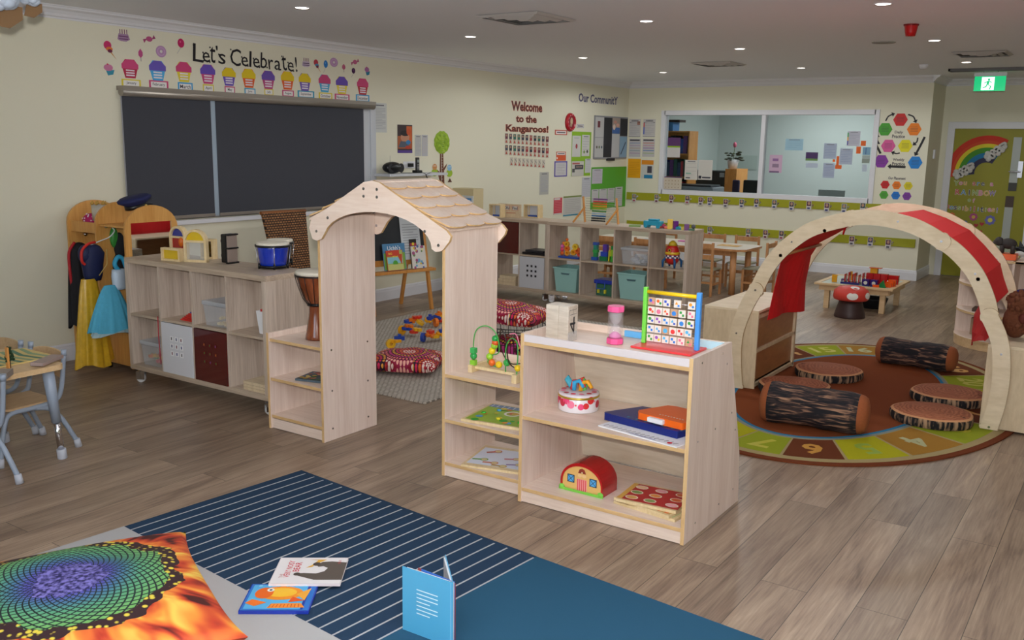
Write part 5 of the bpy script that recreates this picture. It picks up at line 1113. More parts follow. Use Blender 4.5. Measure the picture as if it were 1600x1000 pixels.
# ================================================================== BOOKS ON THE RUG
def book(name, label, c, U, w, h, th, cover, spine_col, art, group=None):
    """closed picture book lying flat: cover boards, page block and printed art"""
    U = Vector(U).normalized(); V = Vector((0,0,1)).cross(U); c = Vector(c)
    t_ = T(name, label, 'book', group, tuple(c))
    MB(C(cover, .25)).prism([(-w/2,-h/2),(w/2,-h/2),(w/2,h/2),(-w/2,h/2)], c, U, V, (0,0,1), .0018).build('back_cover', t_)
    MB(C('e8e4dc', .7)).prism([(-w/2+.004,-h/2+.002),(w/2-.004,-h/2+.002),(w/2-.004,h/2-.004),(-w/2+.004,h/2-.004)], c+Vector((0,0,.0019)), U, V, (0,0,1), th-.0038).build('pages', t_)
    s = Sheet(c+Vector((0,0,th-.0018)), U, V, w, h, C(cover, .25), .0018); art(s); s.mb.build('front_cover', t_)
    sp_ = Sheet(c-V*(h/2+.0005)+Vector((0,0,th/2)), U, (0,0,1), w, th, C(spine_col, .25), .001); sp_.text('* ~ * ~ *' if False else '', 0, 0, .004, '202020'); sp_.mb.build('spine', t_)
    return t_
def fish(s):
    s.fr(-.97,-.97,.97,.97,'2a70c0'); s.fr(-.9,-.88,.8,.9,'58b0e0')
    s.rect(.095, -.1, .105, .1, '1e3a98')
    s.disc(.0, .03, .085, 'f09020', .055, 24); s.disc(.0, .035, .06, 'f8c030', .036, 20); s.disc(-.065, .03, .035, 'e8681c', .045); s.disc(-.045, .055, .014, 'f4f4e8'); s.disc(-.045, .055, .006, '101010')
    s.poly([(.06,.02),(.11,.07),(.10,-.03)], 'f0a838'); s.poly([(-.1,-.02),(-.04,-.045),(-.08,-.075),(-.12,-.05)], 'f07828'); s.poly([(-.02,-.055),(.09,-.05),(.11,-.085),(-.03,-.09)], 'f09030'); s.poly([(.05,.0),(.10,-.03),(.04,-.045)], 'e8581c')
    for i in range(9): s.line((-.02+.013*i, -.06), (-.025+.014*i, -.085), .003, 'c84818')
    for i in range(6): s.disc(-.09+.035*i, .085, .008, '8ad0ec', n=8)
def bear(s):
    s.fr(-.97,-.97,.97,.97,'ece6e4')
    s.text('THE', -.105, -.05, .013, 'b05a50', 0, math.pi/2); s.text('VERY NOISY', -.085, .012, .024, 'c8283c', .012, math.pi/2, w=None, maxw=.15); s.text('BEAR', -.055, .03, .026, 'c8283c', .012, math.pi/2)
    s.poly([(-.02, .02), (.0, .045), (.02, .09), (-.02, .097), (.055, .097), (.02, .06), (.005, .03)], 'e0a838')
    s.poly([(.02, .045), (.04, .075), (.08, .08), (.14, .07), (.14, -.085), (.03, -.085), (.0, -.07), (-.04, -.05), (-.05, -.03), (-.02, -.025), (.03, -.03), (.06, -.01), (.07, .02), (.05, .035), (.03, .03)], '5a5048')
    s.disc(-.045, -.035, .014, '4a4038'); s.disc(.02, .055, .016, '4a4038'); s.text('NICK BLAND', .11, .075, .011, 'c83040', 0, math.pi/2, maxw=.035)
pA, pB = FL(370, 966, .013), FL(487, 966, .013); 
book('picture_book', 'blue picture book with a big orange fish on the cover, lying on the rug', (FL(437, 935, .02).x, FL(437, 935, .02).y, .013), (pB-pA), .26, .215, .013, '2040a8', '2238a0', fish)
pA, pB = FL(420, 917, .03), FL(536, 917, .03)
c_ = FL(484, 892, .035); book('picture_book', 'white picture book titled with red letters and a brown bear, resting on the fish book', (c_.x, c_.y, .0275), (pB-pA), .28, .235, .010, 'ece6e4', 'e8dcdc', bear)
# standing open book
sp0 = FL(708, 1012, .012); t = T('standing_book', 'light blue book standing open on the rug near the bottom edge', 'book', None, (sp0.x, sp0.y, .012))
spn = Vector((sp0.x, sp0.y, .0125)); hgt = .245
q1 = FL(620, 1000, .0125); 
dirA = Vector((-.93, -.02, 0)).normalized(); dirB = Vector((-.62, .62, 0)).normalized()
lb_ = C('50a4cc', .35)
def leaf(d, w_, m_, nm, off=0, th=.003, h0=0, h1=hgt):
    n_ = Vector((-d.y, d.x, 0)); return MB(m_).prism([(0, h0), (w_, h0), (w_, h1), (0, h1)], spn+n_*off, d, (0,0,1), n_, th).build(nm, t)
leaf(dirA, .225, lb_, 'cover'); leaf(dirB, .225, lb_, 'cover')
leaf(dirA, .215, C('e8e6e2', .7), 'pages', -.012, .010, .004, hgt-.004) if False else None
na = Vector((-dirA.y, dirA.x, 0)); 
MB(C('e4e2de', .7)).prism([(0.004, .004), (.212, .004), (.212, hgt-.004), (.004, hgt-.004)], spn-na*.010, dirA, (0,0,1), na, .009).build('pages', t)
nb = Vector((-dirB.y, dirB.x, 0))
MB(C('d8dce0', .7)).prism([(0.004, .004), (.212, .004), (.212, hgt-.004), (.004, hgt-.004)], spn+nb*.003, dirB, (0,0,1), nb, .006).build('pages', t)
MB(C('3a70c8', .6)).prism([(0.004, .004), (.16, .004), (.16, hgt-.003), (.004, hgt-.003)], spn-na*.013, (dirA+dirB*.12).normalized(), (0,0,1), na, .002).build('page', t)
MB(C('a04a48', .6)).prism([(0.004, .004), (.19, .004), (.19, hgt-.012), (.004, hgt-.012)], spn-na*.018, (dirA+dirB*.2).normalized(), (0,0,1), na, .001).build('page', t)
s = Sheet(spn+dirA*.11+Vector((0,0,hgt/2)), -dirA, (0,0,1), .225, hgt, None, 0, N=-na if (-na).y < 0 else na); s.t = .0
sgn = -1 if s.N.dot(na) < 0 else 1
s.O = spn+dirA*.11+Vector((0,0,hgt/2))+na*(.003 if sgn > 0 else 0)
for i in range(7): s.rect(-.05, .05-.015*i, .045 if i not in (3, 6) else .01, .054-.015*i, 'd8eef4')
s.mb.build('blurb_lines', t)
s = Sheet(spn+dirB*.11+Vector((0,0,hgt/2)), dirB, (0,0,1), .2, hgt, None, 0, N=nb if nb.dot(Vector((.5,-1,0))) > 0 else -nb)
# toy construction pieces on the woven rug
rr = random.Random(21)
def construct(px, py, n, span, lab, dirv=(1, 0)):
    c = FL(px, py, .03); t_ = T('construction_toy', lab, 'toy', 'plastic construction models on the woven rug', (c.x, c.y, .014)); U = Vector((dirv[0], dirv[1], 0)).normalized()
    for i in range(n):
        k = (i/(max(1, n-1))-.5)*span*.62; p_ = Vector((c.x, c.y, .013))+U*k+Vector((rr.uniform(-.02, .02), rr.uniform(-.02, .02), .045+.022*(i % 3)))
        col = ['f0a818', 'd83a28', '2848a8', 'f0b828', 'e8781c'][(i*2+n) % 5]; b = MB(C(col, .3)); R = Matrix.Rotation(rr.random()*3, 3, 'Z') @ Matrix.Rotation(rr.choice([0, 1.57, .6]), 3, 'X')
        if i % 3 == 0: b.lathe([(.014, -.015), (.042, -.015), (.042, .015), (.014, .015), (.014, -.015)], p_, None, 14, R, False)
        else: b.cbox(p_, (.09, .034, .026), None, R); b.cbox(p_, (.026, .07, .022), None, R)
        b.build('connector', t_, .002)
construct(680, 530, 7, .38, 'orange, yellow and blue plastic construction model nearest the right doorway post', (.35, 1))
construct(660, 508, 7, .42, 'long yellow and red plastic construction model furthest back on the woven rug', (1, .5))
construct(640, 522, 5, .26, 'blue and yellow plastic construction model in the middle of the woven rug', (1, .3))
construct(619, 542, 3, .09, 'small purple and yellow plastic construction model nearest the dotted cushion', (1, .8))
construct(684, 503, 5, .16, 'upright red and orange construction model beside the right doorway post', (.2, 1))
# ================================================================== THINGS ON THE WALLS
def wsh(side, x0, y0, x1, y1, col, t=.002, X=None):
    """sheet on a wall, from the place its corners take on that wall"""
    cx, cy = (x0+x1)/2, (y0+y1)/2
    f = {'L': lambda a, b: WX(a, b, XL if X is None else X), 'B': lambda a, b: WY(a, b, YB if X is None else X), 'D': lambda a, b: WY(a, b, YR+.004 if X is None else X)}[side]
    c, l, r_, u, d = f(cx, cy), f(x0, cy), f(x1, cy), f(cx, y0), f(cx, y1)
    U = Vector((0, 1, 0)) if side == 'L' else Vector((1, 0, 0)); w_ = (r_-l).dot(U); h_ = u.z-d.z
    off = U.cross(Vector((0, 0, 1)))*.0012
    return Sheet(c+off, U, (0, 0, 1), w_, h_, col, t)
def put(s, name, lab, cat, group=None): return one(s.mb, name, lab, cat, group)
def printed(s, n=8, head=True, col='a6a6ac', hc='6c6c74', m=.8):
    if head: s.rect(-s.w*.3, s.h*.40, s.w*.3, s.h*.44, hc)
    for i in range(n):
        y = s.h*(.32-.74*i/n); e = s.w/2*m*(1 if i % 4 != 3 else .4); s.rect(-s.w/2*m, y-s.h*.012, e, y+s.h*.008, col)
    return s
LW = 'L'; BW = 'B'
# --- birthday display
def cupcake(s, w, h, top, base, lines=3, y0=0):
    """frosting over a tapered case, with white label strips"""
    s.poly([(-w*.40, y0-h*.02), (w*.40, y0-h*.02), (w*.28, y0-h/2), (-w*.28, y0-h/2)], base)
    pts = [(-w*.46, y0-h*.02)]
    for i in range(9): a = math.pi-math.pi*i/8; rr_ = 1+(.06 if i % 2 else -.03); pts.append((w*.48*math.cos(a)*rr_, y0+h*.04+h*.44*math.sin(a)*rr_))
    s.poly(pts+[(w*.46, y0-h*.02)], top)
    for i in range(lines): y = y0-h*.10-h*.13*i; s.rect(-w*.24, y-h*.035, w*.24, y+h*.035, 'e4dce4')
months = [('January', (189, 92, 217, 122), 'd0487c', 'b42848', (190, 124, 220, 136), 'e0cc40'), ('February', (232, 94, 260, 126), '6a58b8', '4aa8dc', (233, 126, 263, 139), 'c84a78'), ('March', (274, 96, 300, 128), 'cc4478', 'e0cc38', (278, 129, 301, 142), '3a9ad0'), ('April', (312, 100, 337, 131), '6a50b4', 'c8487c', (317, 132, 334, 144), 'e0cc48'), ('May', (346, 105, 369, 134), 'e0c420', '6a50b4', (351, 135, 367, 146), 'c84a78'), ('June', (377, 107, 400, 137), 'e0c420', 'e0602a', (382, 138, 399, 148), '3aa0c8'), ('July', (408, 110, 430, 139), '6a50a8', 'b8487c', (413, 139, 427, 149), 'e0cc48'), ('August', (438, 111, 460, 140), 'e0c020', 'e0602a', (441, 141, 459, 151), 'c8487c'), ('September', (466, 114, 486, 142), 'e0c420', '7058b0', (465, 142, 491, 153), '3a9ab8'), ('October', (497, 116, 517, 144), 'c84878', '48a8d0', (498, 145, 519, 155), 'e0cc30'), ('November', (524, 119, 544, 147), '6a50b0', 'e0cc38', (523, 147, 546, 157), 'c84a78'), ('December', (557, 122, 576, 148), 'cc4878', 'b82830', (556, 148, 577, 159), '3a9ac8')]
for nm, cb_, top, base, lb_, lc in months:
    s = wsh(LW, *cb_, None); s.t = .001
    w_, h_ = s.w, s.h; s.mb.prism([(-w_*.28, -h_/2), (w_*.28, -h_/2), (w_*.42, 0), (w_*.46, h_*.2), (w_*.25, h_*.47), (-w_*.25, h_*.47), (-w_*.46, h_*.2), (-w_*.42, 0)], s.O, s.U, s.V, s.N, .001, C(base)); cupcake(s, w_, h_, top, base)
    put(s, 'cupcake_cutout', '%s cupcake cut-out in the birthday row above the blind' % nm, 'wall decoration', 'birthday cupcakes')
    s = wsh(LW, *lb_, lc, .001); s.fr(-.82, -.68, .82, .68, 'e8e4e0'); s.text(nm, 0, 0, s.h*.45, '302838', .008, maxw=s.w*.76)
    put(s, 'month_label', 'small bordered label reading %s under its cupcake' % nm, 'label', 'month labels')
# --- letters
s = wsh(LW, 302, 60, 466, 114, None); s.t = .0005
txt = "Let's Celebrate!"; a_, b_ = WX(303, 85, XL), WX(465, 100, XL); n_ = len(txt); wt = [.9, .8, .6, .35, .7, .55, 1.15, .8, .45, .8, .85, .65, .8, .6, .8, .4]; tot = sum(wt); acc = 0; U_ = Vector((0,1,0))
for i, ch in enumerate(txt):
    mid = acc+wt[i]/2; acc += wt[i]
    if ch == ' ': continue
    px = 303+162*mid/tot; py = 82+19*mid/tot; c = WX(px, py, XL); u = (c-s.O).dot(s.U); v = c.z-s.O.z
    big = ch in "LC"; tall = ch in 'tlb!'; h_ = .15 if big else (.14 if tall else (.04 if ch == "'" else .088)); v += .0 if big else (.0 if tall else (.06 if ch == "'" else -.028))
    ww = {'L': .11, 'C': .12, "'": .02, '!': .022, 'l': .024, 't': .06, 'r': .06}.get(ch, .078)
    s.text(ch, u, v, h_, '1c1a20', .004, rot=(.08 if i % 2 else -.07), w=ww)
    if ch in 'LCetsr': s.disc(u-ww*.42, v+h_*.42, .008, '1c1a20', n=8)     # curly ends
    if ch in 'Leab': s.disc(u+ww*.45, v-h_*.42, .008, '1c1a20', n=8)
put(s, 'wall_lettering', 'curly black lettering reading Let\'s Celebrate! above the blind', 'lettering')
def mini(kind, x0, y0, x1, y1, lab, cols):
    s = wsh(LW, x0, y0, x1, y1, None); s.t = .001; w_, h_ = s.w, s.h
    a, b = cols
    if kind == 'cone':
        s.mb.prism([(-w_*.3, h_*.1), (w_*.1, -h_*.1), (w_*.5, -h_*.5)], s.O, s.U, s.V, s.N, .001, C('d08a3a')); s.disc(-w_*.18, h_*.25, w_*.32, a, h_*.24); s.disc(-w_*.05, h_*.05, w_*.28, b, h_*.12); s.disc(.0, -h_*.06, w_*.2, '702848', h_*.1)
    elif kind == 'balloon':
        s.mb.prism([(w_*.15+w_*.35*math.cos(q), h_*.2+h_*.3*math.sin(q)) for q in [k*.524 for k in range(12)]], s.O, s.U, s.V, s.N, .001, C(a)); s.disc(w_*.08, h_*.28, w_*.08, b, h_*.07); s.line((w_*.1, -h_*.1), (-w_*.3, -h_*.5), .004, 'b0b0b0')
    elif kind == 'donut':
        s.mb.prism([(w_*.48*math.cos(q), h_*.48*math.sin(q)) for q in [k*.35 for k in range(18)]], s.O, s.U, s.V, s.N, .001, C(a)); s.disc(0, 0, w_*.36, b, h_*.36); s.disc(0, 0, w_*.28, a, h_*.28); s.disc(0, 0, w_*.12, 'd8d4cc', h_*.12)
    elif kind == 'candy':
        s.mb.prism([(w_*.25*math.cos(q), h_*.3*math.sin(q)) for q in [k*.524 for k in range(12)]], s.O, s.U, s.V, s.N, .001, C(a)); s.poly([(-w_*.2, 0), (-w_*.5, -h_*.1), (-w_*.4, -h_*.5)], b); s.poly([(w_*.2, 0), (w_*.35, h_*.5), (w_*.5, h_*.1)], b)
    elif kind == 'cake':
        s.mb.prism([(-w_*.45, -h_*.35), (-w_*.2, -h_*.48), (w_*.2, -h_*.48), (w_*.48, -h_*.3), (w_*.35, h_*.1), (-w_*.35, h_*.1)], s.O, s.U, s.V, s.N, .001, C(a)); s.rect(-w_*.35, -h_*.15, w_*.35, -h_*.05, b); s.rect(-w_*.35, -h_*.34, w_*.35, -h_*.26, b)
        for k in range(4): s.rect(-w_*.28+w_*.17*k, h_*.1, -w_*.22+w_*.17*k, h_*.45, '7a3a6a')
    elif kind == 'cup':
        s.mb.prism([(-w_*.1, -h_*.5), (w_*.35, -h_*.4), (w_*.48, 0), (-w_*.25, -h_*.1)], s.O, s.U, s.V, s.N, .001, C(b)); s.disc(-w_*.05, h_*.15, w_*.4, a, h_*.28); s.disc(-w_*.1, h_*.42, w_*.08, 'c83050', h_*.06)
    elif kind == 'swirl':
        s.mb.prism([(0, h_*.45), (w_*.3, h_*.2), (w_*.3, -h_*.05), (0, -h_*.25), (-w_*.3, -h_*.05), (-w_*.3, h_*.2)], s.O, s.U, s.V, s.N, .001, C(a)); s.rect(-.003, -h_*.5, .003, -h_*.25, '908890')
    put(s, {'cone': 'ice_cream_cutout', 'balloon': 'balloon_cutout', 'donut': 'donut_cutout', 'candy': 'candy_cutout', 'cake': 'cake_cutout', 'cup': 'small_cupcake_cutout', 'swirl': 'lollipop_cutout'}[kind], lab, 'wall decoration', 'party cut-outs')
mini('cone', 162, 64, 181, 92, 'ice cream cone cut-out left of the January cupcake', ('c8306a', 'e07838')); mini('cup', 161, 99, 179, 118, 'little pink and blue cupcake cut-out at the far left of the birthday display', ('cc7aa0', '3890a8')); mini('cake', 182, 45, 203, 65, 'purple candle cake cut-out above the January cupcake', ('a888a8', '7a4a78'))
mini('candy', 223, 54, 243, 68, 'wrapped pink candy cut-out above the February cupcake', ('b85080', 'a04070')); mini('swirl', 214, 75, 225, 96, 'pink pointed lollipop cut-out between January and February', ('c05088', 'c05088')); mini('donut', 243, 71, 260, 90, 'round lilac donut cut-out above February', ('b890b8', 'c8a0c8')); mini('balloon', 273, 60, 288, 84, 'deep pink balloon cut-out left of the Let\'s Celebrate lettering', ('c02060', 'e06090'))
mini('cake', 471, 90, 485, 105, 'shiny purple striped cake cut-out right of the lettering', ('c8b8cc', '5a4060')); mini('cone', 490, 93, 501, 113, 'small red ice cream cone cut-out right of the lettering', ('b83a4a', '4a90b8')); mini('balloon', 503, 94, 512, 114, 'small blue balloon cut-out above the October cupcake', ('2a78c0', '70a8e0')); mini('donut', 515, 90, 528, 105, 'small round lilac donut cut-out above the October cupcake', ('b890b8', 'c8a0c8')); mini('swirl', 533, 99, 541, 113, 'small pink lollipop cut-out above the November cupcake', ('c06080', 'c06080')); mini('candy', 548, 91, 561, 103, 'small pink wrapped candy cut-out at the right of the display', ('c06088', 'b05078')); mini('balloon', 547, 106, 555, 121, 'small dark purple balloon cut-out near the November cupcake', ('4a2050', '8a5090')); mini('cup', 569, 104, 578, 118, 'little cupcake cut-out above December at the far right of the display', ('a86aa0', '2a80a0'))
# --- left wall papers
put(printed(wsh(LW, 583, 161, 604, 207, 'c8cac6'), 14), 'typed_notice', 'white typed notice pinned beside the blind', 'notice')
s = wsh(LW, 621, 195, 644, 239, '3a2a2c'); s.fr(-.98, -.7, .98, .2, 'a85a30'); s.fr(.2, -.2, .95, .9, 'c86028'); s.disc(-.0*s.w, s.h*.05, s.w*.3, 'c08868', s.h*.16); s.disc(0, s.h*.2, s.w*.32, '241c1c', s.h*.1); s.poly([(-s.w*.45, -s.h*.3), (-s.w*.3, -s.h*.08), (s.w*.2, -s.h*.1), (s.w*.3, -s.h*.3)], '505868'); s.disc(s.w*.22, -s.h*.12, s.w*.16, '2a78b0', s.h*.08); s.disc(s.w*.25, s.h*.25, s.w*.15, 'c8501c', s.h*.12); s.fr(-1, -1, 1, -.82, '54388a'); s.disc(s.w*.2, -s.h*.3, s.w*.2, 'b83820', s.h*.06)
put(s, 'photo_poster', 'dark orange poster with a photo of a child, above the wall shelf', 'poster')
put(printed(wsh(LW, 648, 211, 658, 244, 'bcbcb8'), 12), 'narrow_notice', 'narrow printed list right of the photo poster', 'notice'); s = wsh(LW, 659, 211, 668, 244, mat('clear_sleeve', rgb(205, 205, 210), .1, alpha=.8)); printed(s, 8, col='b8b0a8'); put(s, 'plastic_sleeve', 'shiny clear plastic sleeve beside the narrow printed list', 'sleeve')
# wall shelf, radio, phone
a_, b_ = WX(583, 268, XL), WX(676, 270, XL)
one(MB(mat('white_shelf', rgb(205, 208, 212), .5)).box((XL+.001, a_.y, 1.375), (XL+.24, b_.y-.02, 1.402)), 'wall_shelf', 'small white shelf on the left wall under the photo poster', 'shelf')
ZW = 1.403; c = WX(613, 262, XL+.12); t = T('portable_stereo', 'black rounded portable stereo on the white wall shelf', 'stereo', None, (c.x, c.y, ZW))
b = MB(black); b.ball((c.x, c.y, ZW+.063), .075, None, 20, (1.0, 1.85, .84)); 
for v in b.v: v.z = max(v.z, ZW+.001); v.y = max(min(v.y, c.y+.125), c.y-.125)
b.build('body', t); 
for dy in (-.09, .09): MB(C('26262a', .4)).lathe([(.001, 0), (.035, .001), (.045, .006), (.05, .004)], (c.x+.052, c.y+dy*.9, ZW+.06), None, 18, Matrix.Rotation(math.radians(90), 3, 'Y')).build('speaker_grille', t)
MB(chrome).cyl((c.x-.05, c.y+.02, ZW+.11), (c.x-.05, c.y+.02, ZW+.19), .002).build('aerial', t)
c = WX(652, 264, XL+.12); t = T('cordless_phone', 'black cordless phone upright in its cradle on the wall shelf', 'phone', None, (c.x, c.y, ZW))
MB(black).box((c.x-.04, c.y-.045, ZW), (c.x+.04, c.y+.045, ZW+.03)).build('cradle', t, .008); hs = MB(C('303034', .3)).box((c.x-.012, c.y-.024, ZW+.025), (c.x+.014, c.y+.024, ZW+.17)).build('handset', t, .006)
MB(C('8a9490', .3)).box((c.x+.0142, c.y-.017, ZW+.115), (c.x+.0155, c.y+.017, ZW+.145)).build('display', hs)
for i in range(3):
    for j in range(4): MB(C('a8a8a8', .5)).box((c.x+.0142, c.y-.016+.012*i, ZW+.04+.016*j), (c.x+.0155, c.y-.008+.012*i, ZW+.048+.016*j)).build('key', hs)
c = WX(641, 258, XL+.02); one(MB(black).box((XL+.002, c.y-.03, c.z-.02), (XL+.045, c.y+.03, c.z+.02)), 'power_adapter', 'black power adapter plugged in beside the cordless phone', 'adapter')
t = T('power_outlet', 'white double power outlet above the wall shelf', 'power outlet', None, (XL, c.y+.04, c.z)); MB(white_tr).box((XL+.0005, c.y-.10, c.z-.035), (XL+.008, c.y+.16, c.z+.04)).build('face_plate', t, .002)
p0 = WX(600, 268, XL+.2); one(MB(black).tube(smooth_path([(XL+.1, c.y-.25, ZW+.004), (XL+.2, c.y-.1, ZW+.004), (XL+.245, c.y-.02, ZW-.0), (XL+.247, c.y+.03, ZW-.06), (XL+.247, c.y+.0, ZW-.02), (XL+.23, c.y+.1, ZW+.004), (XL+.12, c.y+.25, ZW+.004)]), .0028, None, 6), 'black_cable', 'thin black cable looping over the edge of the wall shelf', 'cable')
# tree height chart
s = wsh(LW, 672, 203, 707, 288, None); s.t = .001; w_, h_ = s.w, s.h; rr = random.Random(6)
t = T('tree_height_chart', 'green and brown tree height chart sticker on the left wall', 'height chart', None, tuple(s.O))
tk = Sheet(s.O, s.U, s.V, w_, h_, None, .001); tk.mb.prism([(-.02*1, -h_*.5), (w_*.14, -h_*.5), (w_*.12, -h_*.25), (w_*.22, -h_*.18), (w_*.25, -h_*.12), (w_*.10, -h_*.2), (w_*.08, h_*.15), (-w_*.06, h_*.15), (-w_*.07, -h_*.28), (-w_*.2, -h_*.22)], tk.O, tk.U, tk.V, tk.N, .001, C('6a3a24')); tk.line((-.0, -h_*.48), (.0, h_*.15), .006, 'e8e4dc')
for i in range(12): tk.rect(0, -h_*.46+h_*.05*i, .03 if i % 2 else .018, -h_*.455+h_*.05*i, 'e8e4dc')
tk.mb.build('trunk', t)
cn = Sheet(s.O+Vector((.0012, 0, 0)), s.U, s.V, w_, h_, None, .001); pts = []
for i in range(40): a = 2*math.pi*i/40; q = 1+.07*abs(math.sin(a*6)); pts.append((w_*.02+w_*.33*q*math.cos(a), h_*.27+h_*.2*q*math.sin(a)))
cn.mb.prism(pts, cn.O, cn.U, cn.V, cn.N, .001, C('96b82a'))
for i in range(50): a, q = rr.random()*6.28, rr.random()**.5; cn.disc(w_*.02+w_*.29*q*math.cos(a), h_*.27+h_*.17*q*math.sin(a), .022, rr.choice(['8cb024', 'a2c436', '80a41c']), .016, 8)
for i in range(9): cn.rect(w_*.0, h_*.10+h_*.038*i, w_*.1, h_*.102+h_*.038*i, 'e0e8b0')
cn.mb.build('leaf_crown', t)
for u, v, cl in ((-.30, -.28, '9aba30'), (.36, -.30, '9aba30')): q = Sheet(s.O+Vector((.0012, 0, 0)), s.U, s.V, w_, h_, None, .001); q.disc(w_*u, h_*v, w_*.14, cl, h_*.07); q.disc(w_*(u), h_*(v+.1), w_*.1, '88b8d8' if u > 0 else 'c88a50', h_*.06, 12); q.disc(w_*u-.012, h_*(v+.12), .007, 'f0f0f0', n=8); q.disc(w_*u+.012, h_*(v+.12), .007, 'f0f0f0', n=8); q.mb.build('owl_on_branch', t)
q = Sheet(s.O+Vector((.0012, 0, 0)), s.U, s.V, w_, h_, None, .001); q.poly([(w_*.28, -h_*.47), (w_*.48, -h_*.47), (w_*.38, -h_*.39)], '5a3424'); q.mb.build('roof_motif', t)
# Welcome lettering
for txt, x0, y0, x1, y1 in (('Welcome', 799, 158, 848, 176), ('to the', 806, 179, 839, 193), ('Kangaroos!', 791, 194, 858, 211)):
    s = wsh(LW, x0, y0, x1, y1, None); s.t = .0005; hs_ = s.h*.86; s.text(txt, 0, 0, hs_, 'b4583c', .055, w=s.w); s.text(txt, 0, 0, hs_*.93, '4a1c18', .012, w=s.w*.975)
    put(s, 'wall_lettering', 'dark red lettering reading %s on the left wall' % txt, 'lettering')
rr = random.Random(9)
for r_, (n_, x0, x1, y0, h0) in enumerate(((11, 788, 858, 208, 16), (11, 788, 858, 226, 16), (9, 796, 852, 245, 13))):
    for i in range(n_):
        px = x0+(x1-x0)*(i+.5)/n_; yy = y0+(px-788)*.075; s = wsh(LW, px-2.5, yy, px+2.5, yy+h0, 'c8c0b0', .001); k = rr.choice(['2a3040', '383a4a', '2a6a5a', '6a3040', '404858', 'a03038'])
        if r_ < 2: s.fr(-.8, -.1, .8, .95, k); s.disc(0, s.h*.3, s.w*.25, 'b08a70', s.h*.12, 8)
        else: s.line((-s.w*.2, s.h*.35), (s.w*.3, 0), .008, '404040')
        s.poly([(-s.w*.35, -s.h*.42), (-s.w*.1, -s.h*.1), (s.w*.35, -s.h*.42)], 'b04a34'); s.line((-s.w*.1, -s.h*.15), (-s.w*.25, s.h*.0), .008, 'b04a34')
        put(s, 'name_tag', '%s kangaroo name tag in the %s row under the Welcome lettering' % (ordn(i, n_), ('top', 'middle', 'bottom')[r_]), 'name tag', 'kangaroo name tags')
put(printed(wsh(LW, 843, 269, 857, 304, 'b4b2aa'), 14), 'typed_notice', 'small grey typed notice below the kangaroo name tags', 'notice')
# Our Community
s = wsh(LW, 905, 145, 966, 165, None); s.t = .0005; s.text('Our CommunitY', 0, 0, s.h*.66, '5a4a8a', .03, w=s.w, rot=0); s.text('Our CommunitY', 0, 0, s.h*.6, '5c6074', .005, w=s.w*.98)
put(s, 'wall_lettering', 'grey purple lettering reading Our CommunitY near the wall corner', 'lettering')
c = WX(890, 191, XL); t = T('red_wall_clock', 'round red dotted wall clock with pale picture, near the corner', 'clock', None, tuple(c)); R90 = Matrix.Rotation(math.radians(90), 3, 'Y')
a_ = WX(890, 176.5, XL).z-WX(890, 205.5, XL).z; r_ = a_/2
MB(C('b01828', .3)).lathe([(r_, 0), (r_, .02), (r_*.9, .04), (r_*.72, .045), (r_*.7, .03), (.001, .03)], c+Vector((.001, 0, 0)), None, 32, R90).build('dish_rim', t)
s = Sheet(c+Vector((.032, 0, 0)), (0,1,0), (0,0,1), .1, .1, None, .001)
s.disc(0, 0, r_*.66, '8a2030'); s.disc(.0, r_*.1, r_*.25, 'c8b890', r_*.4); s.disc(-r_*.1, -r_*.3, r_*.2, 'a89a78')
s.mb.build('centre_picture', t)
for k in range(12): a = k*math.pi/6; q = Sheet(c+Vector((.046, 0, 0)), (0,1,0), (0,0,1), .1, .1, None, 0); q.disc(r_*.82*math.cos(a), r_*.82*math.sin(a), r_*.06, 'e8c0c0', n=8); q.mb.build('white_dot', t)
def sh(side, x0, y0, x1, y1, col, name, lab, fn=None, cat='notice', X=None, group=None, **kw):
    s = wsh(side, x0, y0, x1, y1, col, X=X, **kw)
    if fn: fn(s)
    return put(s, name, lab, cat, group)
def f_title(c1, c2='e8e0dc'):
    return lambda s: (s.fr(-.85, -.6, .85, .6, c2), s.rect(-s.w*.35, -s.h*.12, s.w*.35, s.h*.12, '605860'))
sh(LW, 867, 203, 886, 211, 'c05848', 'word_sign', 'small red bordered word sign below the red clock', f_title('c05848'), 'sign')
sh(LW, 901, 194, 912, 200, 'b8b6b8', 'word_sign', 'small pale word label right of the red clock', f_title('b8b6b8', 'd4d0cc'), 'sign')
sh(LW, 869, 237, 884, 243, 'c86850', 'word_sign', 'small word strip above the orange sign', f_title('c86850'), 'sign')
sh(LW, 869, 243, 884, 251, 'd8582c', 'orange_sign', 'small orange sign above the purple framed page', lambda s: s.disc(-s.w*.42, 0, s.w*.06, 'f8f0e8', n=8), 'sign')
sh(LW, 866, 252, 886, 276, '5a4aa0', 'framed_page', 'laminated page with purple border on the left wall', lambda s: (s.fr(-.85, -.85, .85, .85, 'c8c4c4'), printed(s, 7, False, 'a098a0', m=.6)), 'notice')
sh(LW, 865, 309, 878, 335, 'c84050', 'red_list', 'red printed list low on the left wall above the far cubbies', lambda s: [s.fr(-.9, .75, .5, .95, 'd8d0cc'), s.fr(-.95, -1, .95, -.85, 'd0ccc8')]+[s.rect(-s.w*.4, s.h*(.3-.1*i), s.w*.4, s.h*(.32-.1*i), 'e08890') for i in range(7)])
sh(LW, 880, 306, 908, 337, 'c2c0ba', 'menu_poster', 'pale poster with green top and blue footer on the left wall', lambda s: (printed(s, 8, False, 'a8a4a0'), s.fr(-1, .85, 1, 1, '7a8a40'), s.fr(-1, -.98, 1, -.84, '4a90a8'), s.text('Community', 0, -s.h*.455, s.h*.05, '204858')), 'poster')
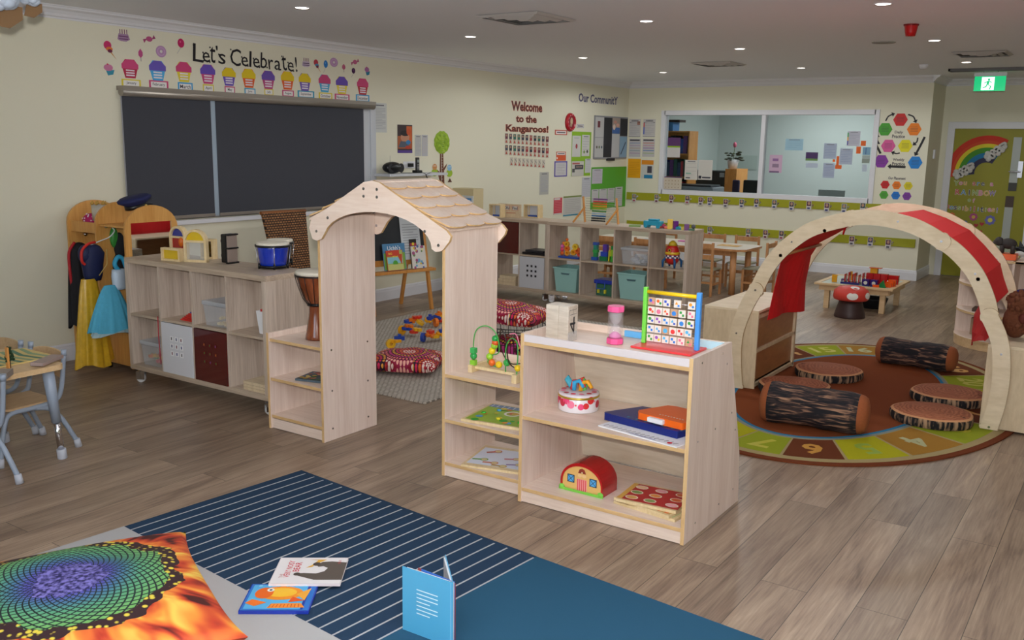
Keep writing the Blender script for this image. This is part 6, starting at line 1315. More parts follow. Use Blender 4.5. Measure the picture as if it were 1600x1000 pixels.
# green panels
sh(LW, 893, 206, 923, 275, '8ab81e', 'green_backing_board', 'lime green backing board beside the document panel', None, 'display board', X=XL)
sh(LW, 894, 212, 907, 245, 'cccac4', 'pinned_page', 'left white page with red figure on the lime green board', lambda s: (s.disc(0, 0, s.w*.12, 'a03038', s.h*.12), s.rect(-s.w*.3, s.h*.38, s.w*.3, s.h*.4, '808080')), X=XL+.0035)
sh(LW, 909, 211, 921, 244, 'cccac4', 'pinned_page', 'right white page with small green pictures on the lime green board', lambda s: (printed(s, 6), s.disc(-s.w*.2, -s.h*.3, s.w*.1, '70903a'), s.disc(s.w*.2, -s.h*.28, s.w*.1, '404030')), X=XL+.0035)
sh(LW, 893, 252, 912, 275, 'c8c4bc', 'newsletter', 'newsletter page with dark group photo on the lime green board', lambda s: (s.fr(-.9, .6, .3, .8, 'b05048'), s.fr(-.5, -.1, .9, .5, '3a3c44'), s.fr(-.9, -.5, -.5, .0, '505050'), [s.disc(s.w*(-.1+.1*i), s.h*.12, s.w*.035, 'b09080', n=8) for i in range(5)]), X=XL+.0035)
sh(LW, 914, 248, 923, 270, 'c8c8c6', 'pinned_page', 'slanted white page at the bottom right of the lime green board', lambda s: printed(s, 6, col='b0b0b4'), X=XL+.0035)
sh(LW, 909, 277, 923, 308, 'c2c2c8', 'typed_notice', 'pale page hanging just below the lime green board', lambda s: printed(s, 8, col='b4b4bc'))
# document panel
def docboard(s):
    w_, h_ = s.w, s.h
    for q in ((-.98, .0, -.48, .93, 'c0bebc'), (-.98, -.93, -.48, -.02, 'bcbab8'), (-.47, -.93, .02, .93, '24242a'), (.03, .2, .50, .93, 'a8988c'), (.03, .2, .5, .48, '4068a8'), (.03, -.93, .5, .18, 'c0c0c0'), (.52, .1, .98, .93, '24242a'), (.52, -.93, .98, .06, '88a8c0')): s.fr(*q)
    s.fr(-.85, .45, -.70, .75, '703038'); s.disc(w_*.1, h_*.37, w_*.05, 'c89080', h_*.04); s.disc(w_*.18, h_*.3, w_*.05, 'd8a090', h_*.04); s.disc(w_*.07, h_*.25, w_*.04, 'e0c8b8')
    for i in range(3): s.disc(w_*(-.43+.07*i), -h_*.23, w_*.02, ['504030', '607040', '405060'][i])
    s.line((w_*.3, -h_*.4), (w_*.45, -h_*.1), .02, '2a3440')
sh(LW, 928, 182, 979, 248, '8a8a8e', 'document_board', 'metal framed document board with black and white panels at the corner', docboard, 'notice board', t=.02)
sh(LW, 947, 247, 958, 251, '222226', 'black_clip', 'small black clip below the document board', None, 'clip', t=.03)
sh(LW, 924, 261, 979, 325, '56a82c', 'green_backing_board', 'bright green backing board below the document board', None, 'display board', X=XL)
sh(LW, 925, 264, 941, 287, 'c4bec8', 'pinned_page', 'white page at the top left of the bright green board', lambda s: printed(s, 6, col='b0a8b8'), X=XL+.0035)
for i, (x0, x1, y0) in enumerate(((924, 935, 296), (936, 948, 295), (949, 960, 294))): sh(LW, x0, y0, x1, 316, 'c6c4c4', 'pinned_page', '%s of the three overlapping white pages low on the bright green board' % ('left', 'middle', 'right')[i], lambda s: printed(s, 6, col='b8b4b8'), X=XL+.0035)
sh(LW, 961, 292, 972, 322, 'c6c6c8', 'pinned_page', 'tall white page at the lower right of the bright green board', lambda s: printed(s, 7, col='b8b8bc'), X=XL+.0035)
# --- back wall left of the window
def tmpl(cols):
    def f(s):
        printed(s, 8, True, 'a8a8ac'); 
        for c_, (a, b_, c2, d) in cols: s.fr(a, b_, c2, d, c_)
        s.line((-s.w*.45, s.h*.3), (0, s.h*.38), .006, '404048'); s.line((0, s.h*.38), (s.w*.45, s.h*.3), .006, '404048'); s.fr(-1, -1, 1, -.96, '505058')
    return f
sh(BW, 983, 186, 1001, 214, 'c8c4c0', 'policy_page', 'upper left printed page beside the office window with a small photo', tmpl([('a87868', (.4, .35, .9, .75))]))
sh(BW, 1005, 186, 1024, 214, 'c8c4c0', 'policy_page', 'upper right printed page beside the office window with coloured tab', tmpl([('5a6ac0', (-.95, -.7, -.75, .1)), ('c85858', (-.95, .1, -.75, .6))]))
def colr(L_): return lambda s: ([s.fr(-.9, .78, .8, .92, '303034')]+[s.fr(-.9, .5-.28*i, .9, .56-.28*i, c_) for i, c_ in enumerate(L_)])
sh(BW, 983, 217, 1001, 245, 'c2bebc', 'list_page', 'pastel lined list page, left one in the second row beside the office window', colr(['7a90b8', 'b090b0', 'b8a080', '88a0a8', 'a878a8']))
sh(BW, 1004, 217, 1023, 245, 'c2bebc', 'list_page', 'bright lined list page, right one in the second row beside the office window', colr(['c86848', 'c87898', '8838a8', '3878b8', '90b848']))
sh(BW, 981, 248, 1001, 278, 'e8a412', 'orange_notice', 'plain orange yellow notice above the green hook rail', lambda s: printed(s, 8, False, 'd08c10'))
sh(BW, 1002, 250, 1021, 279, 'c8c8c4', 'colour_flyer', 'white flyer with orange top and blue footer above the green hook rail', lambda s: (s.fr(-.98, .5, .98, .98, 'dc8a20'), s.fr(0, -.4, .75, .35, '4a4450'), s.fr(-.5, -.98, .9, -.6, '1a7aa8')))
# --- hook rails with photo tags
railm = mat('lime_rail_paint', rgb(158, 158, 24), .5)
def rail(px0, px1, pyt0, pyt1, hgt, tags, which, hooks=()):
    a, b_ = WY(px0, pyt0, YB), WY(px1, pyt1, YB); z1 = (a.z+b_.z)/2
    t_ = one(MB(railm).box((a.x, YB-.02, z1-hgt), (b_.x, YB-.0005, z1)), 'hook_rail', '%s lime green coat hook rail along the back wall' % which, 'hook rail', bevel=.003)
    n_ = len(tags); rr = random.Random(len(which))
    for i, px in enumerate(tags):
        py = pyt0+(pyt1-pyt0)*(px-px0)/(px1-px0)+8; c = WY(px, py, YB-.02)
        t_ = T('coat_hook', '%s metal coat hook on the %s green rail' % (ordn(i, n_), which), 'coat hook', 'coat hooks on the %s rail' % which, (c.x+.05, YB-.02, z1-.05)); x = c.x+.055
        MB(chrome).tube(smooth_path([(x, YB-.021, z1-.085), (x, YB-.045, z1-.09), (x+.004, YB-.06, z1-.07), (x+.004, YB-.062, z1-.05)]), .005, None, 7).build('hook', t_)
        MB(chrome).cyl((x, YB-.0215, z1-.06), (x, YB-.019, z1-.06), .014, None, None, 12).build('base_plate', t_)
        dz = rr.uniform(-.02, .01); s = Sheet((c.x, YB-.024, c.z+dz), (1,0,0), (0,0,1), .070, .125, 'ccc6c4', .002)
        k = rr.choice(['3a3440', '5a3048', '702838', '3a4a50', '383860', '60706a']); s.fr(-.85, -.15, .85, .9, k); s.disc(0, .028, .018, 'b89078', .023, 10); s.fr(-.6, -.85, .5, -.45, rr.choice(['6a3040', '404878', 'a04858', '505058']))
        put(s, 'photo_tag', '%s photo name tag on the %s green rail' % (ordn(i, n_), which), 'photo tag', 'photo tags on the %s rail' % which)
rail(980, 1437, 300.5, 321, .115, [991, 1026, 1049, 1074, 1095, 1109, 1134, 1159, 1182, 1210, 1237, 1264, 1292, 1319, 1348, 1377, 1407], 'upper')
rail(980, 1431, 344, 374, .115, [1109, 1169, 1196, 1221, 1331, 1360, 1388], 'lower')
# --- hexagon display
def hexsheet(px, py, w_px, col, name, lab, dark='403c40'):
    s = wsh(BW, px-w_px/2, py-w_px*.45, px+w_px/2, py+w_px*.45, None); r_ = s.w/2; s.mb.prism([(r_*math.cos(math.pi/3*k), r_*math.sin(math.pi/3*k)) for k in range(6)], s.O, s.U, s.V, s.N, .002, C(col))
    s.t = .002
    for i in range(4): s.rect(-r_*.5, r_*(.3-.2*i), r_*.5, r_*(.34-.2*i), dark)
    put(s, name, lab, 'wall decoration', 'hexagon cards')
for px, py, col, lb in ((1407, 187, 'cc2a28', 'red'), (1383, 202, '48a030', 'green'), (1428.5, 202, 'ec8018', 'orange'), (1388, 228, 'd85a98', 'pink'), (1414.5, 228, 'e4d81c', 'yellow'), (1377, 252, '8838a0', 'purple'), (1430, 254, '1e80d0', 'blue')):
    hexsheet(px, py, 23, col, 'hexagon_card', 'large %s hexagon card in the daily and weekly practice display' % lb)
for px, py, col, lb in ((1383, 288.5, 'cc2424', 'red'), (1401, 289.5, 'ec7c18', 'orange'), (1419, 290.5, 'dccc1c', 'yellow'), (1381, 304.5, '54a838', 'green'), (1399.5, 305.5, '1e78d0', 'blue'), (1417, 306.5, '803aa0', 'purple')):
    hexsheet(px, py, 14.5, col, 'hexagon_card', 'small %s hexagon card in the cluster below the weekly practice display' % lb)
for txt, x0, y0, x1, y1, lb in (('Daily', 1398, 204, 1411, 210, 'Daily'), ('Practice', 1394, 210, 1414, 216, 'Practice, under Daily'), ('Weekly', 1395, 247, 1413, 253, 'Weekly'), ('Practice', 1394, 253, 1414, 259, 'Practice, under Weekly'), ('Our Placement', 1388, 276, 1415, 281, 'Our Placement')):
    s = wsh(BW, x0, y0, x1, y1, None); s.t = .0008; s.text(txt, 0, 0, s.h*.9, '585058', .02, w=s.w)
    put(s, 'caption_lettering', 'small grey lettering reading %s, in the hexagon display' % lb, 'lettering')
def arrow(pts, wd, lab, head):
    cxs = [p_[0] for p_ in pts]; s = wsh(BW, min(cxs)-1, 200, max(cxs)+1, 210, None); s.t = .0008; o = s.O
    loc = [((WY(x, y, YB)-o).x, (WY(x, y, YB)-o).z) for x, y in pts]
    P3 = smooth_path([(a, b_, 0) for a, b_ in loc], 4)
    for i in range(len(P3)-1): s.line((P3[i].x, P3[i].y), (P3[i+1].x, P3[i+1].y), wd, '1e1c20')
    d = (P3[-1]-P3[-2]).normalized(); n = Vector((-d.y, d.x, 0)); e = P3[-1]; s.poly([tuple((e+d*head)[:2]), tuple((e+n*head*.8)[:2]), tuple((e-n*head*.8)[:2])], '1e1c20')
    put(s, 'arrow_cutout', lab, 'wall decoration', 'black arrows')
arrow([(1384, 189), (1388, 182), (1394, 179)], .018, 'curved black arrow from the green to the red hexagon', .04); arrow([(1419, 179), (1427, 182), (1430, 188)], .018, 'curved black arrow from the red to the orange hexagon', .04); arrow([(1434, 215), (1433, 221), (1430, 224)], .018, 'curved black arrow from the orange to the yellow hexagon', .04); arrow([(1406, 239), (1401, 240), (1397, 239)], .018, 'short black arrow from the yellow to the pink hexagon', .04); arrow([(1374, 225), (1371, 219), (1371, 214)], .018, 'curved black arrow from the pink to the green hexagon', .04)
arrow([(1445, 214), (1438, 228), (1432, 239)], .028, 'long thick black arrow pointing down to the blue hexagon', .045); arrow([(1415, 261), (1403, 260.5), (1392, 260)], .03, 'long thick black arrow pointing left to the purple hexagon', .045); arrow([(1376, 240), (1372, 232), (1369, 226)], .028, 'thick black arrow rising from the purple hexagon', .045)
# --- door decoration
s = wsh('D', 1480, 205, 1577, 280, None); s.t = .002
def dP(px, py): q = WY(px, py, YR+.004)-s.O; return (q.x, q.z)
t = T('paper_rainbow', 'painted paper rainbow with white cotton clouds on the green door', 'wall decoration', None, tuple(s.O))
cxy = Vector(dP(1540, 270)); 
ang0, ang1 = math.atan2(dP(1490, 276)[1]-cxy.y, dP(1490, 276)[0]-cxy.x), math.atan2(dP(1573, 224)[1]-cxy.y, dP(1573, 224)[0]-cxy.x)
if ang0 < 0: ang0 += 2*math.pi
R_o = .50; bands = [('c83420', 1.0, .86), ('cc4a28', .86, .78), ('dccc30', .78, .68), ('48902c', .68, .54), ('2078a8', .54, .41), ('383650', .41, .28)]
for k, (c_, a, b_) in enumerate(bands):
    o1 = [(cxy.x+R_o*a*math.cos(ang0+(ang1-ang0)*i/24), cxy.y+R_o*a*math.sin(ang0+(ang1-ang0)*i/24)) for i in range(25)]; o2 = [(cxy.x+R_o*b_*math.cos(ang0+(ang1-ang0)*i/24), cxy.y+R_o*b_*math.sin(ang0+(ang1-ang0)*i/24)) for i in range(25)]
    MB(C(c_, .7)).strip(o1, o2, s.O, s.U, s.V, s.N, .003).build('colour_band', t)
cot = mat('cotton_wool', rgb(200, 198, 194), .95, bump=.3, bscale=60)
for (x0, y0, x1, y1) in ((1494, 273, 1517, 262), (1543, 245, 1568, 230)):
    a, b_ = Vector((*dP(x0, y0), 0)), Vector((*dP(x1, y1), 0)); b = MB(cot); rr = random.Random(3)
    for i in range(30): q = a.lerp(b_, i/29); p_ = s.P(q.x+rr.uniform(-.02, .02), q.y+rr.uniform(-.045, .045), .018); b.ball(p_, .036, None, 10, (1, .38, 1))
    b.build('cotton_cloud', t)
cyc = ['c83a3a', 'd8a040', '88a848', '4888b8', '7a5aa8', 'd878a0', 'e0d8c8', '303048']
def colourtext(txt, x0, x1, y, hpx, slope=.04):
    n_ = len(txt); s_ = wsh('D', x0, y-hpx/2, x1, y+hpx/2, None); s_.t = .001; k = 0
    for i, ch in enumerate(txt):
        if ch == ' ': continue
        q = WY(x0+(x1-x0)*(i+.5)/n_, y+(x1-x0)*slope*(i/n_), YR+.004)-s_.O; hh_ = s_.h*(1 if ch.isupper() or ch in 'bltdfp!' else .75)
        s_.text(ch, q.x, q.z, hh_, 'd8d4c4', .05, maxw=.09); s_.text(ch, q.x, q.z, hh_*.92, cyc[(i*3+n_) % 7 if (i*3+n_) % 7 != 6 else 7], .012, maxw=.08)
    put(s_, 'paper_lettering', 'colourful paper lettering reading %s on the green door' % txt, 'lettering', 'door lettering')
colourtext('You are a', 1491, 1553, 286, 8); colourtext('RAINBOW', 1492, 1555, 300, 9); colourtext('of', 1511, 1525, 313, 7); colourtext('possibilities!', 1478, 1561, 324, 9, .06)
for px, py, r_px, c1_, c2_, lb in ((1521, 339, 7, 'b04880', 'd8b050', 'pink'), (1547, 344, 9, '6868b0', 'd8d050', 'blue'), (1487, 337, 6, 'd87038', 'd8b040', 'orange'), (1508, 348, 4, '4870b8', 'a0b0d8', 'tiny blue')):
    s = wsh('D', px-r_px, py-r_px, px+r_px, py+r_px, None); s.t = .001; r_ = s.w/2
    s.mb.prism([(r_*.5*math.cos(k*.785), r_*.5*math.sin(k*.785)) for k in range(8)], s.O, s.U, s.V, s.N, .001, C(c1_))
    for k in range(8): s.disc(r_*.68*math.cos(k*.785), r_*.68*math.sin(k*.785), r_*.3, c1_, n=10)
    s.disc(0, 0, r_*.42, c2_); put(s, 'paper_flower', '%s paper flower on the green door' % lb, 'wall decoration', 'paper flowers')
for px, py, lb in ((1525, 352, 'left'), (1534, 350, 'right'), (1531, 362, 'lowest')):
    s = wsh('D', px-4, py-4, px+4, py+4, None); s.t = .001; r_ = s.w/2; s.mb.prism([(0, -r_), (r_, r_*.2), (r_*.5, r_*.8), (0, r_*.4), (-r_*.5, r_*.8), (-r_, r_*.2)], s.O, s.U, s.V, s.N, .001, C('a82030')); put(s, 'paper_heart', '%s of the three small dark red paper hearts on the door' % lb, 'wall decoration', 'paper hearts')
c = WY(1461, 212, YB+.4); one(MB(white_tr).box((XP+.0005, YB+.38, 1.63), (XP+.02, YB+.46, 1.75)), 'wall_switch', 'small white wall switch on the side of the door recess', 'switch')
c = WY(1272, 135, YB); 
# --- office seen through the window
YG = YB+.045
sh(BW, 1043, 215, 1063, 246, '5a3468', 'window_leaflet', 'purple, green and white leaflet on the office window', lambda s: (s.fr(-1, .0, 1, .16, '88b020'), s.fr(-1, -1, 1, 0, 'ccc8c4')), X=YG)
sh(BW, 1036, 276, 1065, 297, 'c8bca8', 'window_calendar', 'pale calendar on the lower left of the office window', lambda s: [s.fr(-1, .85, 1, 1, '503060'), s.fr(-1, -1, 1, -.88, '503060')]+[s.disc(s.w*(-.35+.17*i), s.h*(.2-.25*j), s.w*.03, 'a08870', n=6) for i in range(5) for j in range(3)], 'calendar', X=YG)
sh(BW, 1070, 250, 1090, 281, 'ccc8c0', 'window_certificate', 'left of the two white certificates on the office window', lambda s: (printed(s, 4, col='b8b4b0'), s.fr(-.8, -.4, .0, -.3, '6aa890'), s.fr(-.8, -.85, -.1, -.75, '404048')), X=YG)
sh(BW, 1091, 250, 1113, 281, 'ccc8c0', 'window_certificate', 'right of the two white certificates on the office window, with dark footer logo', lambda s: (s.fr(-.9, -.9, -.5, -.6, '282838'), s.fr(-.4, -.85, .8, -.7, '303040')), X=YG)
sh(BW, 1202, 242, 1222, 270, 'c8a8c0', 'window_flyer', 'pink patterned flyer on the office window', lambda s: (s.fr(-.5, .3, .4, .6, '906898'), s.fr(-.5, -.4, .5, 0, '907890'), s.fr(-.9, -1, .6, -.8, '7a6080')), X=YG)
sh(BW, 1227, 217, 1255, 235, '9cc0d0', 'window_flyer', 'light blue sheet on the office window', lambda s: printed(s, 4, True, '80a4b8'), X=YG)
sh(BW, 1259, 238, 1278, 251, '4a3060', 'window_flyer', 'dark purple sheet with green stripe on the office window', lambda s: s.fr(-1, -1, 1, -.5, '6a9050'), X=YG)
sh(BW, 1259, 255, 1278, 262, 'b4c0d0', 'window_label', 'small pale label under the purple sheet on the office window', None, X=YG)
sh(BW, 1287, 224, 1307, 248, 'a8b4c8', 'window_page', 'upper pale printed page on the office window', lambda s: printed(s, 7, col='8c9ab8'), X=YG)
sh(BW, 1286, 255, 1304, 278, 'a8b4c8', 'window_page', 'lower pale printed page on the office window', lambda s: printed(s, 7, col='8c90b8'), X=YG)
sh(BW, 1312, 232, 1332, 257, 'acb6c8', 'window_page', 'pale printed page right of the orange notes on the office window', lambda s: printed(s, 7, col='8c9ab8'), X=YG)
sh(BW, 1324, 205, 1344, 228, 'c0c0cc', 'window_page', 'white page with coloured tab at the upper right of the office window', lambda s: (printed(s, 7, col='9aa0b0'), s.fr(-1, -.9, -.82, -.3, '4a3a90'), s.fr(-1, -.3, -.82, .2, 'e0a030'), s.fr(-1, .2, -.82, .8, '40a050')), X=YG)
for px0, py0, px1, py1, lb in ((1307, 244, 1311, 258, 'tall orange'), (1305, 258, 1315, 264, 'lowest orange'), (1301, 249, 1305, 253, 'tiny red orange'), (1338, 229, 1345, 240, 'left upper orange'), (1345, 220, 1353, 228, 'right upper orange')):
    sh(BW, px0, py0, px1, py1, 'e0641e', 'sticky_note', lb+' sticky note on the office window', None, 'sticky note', X=YG-.003, group='orange sticky notes')
sh(BW, 1348, 230, 1360, 242, '78a0b8', 'window_picture', 'small blue picture at the right edge of the office window', lambda s: s.fr(-.3, -.9, .0, .9, '5878a0'), X=YG); sh(BW, 1347, 243, 1359, 255, '8a9488', 'window_picture', 'small grey landscape picture at the right edge of the office window', lambda s: s.fr(-1, .1, 1, .9, 'a0aca8'), X=YG); sh(BW, 1347, 257, 1355, 268, 'b4c0cc', 'window_label', 'small pale label at the lower right of the office window', None, X=YG)
# office furniture
def wyp(px, py, Y): return WY(px, py, Y)
BY = 14.3; a, b_ = WY(1037, 300, BY), WY(1072, 300, BY)
t = T('office_bookcase', 'wooden office bookcase with folders behind the left of the office window', 'bookcase', None, ((a.x+b_.x)/2, BY, 0)); zs_ = [.5, .92, 1.25, 1.62, 1.98]
bx0, bx1 = a.x-.35, WY(1075, 260, BY).x
for x in (bx0, bx1-.02): MB(honey).box((x, BY, .02), (x+.02, BY+.35, 1.98)).build('side_panel', t)
for z_ in zs_: MB(honey).box((bx0+.02, BY, z_-.02), (bx1-.02, BY+.35, z_)).build('shelf', t)
MB(honey).box((bx0+.02, BY+.33, .02), (bx1-.02, BY+.35, 1.98)).build('back_panel', t)
rr = random.Random(12)
nb_ = 0
for si, z_ in enumerate(zs_[1:4]):
    x = bx0+.03
    while x < bx1-.09:
        w_ = rr.uniform(.035, .07); h_ = rr.uniform(.22, .29)
        if x+w_ > a.x-.02:
            col = rr.choice(['2a4a98', '2a4a98', 'a83038', '304a6a', 'd0d4d8', '603a78', '2a5a50', '181c28']); b = MB(C(col, .5)); b.box((x, BY+.03, z_+.001), (x+w_-.004, BY+.28, z_+h_))
            t2 = one(b, 'ring_binder', '%s binder %s on the %s shelf of the office bookcase' % ({'2a4a98': 'blue', 'a83038': 'red', '304a6a': 'slate', 'd0d4d8': 'white', '603a78': 'purple', '2a5a50': 'dark green', '181c28': 'black'}[col], 'at place %s from left' % ['one', 'two', 'three', 'four', 'five', 'six', 'seven', 'eight', 'nine', 'ten', 'eleven', 'twelve', 'thirteen', 'fourteen', 'fifteen', 'sixteen', 'seventeen', 'eighteen'][nb_ % 18], ('lower', 'middle', 'upper')[si]), 'binder', 'office binders'); nb_ += 1
        x += w_
    nb_ = 0
q = WY(1045, 200, BY); one(MB(C('4a88c8', .5)).box((bx0+.1, BY+.05, 1.981), (q.x+.05, BY+.3, 2.12)), 'blue_storage_box', 'light blue storage box on top of the office bookcase', 'box')
q = WY(1049, 191, BY); one(MB(C('4a3c34', .6)).box((q.x-.2, BY+.05, 2.121), (q.x+.12, BY+.3, 2.16)), 'flat_box', 'flat brown box topmost on the office bookcase', 'box')
FY = 15.2; a, b_ = WY(1104, 268, FY), WY(1148, 268, FY)
t = T('filing_cabinet', 'dark grey filing cabinet with label behind the office window', 'cabinet', None, (a.x, FY, 0)); dg_ = C('2e3638', .5); xr = WY(1133, 280, FY).x
MB(dg_).box((a.x-.45, FY, .02), (xr, FY+.5, WY(1115, 267, FY).z)).build('cabinet_body', t, .004); MB(C('a8b4bc', .5)).box((xr-.10, FY-.003, WY(1125, 274, FY).z-.03), (xr-.02, FY-.0005, WY(1125, 270, FY).z)).build('label_card', t)
for z_ in (.55, .85): MB(metal_m).box((xr-.3, FY-.02, z_), (xr-.15, FY-.001, z_+.015)).build('handle', t)
one(MB(honey).box((xr+.002, FY-.02, .02), (WY(1151, 280, FY).x, FY+.5, WY(1140, 264, FY).z)), 'wooden_cupboard', 'honey wood cupboard beside the dark filing cabinet in the office', 'cupboard')
c = WY(1141, 265, FY+.1); zt_ = WY(1140, 264, FY).z; t = T('flowering_plant', 'pink flowering plant in a white pot on the office cupboard', 'plant', None, (c.x, FY+.2, zt_))
MB(white_tr).lathe([(.07, 0), (.10, .14), (.095, .15)], (c.x, FY+.2, zt_+.002), None, 18).build('pot', t); b = MB(C('4a5040', .6)); rr = random.Random(5)
for i in range(26): a = rr.random()*6.28; L_ = rr.uniform(.08, .2); p0 = Vector((c.x, FY+.2, zt_+.16)); d = Vector((math.cos(a)*L_, math.sin(a)*L_*.6, rr.uniform(-.02, .16))); b.ball(p0+d*.8, .045, None, 8, (1, .5, .35), Matrix.Rotation(a, 3, 'Z'))
b.build('leaves', t); MB(C('c86078', .5)).ball((c.x+.02, FY+.2, zt_+.40), .04, None, 10, (.8, .8, 1.2)).build('flower', t); MB(C('5a6a40')).cyl((c.x, FY+.2, zt_+.12), (c.x+.02, FY+.2, zt_+.38), .006).build('stem', t)
c = WY(1085, 293, 14.0); t = T('office_printer', 'grey office printer behind the window sill', 'printer', None, (c.x, 14.0, .6)); b = MB(C('8a9098', .4)); b.box((c.x-.3, 13.75, .55), (WY(1119, 295, 13.9).x, 14.25, 1.12)); b.build('printer_body', t, .02); MB(C('30343a', .4)).box((c.x-.28, 13.8, 1.121), (WY(1117, 295, 13.9).x-.03, 14.2, 1.15)).build('scanner_lid', t, .01)
one(MB(C('50545c', .6)).box((c.x-.35, 13.7, .02), (WY(1122, 295, 13.9).x, 14.3, .549)), 'printer_table', 'low grey stand under the office printer', 'table')
for px0, px1, pt, Y_, col, lb in ((1143, 1154, 281, 14.98, '2c2a48', 'narrow dark blue office chair beside the cupboard'), (1160, 1183, 281, 14.25, '1e2022', 'black office chair beside the window mullion')):
    a, b_ = WY(px0, 300, Y_), WY(px1, 300, Y_); zt_ = WY(px0, pt, Y_).z; cx = (a.x+b_.x)/2; t = T('office_chair', lb, 'chair', 'office chairs', (cx, Y_, 0)); m_ = C(col, .7)
    MB(m_).box((a.x, Y_, .6), (b_.x, Y_+.06, zt_)).build('backrest', t, .02); MB(m_).box((a.x-.03, Y_-.42, .44), (b_.x+.03, Y_, .52)).build('seat', t, .02); MB(black).box((cx-.02, Y_+.0, .45), (cx+.02, Y_+.03, .65)).build('back_bar', t); MB(black).cyl((cx, Y_-.2, .06), (cx, Y_-.2, .44), .025).build('gas_lift', t)
    for k in range(5): a_ = k*1.2566; MB(black).bar((cx, Y_-.2, .06), (cx+.26*math.cos(a_), Y_-.2+.26*math.sin(a_), .035), .04, .03).build('base_arm', t)
a, b_ = WY(1150, 250, 16.8), WY(1184, 250, 16.8); s = wsh(BW, 1150, 243, 1183, 265, 'b4c0b8', X=17.19); put(s, 'whiteboard', 'pale whiteboard on the far office wall', 'whiteboard')
c = WY(1190, 300, YB-.0); 
a, b_ = WY(1279, 297, 14.2), WY(1319, 310, 14.2); one(MB(C('9aa2a2', .4)).box((a.x, 14.2, .9), (b_.x, 14.22, WY(1300, 297, 14.2).z)), 'monitor_back', 'grey flat monitor back at the lower right of the office window', 'monitor')
one(MB(C('60666a', .5)).box((a.x-.6, 14.0, .02), (b_.x+.3, 14.6, .899)), 'office_desk', 'grey desk under the monitor in the office', 'desk')
# paper blossoms hanging at the top left
for px, py, r_, lb in ((6, 4, .075, 'left'), (47, 0, .05, 'right')):
    c = WX(px, py, -5.2); t = T('hanging_blossom', 'white paper blossom hanging at the top left corner of the photo, %s one' % lb, 'hanging decoration', 'hanging paper blossoms', tuple(c)); rr = random.Random(int(r_*1000))
    pb = mat('pale_blue_tissue', rgb(196, 208, 224), .8, bump=.3, bscale=40)
    for i in range(9): a = i*2.4; d = Vector((math.cos(a), math.sin(a), -.5+rr.random())); MB(pb).ball(c+d*r_*.5, r_*.62, None, 12, (.9, .9, .7), Matrix.Rotation(a, 3, 'Z')).build('petal', t)
    MB(C('8a6a48', .7)).prism([(-r_*.9, -r_*1.5), (r_*.2, -r_*1.6), (r_*1.2, -r_*.9), (r_*1.25, 0), (-r_*.5, 0)], c+Vector((-.1, .06, 0)), (0,1,0), (0,0,1), (1,0,0), .004).build('brown_sheet', t)  # flat brown shape set behind and below the blossom
    MB(C('d8d8d8')).cyl(c+Vector((0,0,r_*.5)), (c.x, c.y, HC), .0015, None, None, 5).build('thread', t)
# ================================================================== FAR CUBBIES
FY0 = 8.75
farL, FL_C = cubby('grey oak cubby shelf on castors against the left wall, left one of the far pair', -6.93, -5.465, FY0+.03, FY0+.42, .10, .905, 4, 2, group='far cubby shelves')
farR, FR_C = cubby('grey oak cubby shelf on castors with turquoise baskets, right one of the far pair', -5.46, -3.785, FY0, FY0+.39, .10, .905, 4, 2, group='far cubby shelves')
def cf(cells, i, j, dy=.15, Y0=FY0): a = cells[i, j]; return ((a[0]+a[1])/2, Y0+dy, a[2]+.001)
a = FL_C[3, 0]; insert_box(a[0]+.004, a[1]-.004, FY0+.026, FY0+.36, a[2]+.001, a[3]-.004, C('c8cad0', .4), 'white square insert box with nine black square holes in the far cubby shelf', dots=(.055, .024, '26262c'))
a = FL_C[2, 1]; insert_box(a[0]+.004, a[1]-.004, FY0+.026, FY0+.36, a[2]+.001, a[3]-.004, mat('dark_red_perspex', rgb(84, 8, 8), .06), 'dark red insert box in the upper row of the left far cubby shelf')
a = FL_C[0, 0]; insert_box(a[0]+.004, a[1]-.004, FY0+.026, FY0+.36, a[2]+.001, a[3]-.004, C('1c6a40', .4), 'dark green insert box at the bottom left of the left far cubby shelf')
x, y, z = cf(FL_C, 3, 1); 
for k, (w_, c_, lb) in enumerate(((.16, '1c1c20', 'lower of two flat black trays in the far cubby above the holed white box'), (.12, '2a2a30', 'upper of two flat black trays in the far cubby above the holed white box'))): one(MB(C(c_, .4)).box((x-w_, y-.08, z+.028*k), (x+w_, y+.14, z+.028*k+.024)), 'black_tray', lb, 'tray', 'flat black trays', bevel=.004)
x, y, z = cf(FL_C, 2, 0)
for k in range(3): one(MB(ply).box((x-.14+.02*k, y-.1, z+.036*k), (x+.12, y+.1, z+.036*k+.034)), 'wooden_plank', '%s of the three wooden planks in the bottom of the left far cubby shelf' % ('lowest', 'middle', 'topmost')[k], 'plank', 'wooden planks in the far cubby')
mint = mat('mint_plastic', rgb(150, 196, 190), .4)
def basket(cx, cy, z, w, d, h, lab):
    t = bin_('plastic_basket', lab, cx, cy, z, w, d, h, mint, cat='basket', taper=.84, group='turquoise baskets')
    b = MB(mint); 
    for q in ((-1, 0), (1, 0)): b.box((cx+q[0]*(w/2+.004)-.004, cy-d/2-.004, z+h-.014), (cx+q[0]*(w/2+.004)+.004, cy+d/2+.004, z+h))
    b.box((cx-w/2-.008, cy-d/2-.008, z+h-.014), (cx+w/2+.008, cy-d/2, z+h)); b.box((cx-w/2-.008, cy+d/2, z+h-.014), (cx+w/2+.008, cy+d/2+.008, z+h)); b.build('rim', t, .002)
    MB(C('4a6a70', .5)).prism([(-.045, 0), (.045, 0), (.055, .018), (-.055, .018)], (cx, cy-d/2*.965-.006, z+h*.72), (1,0,0), (0,0,1), (0,1,0), .004).build('handle_slot', t)
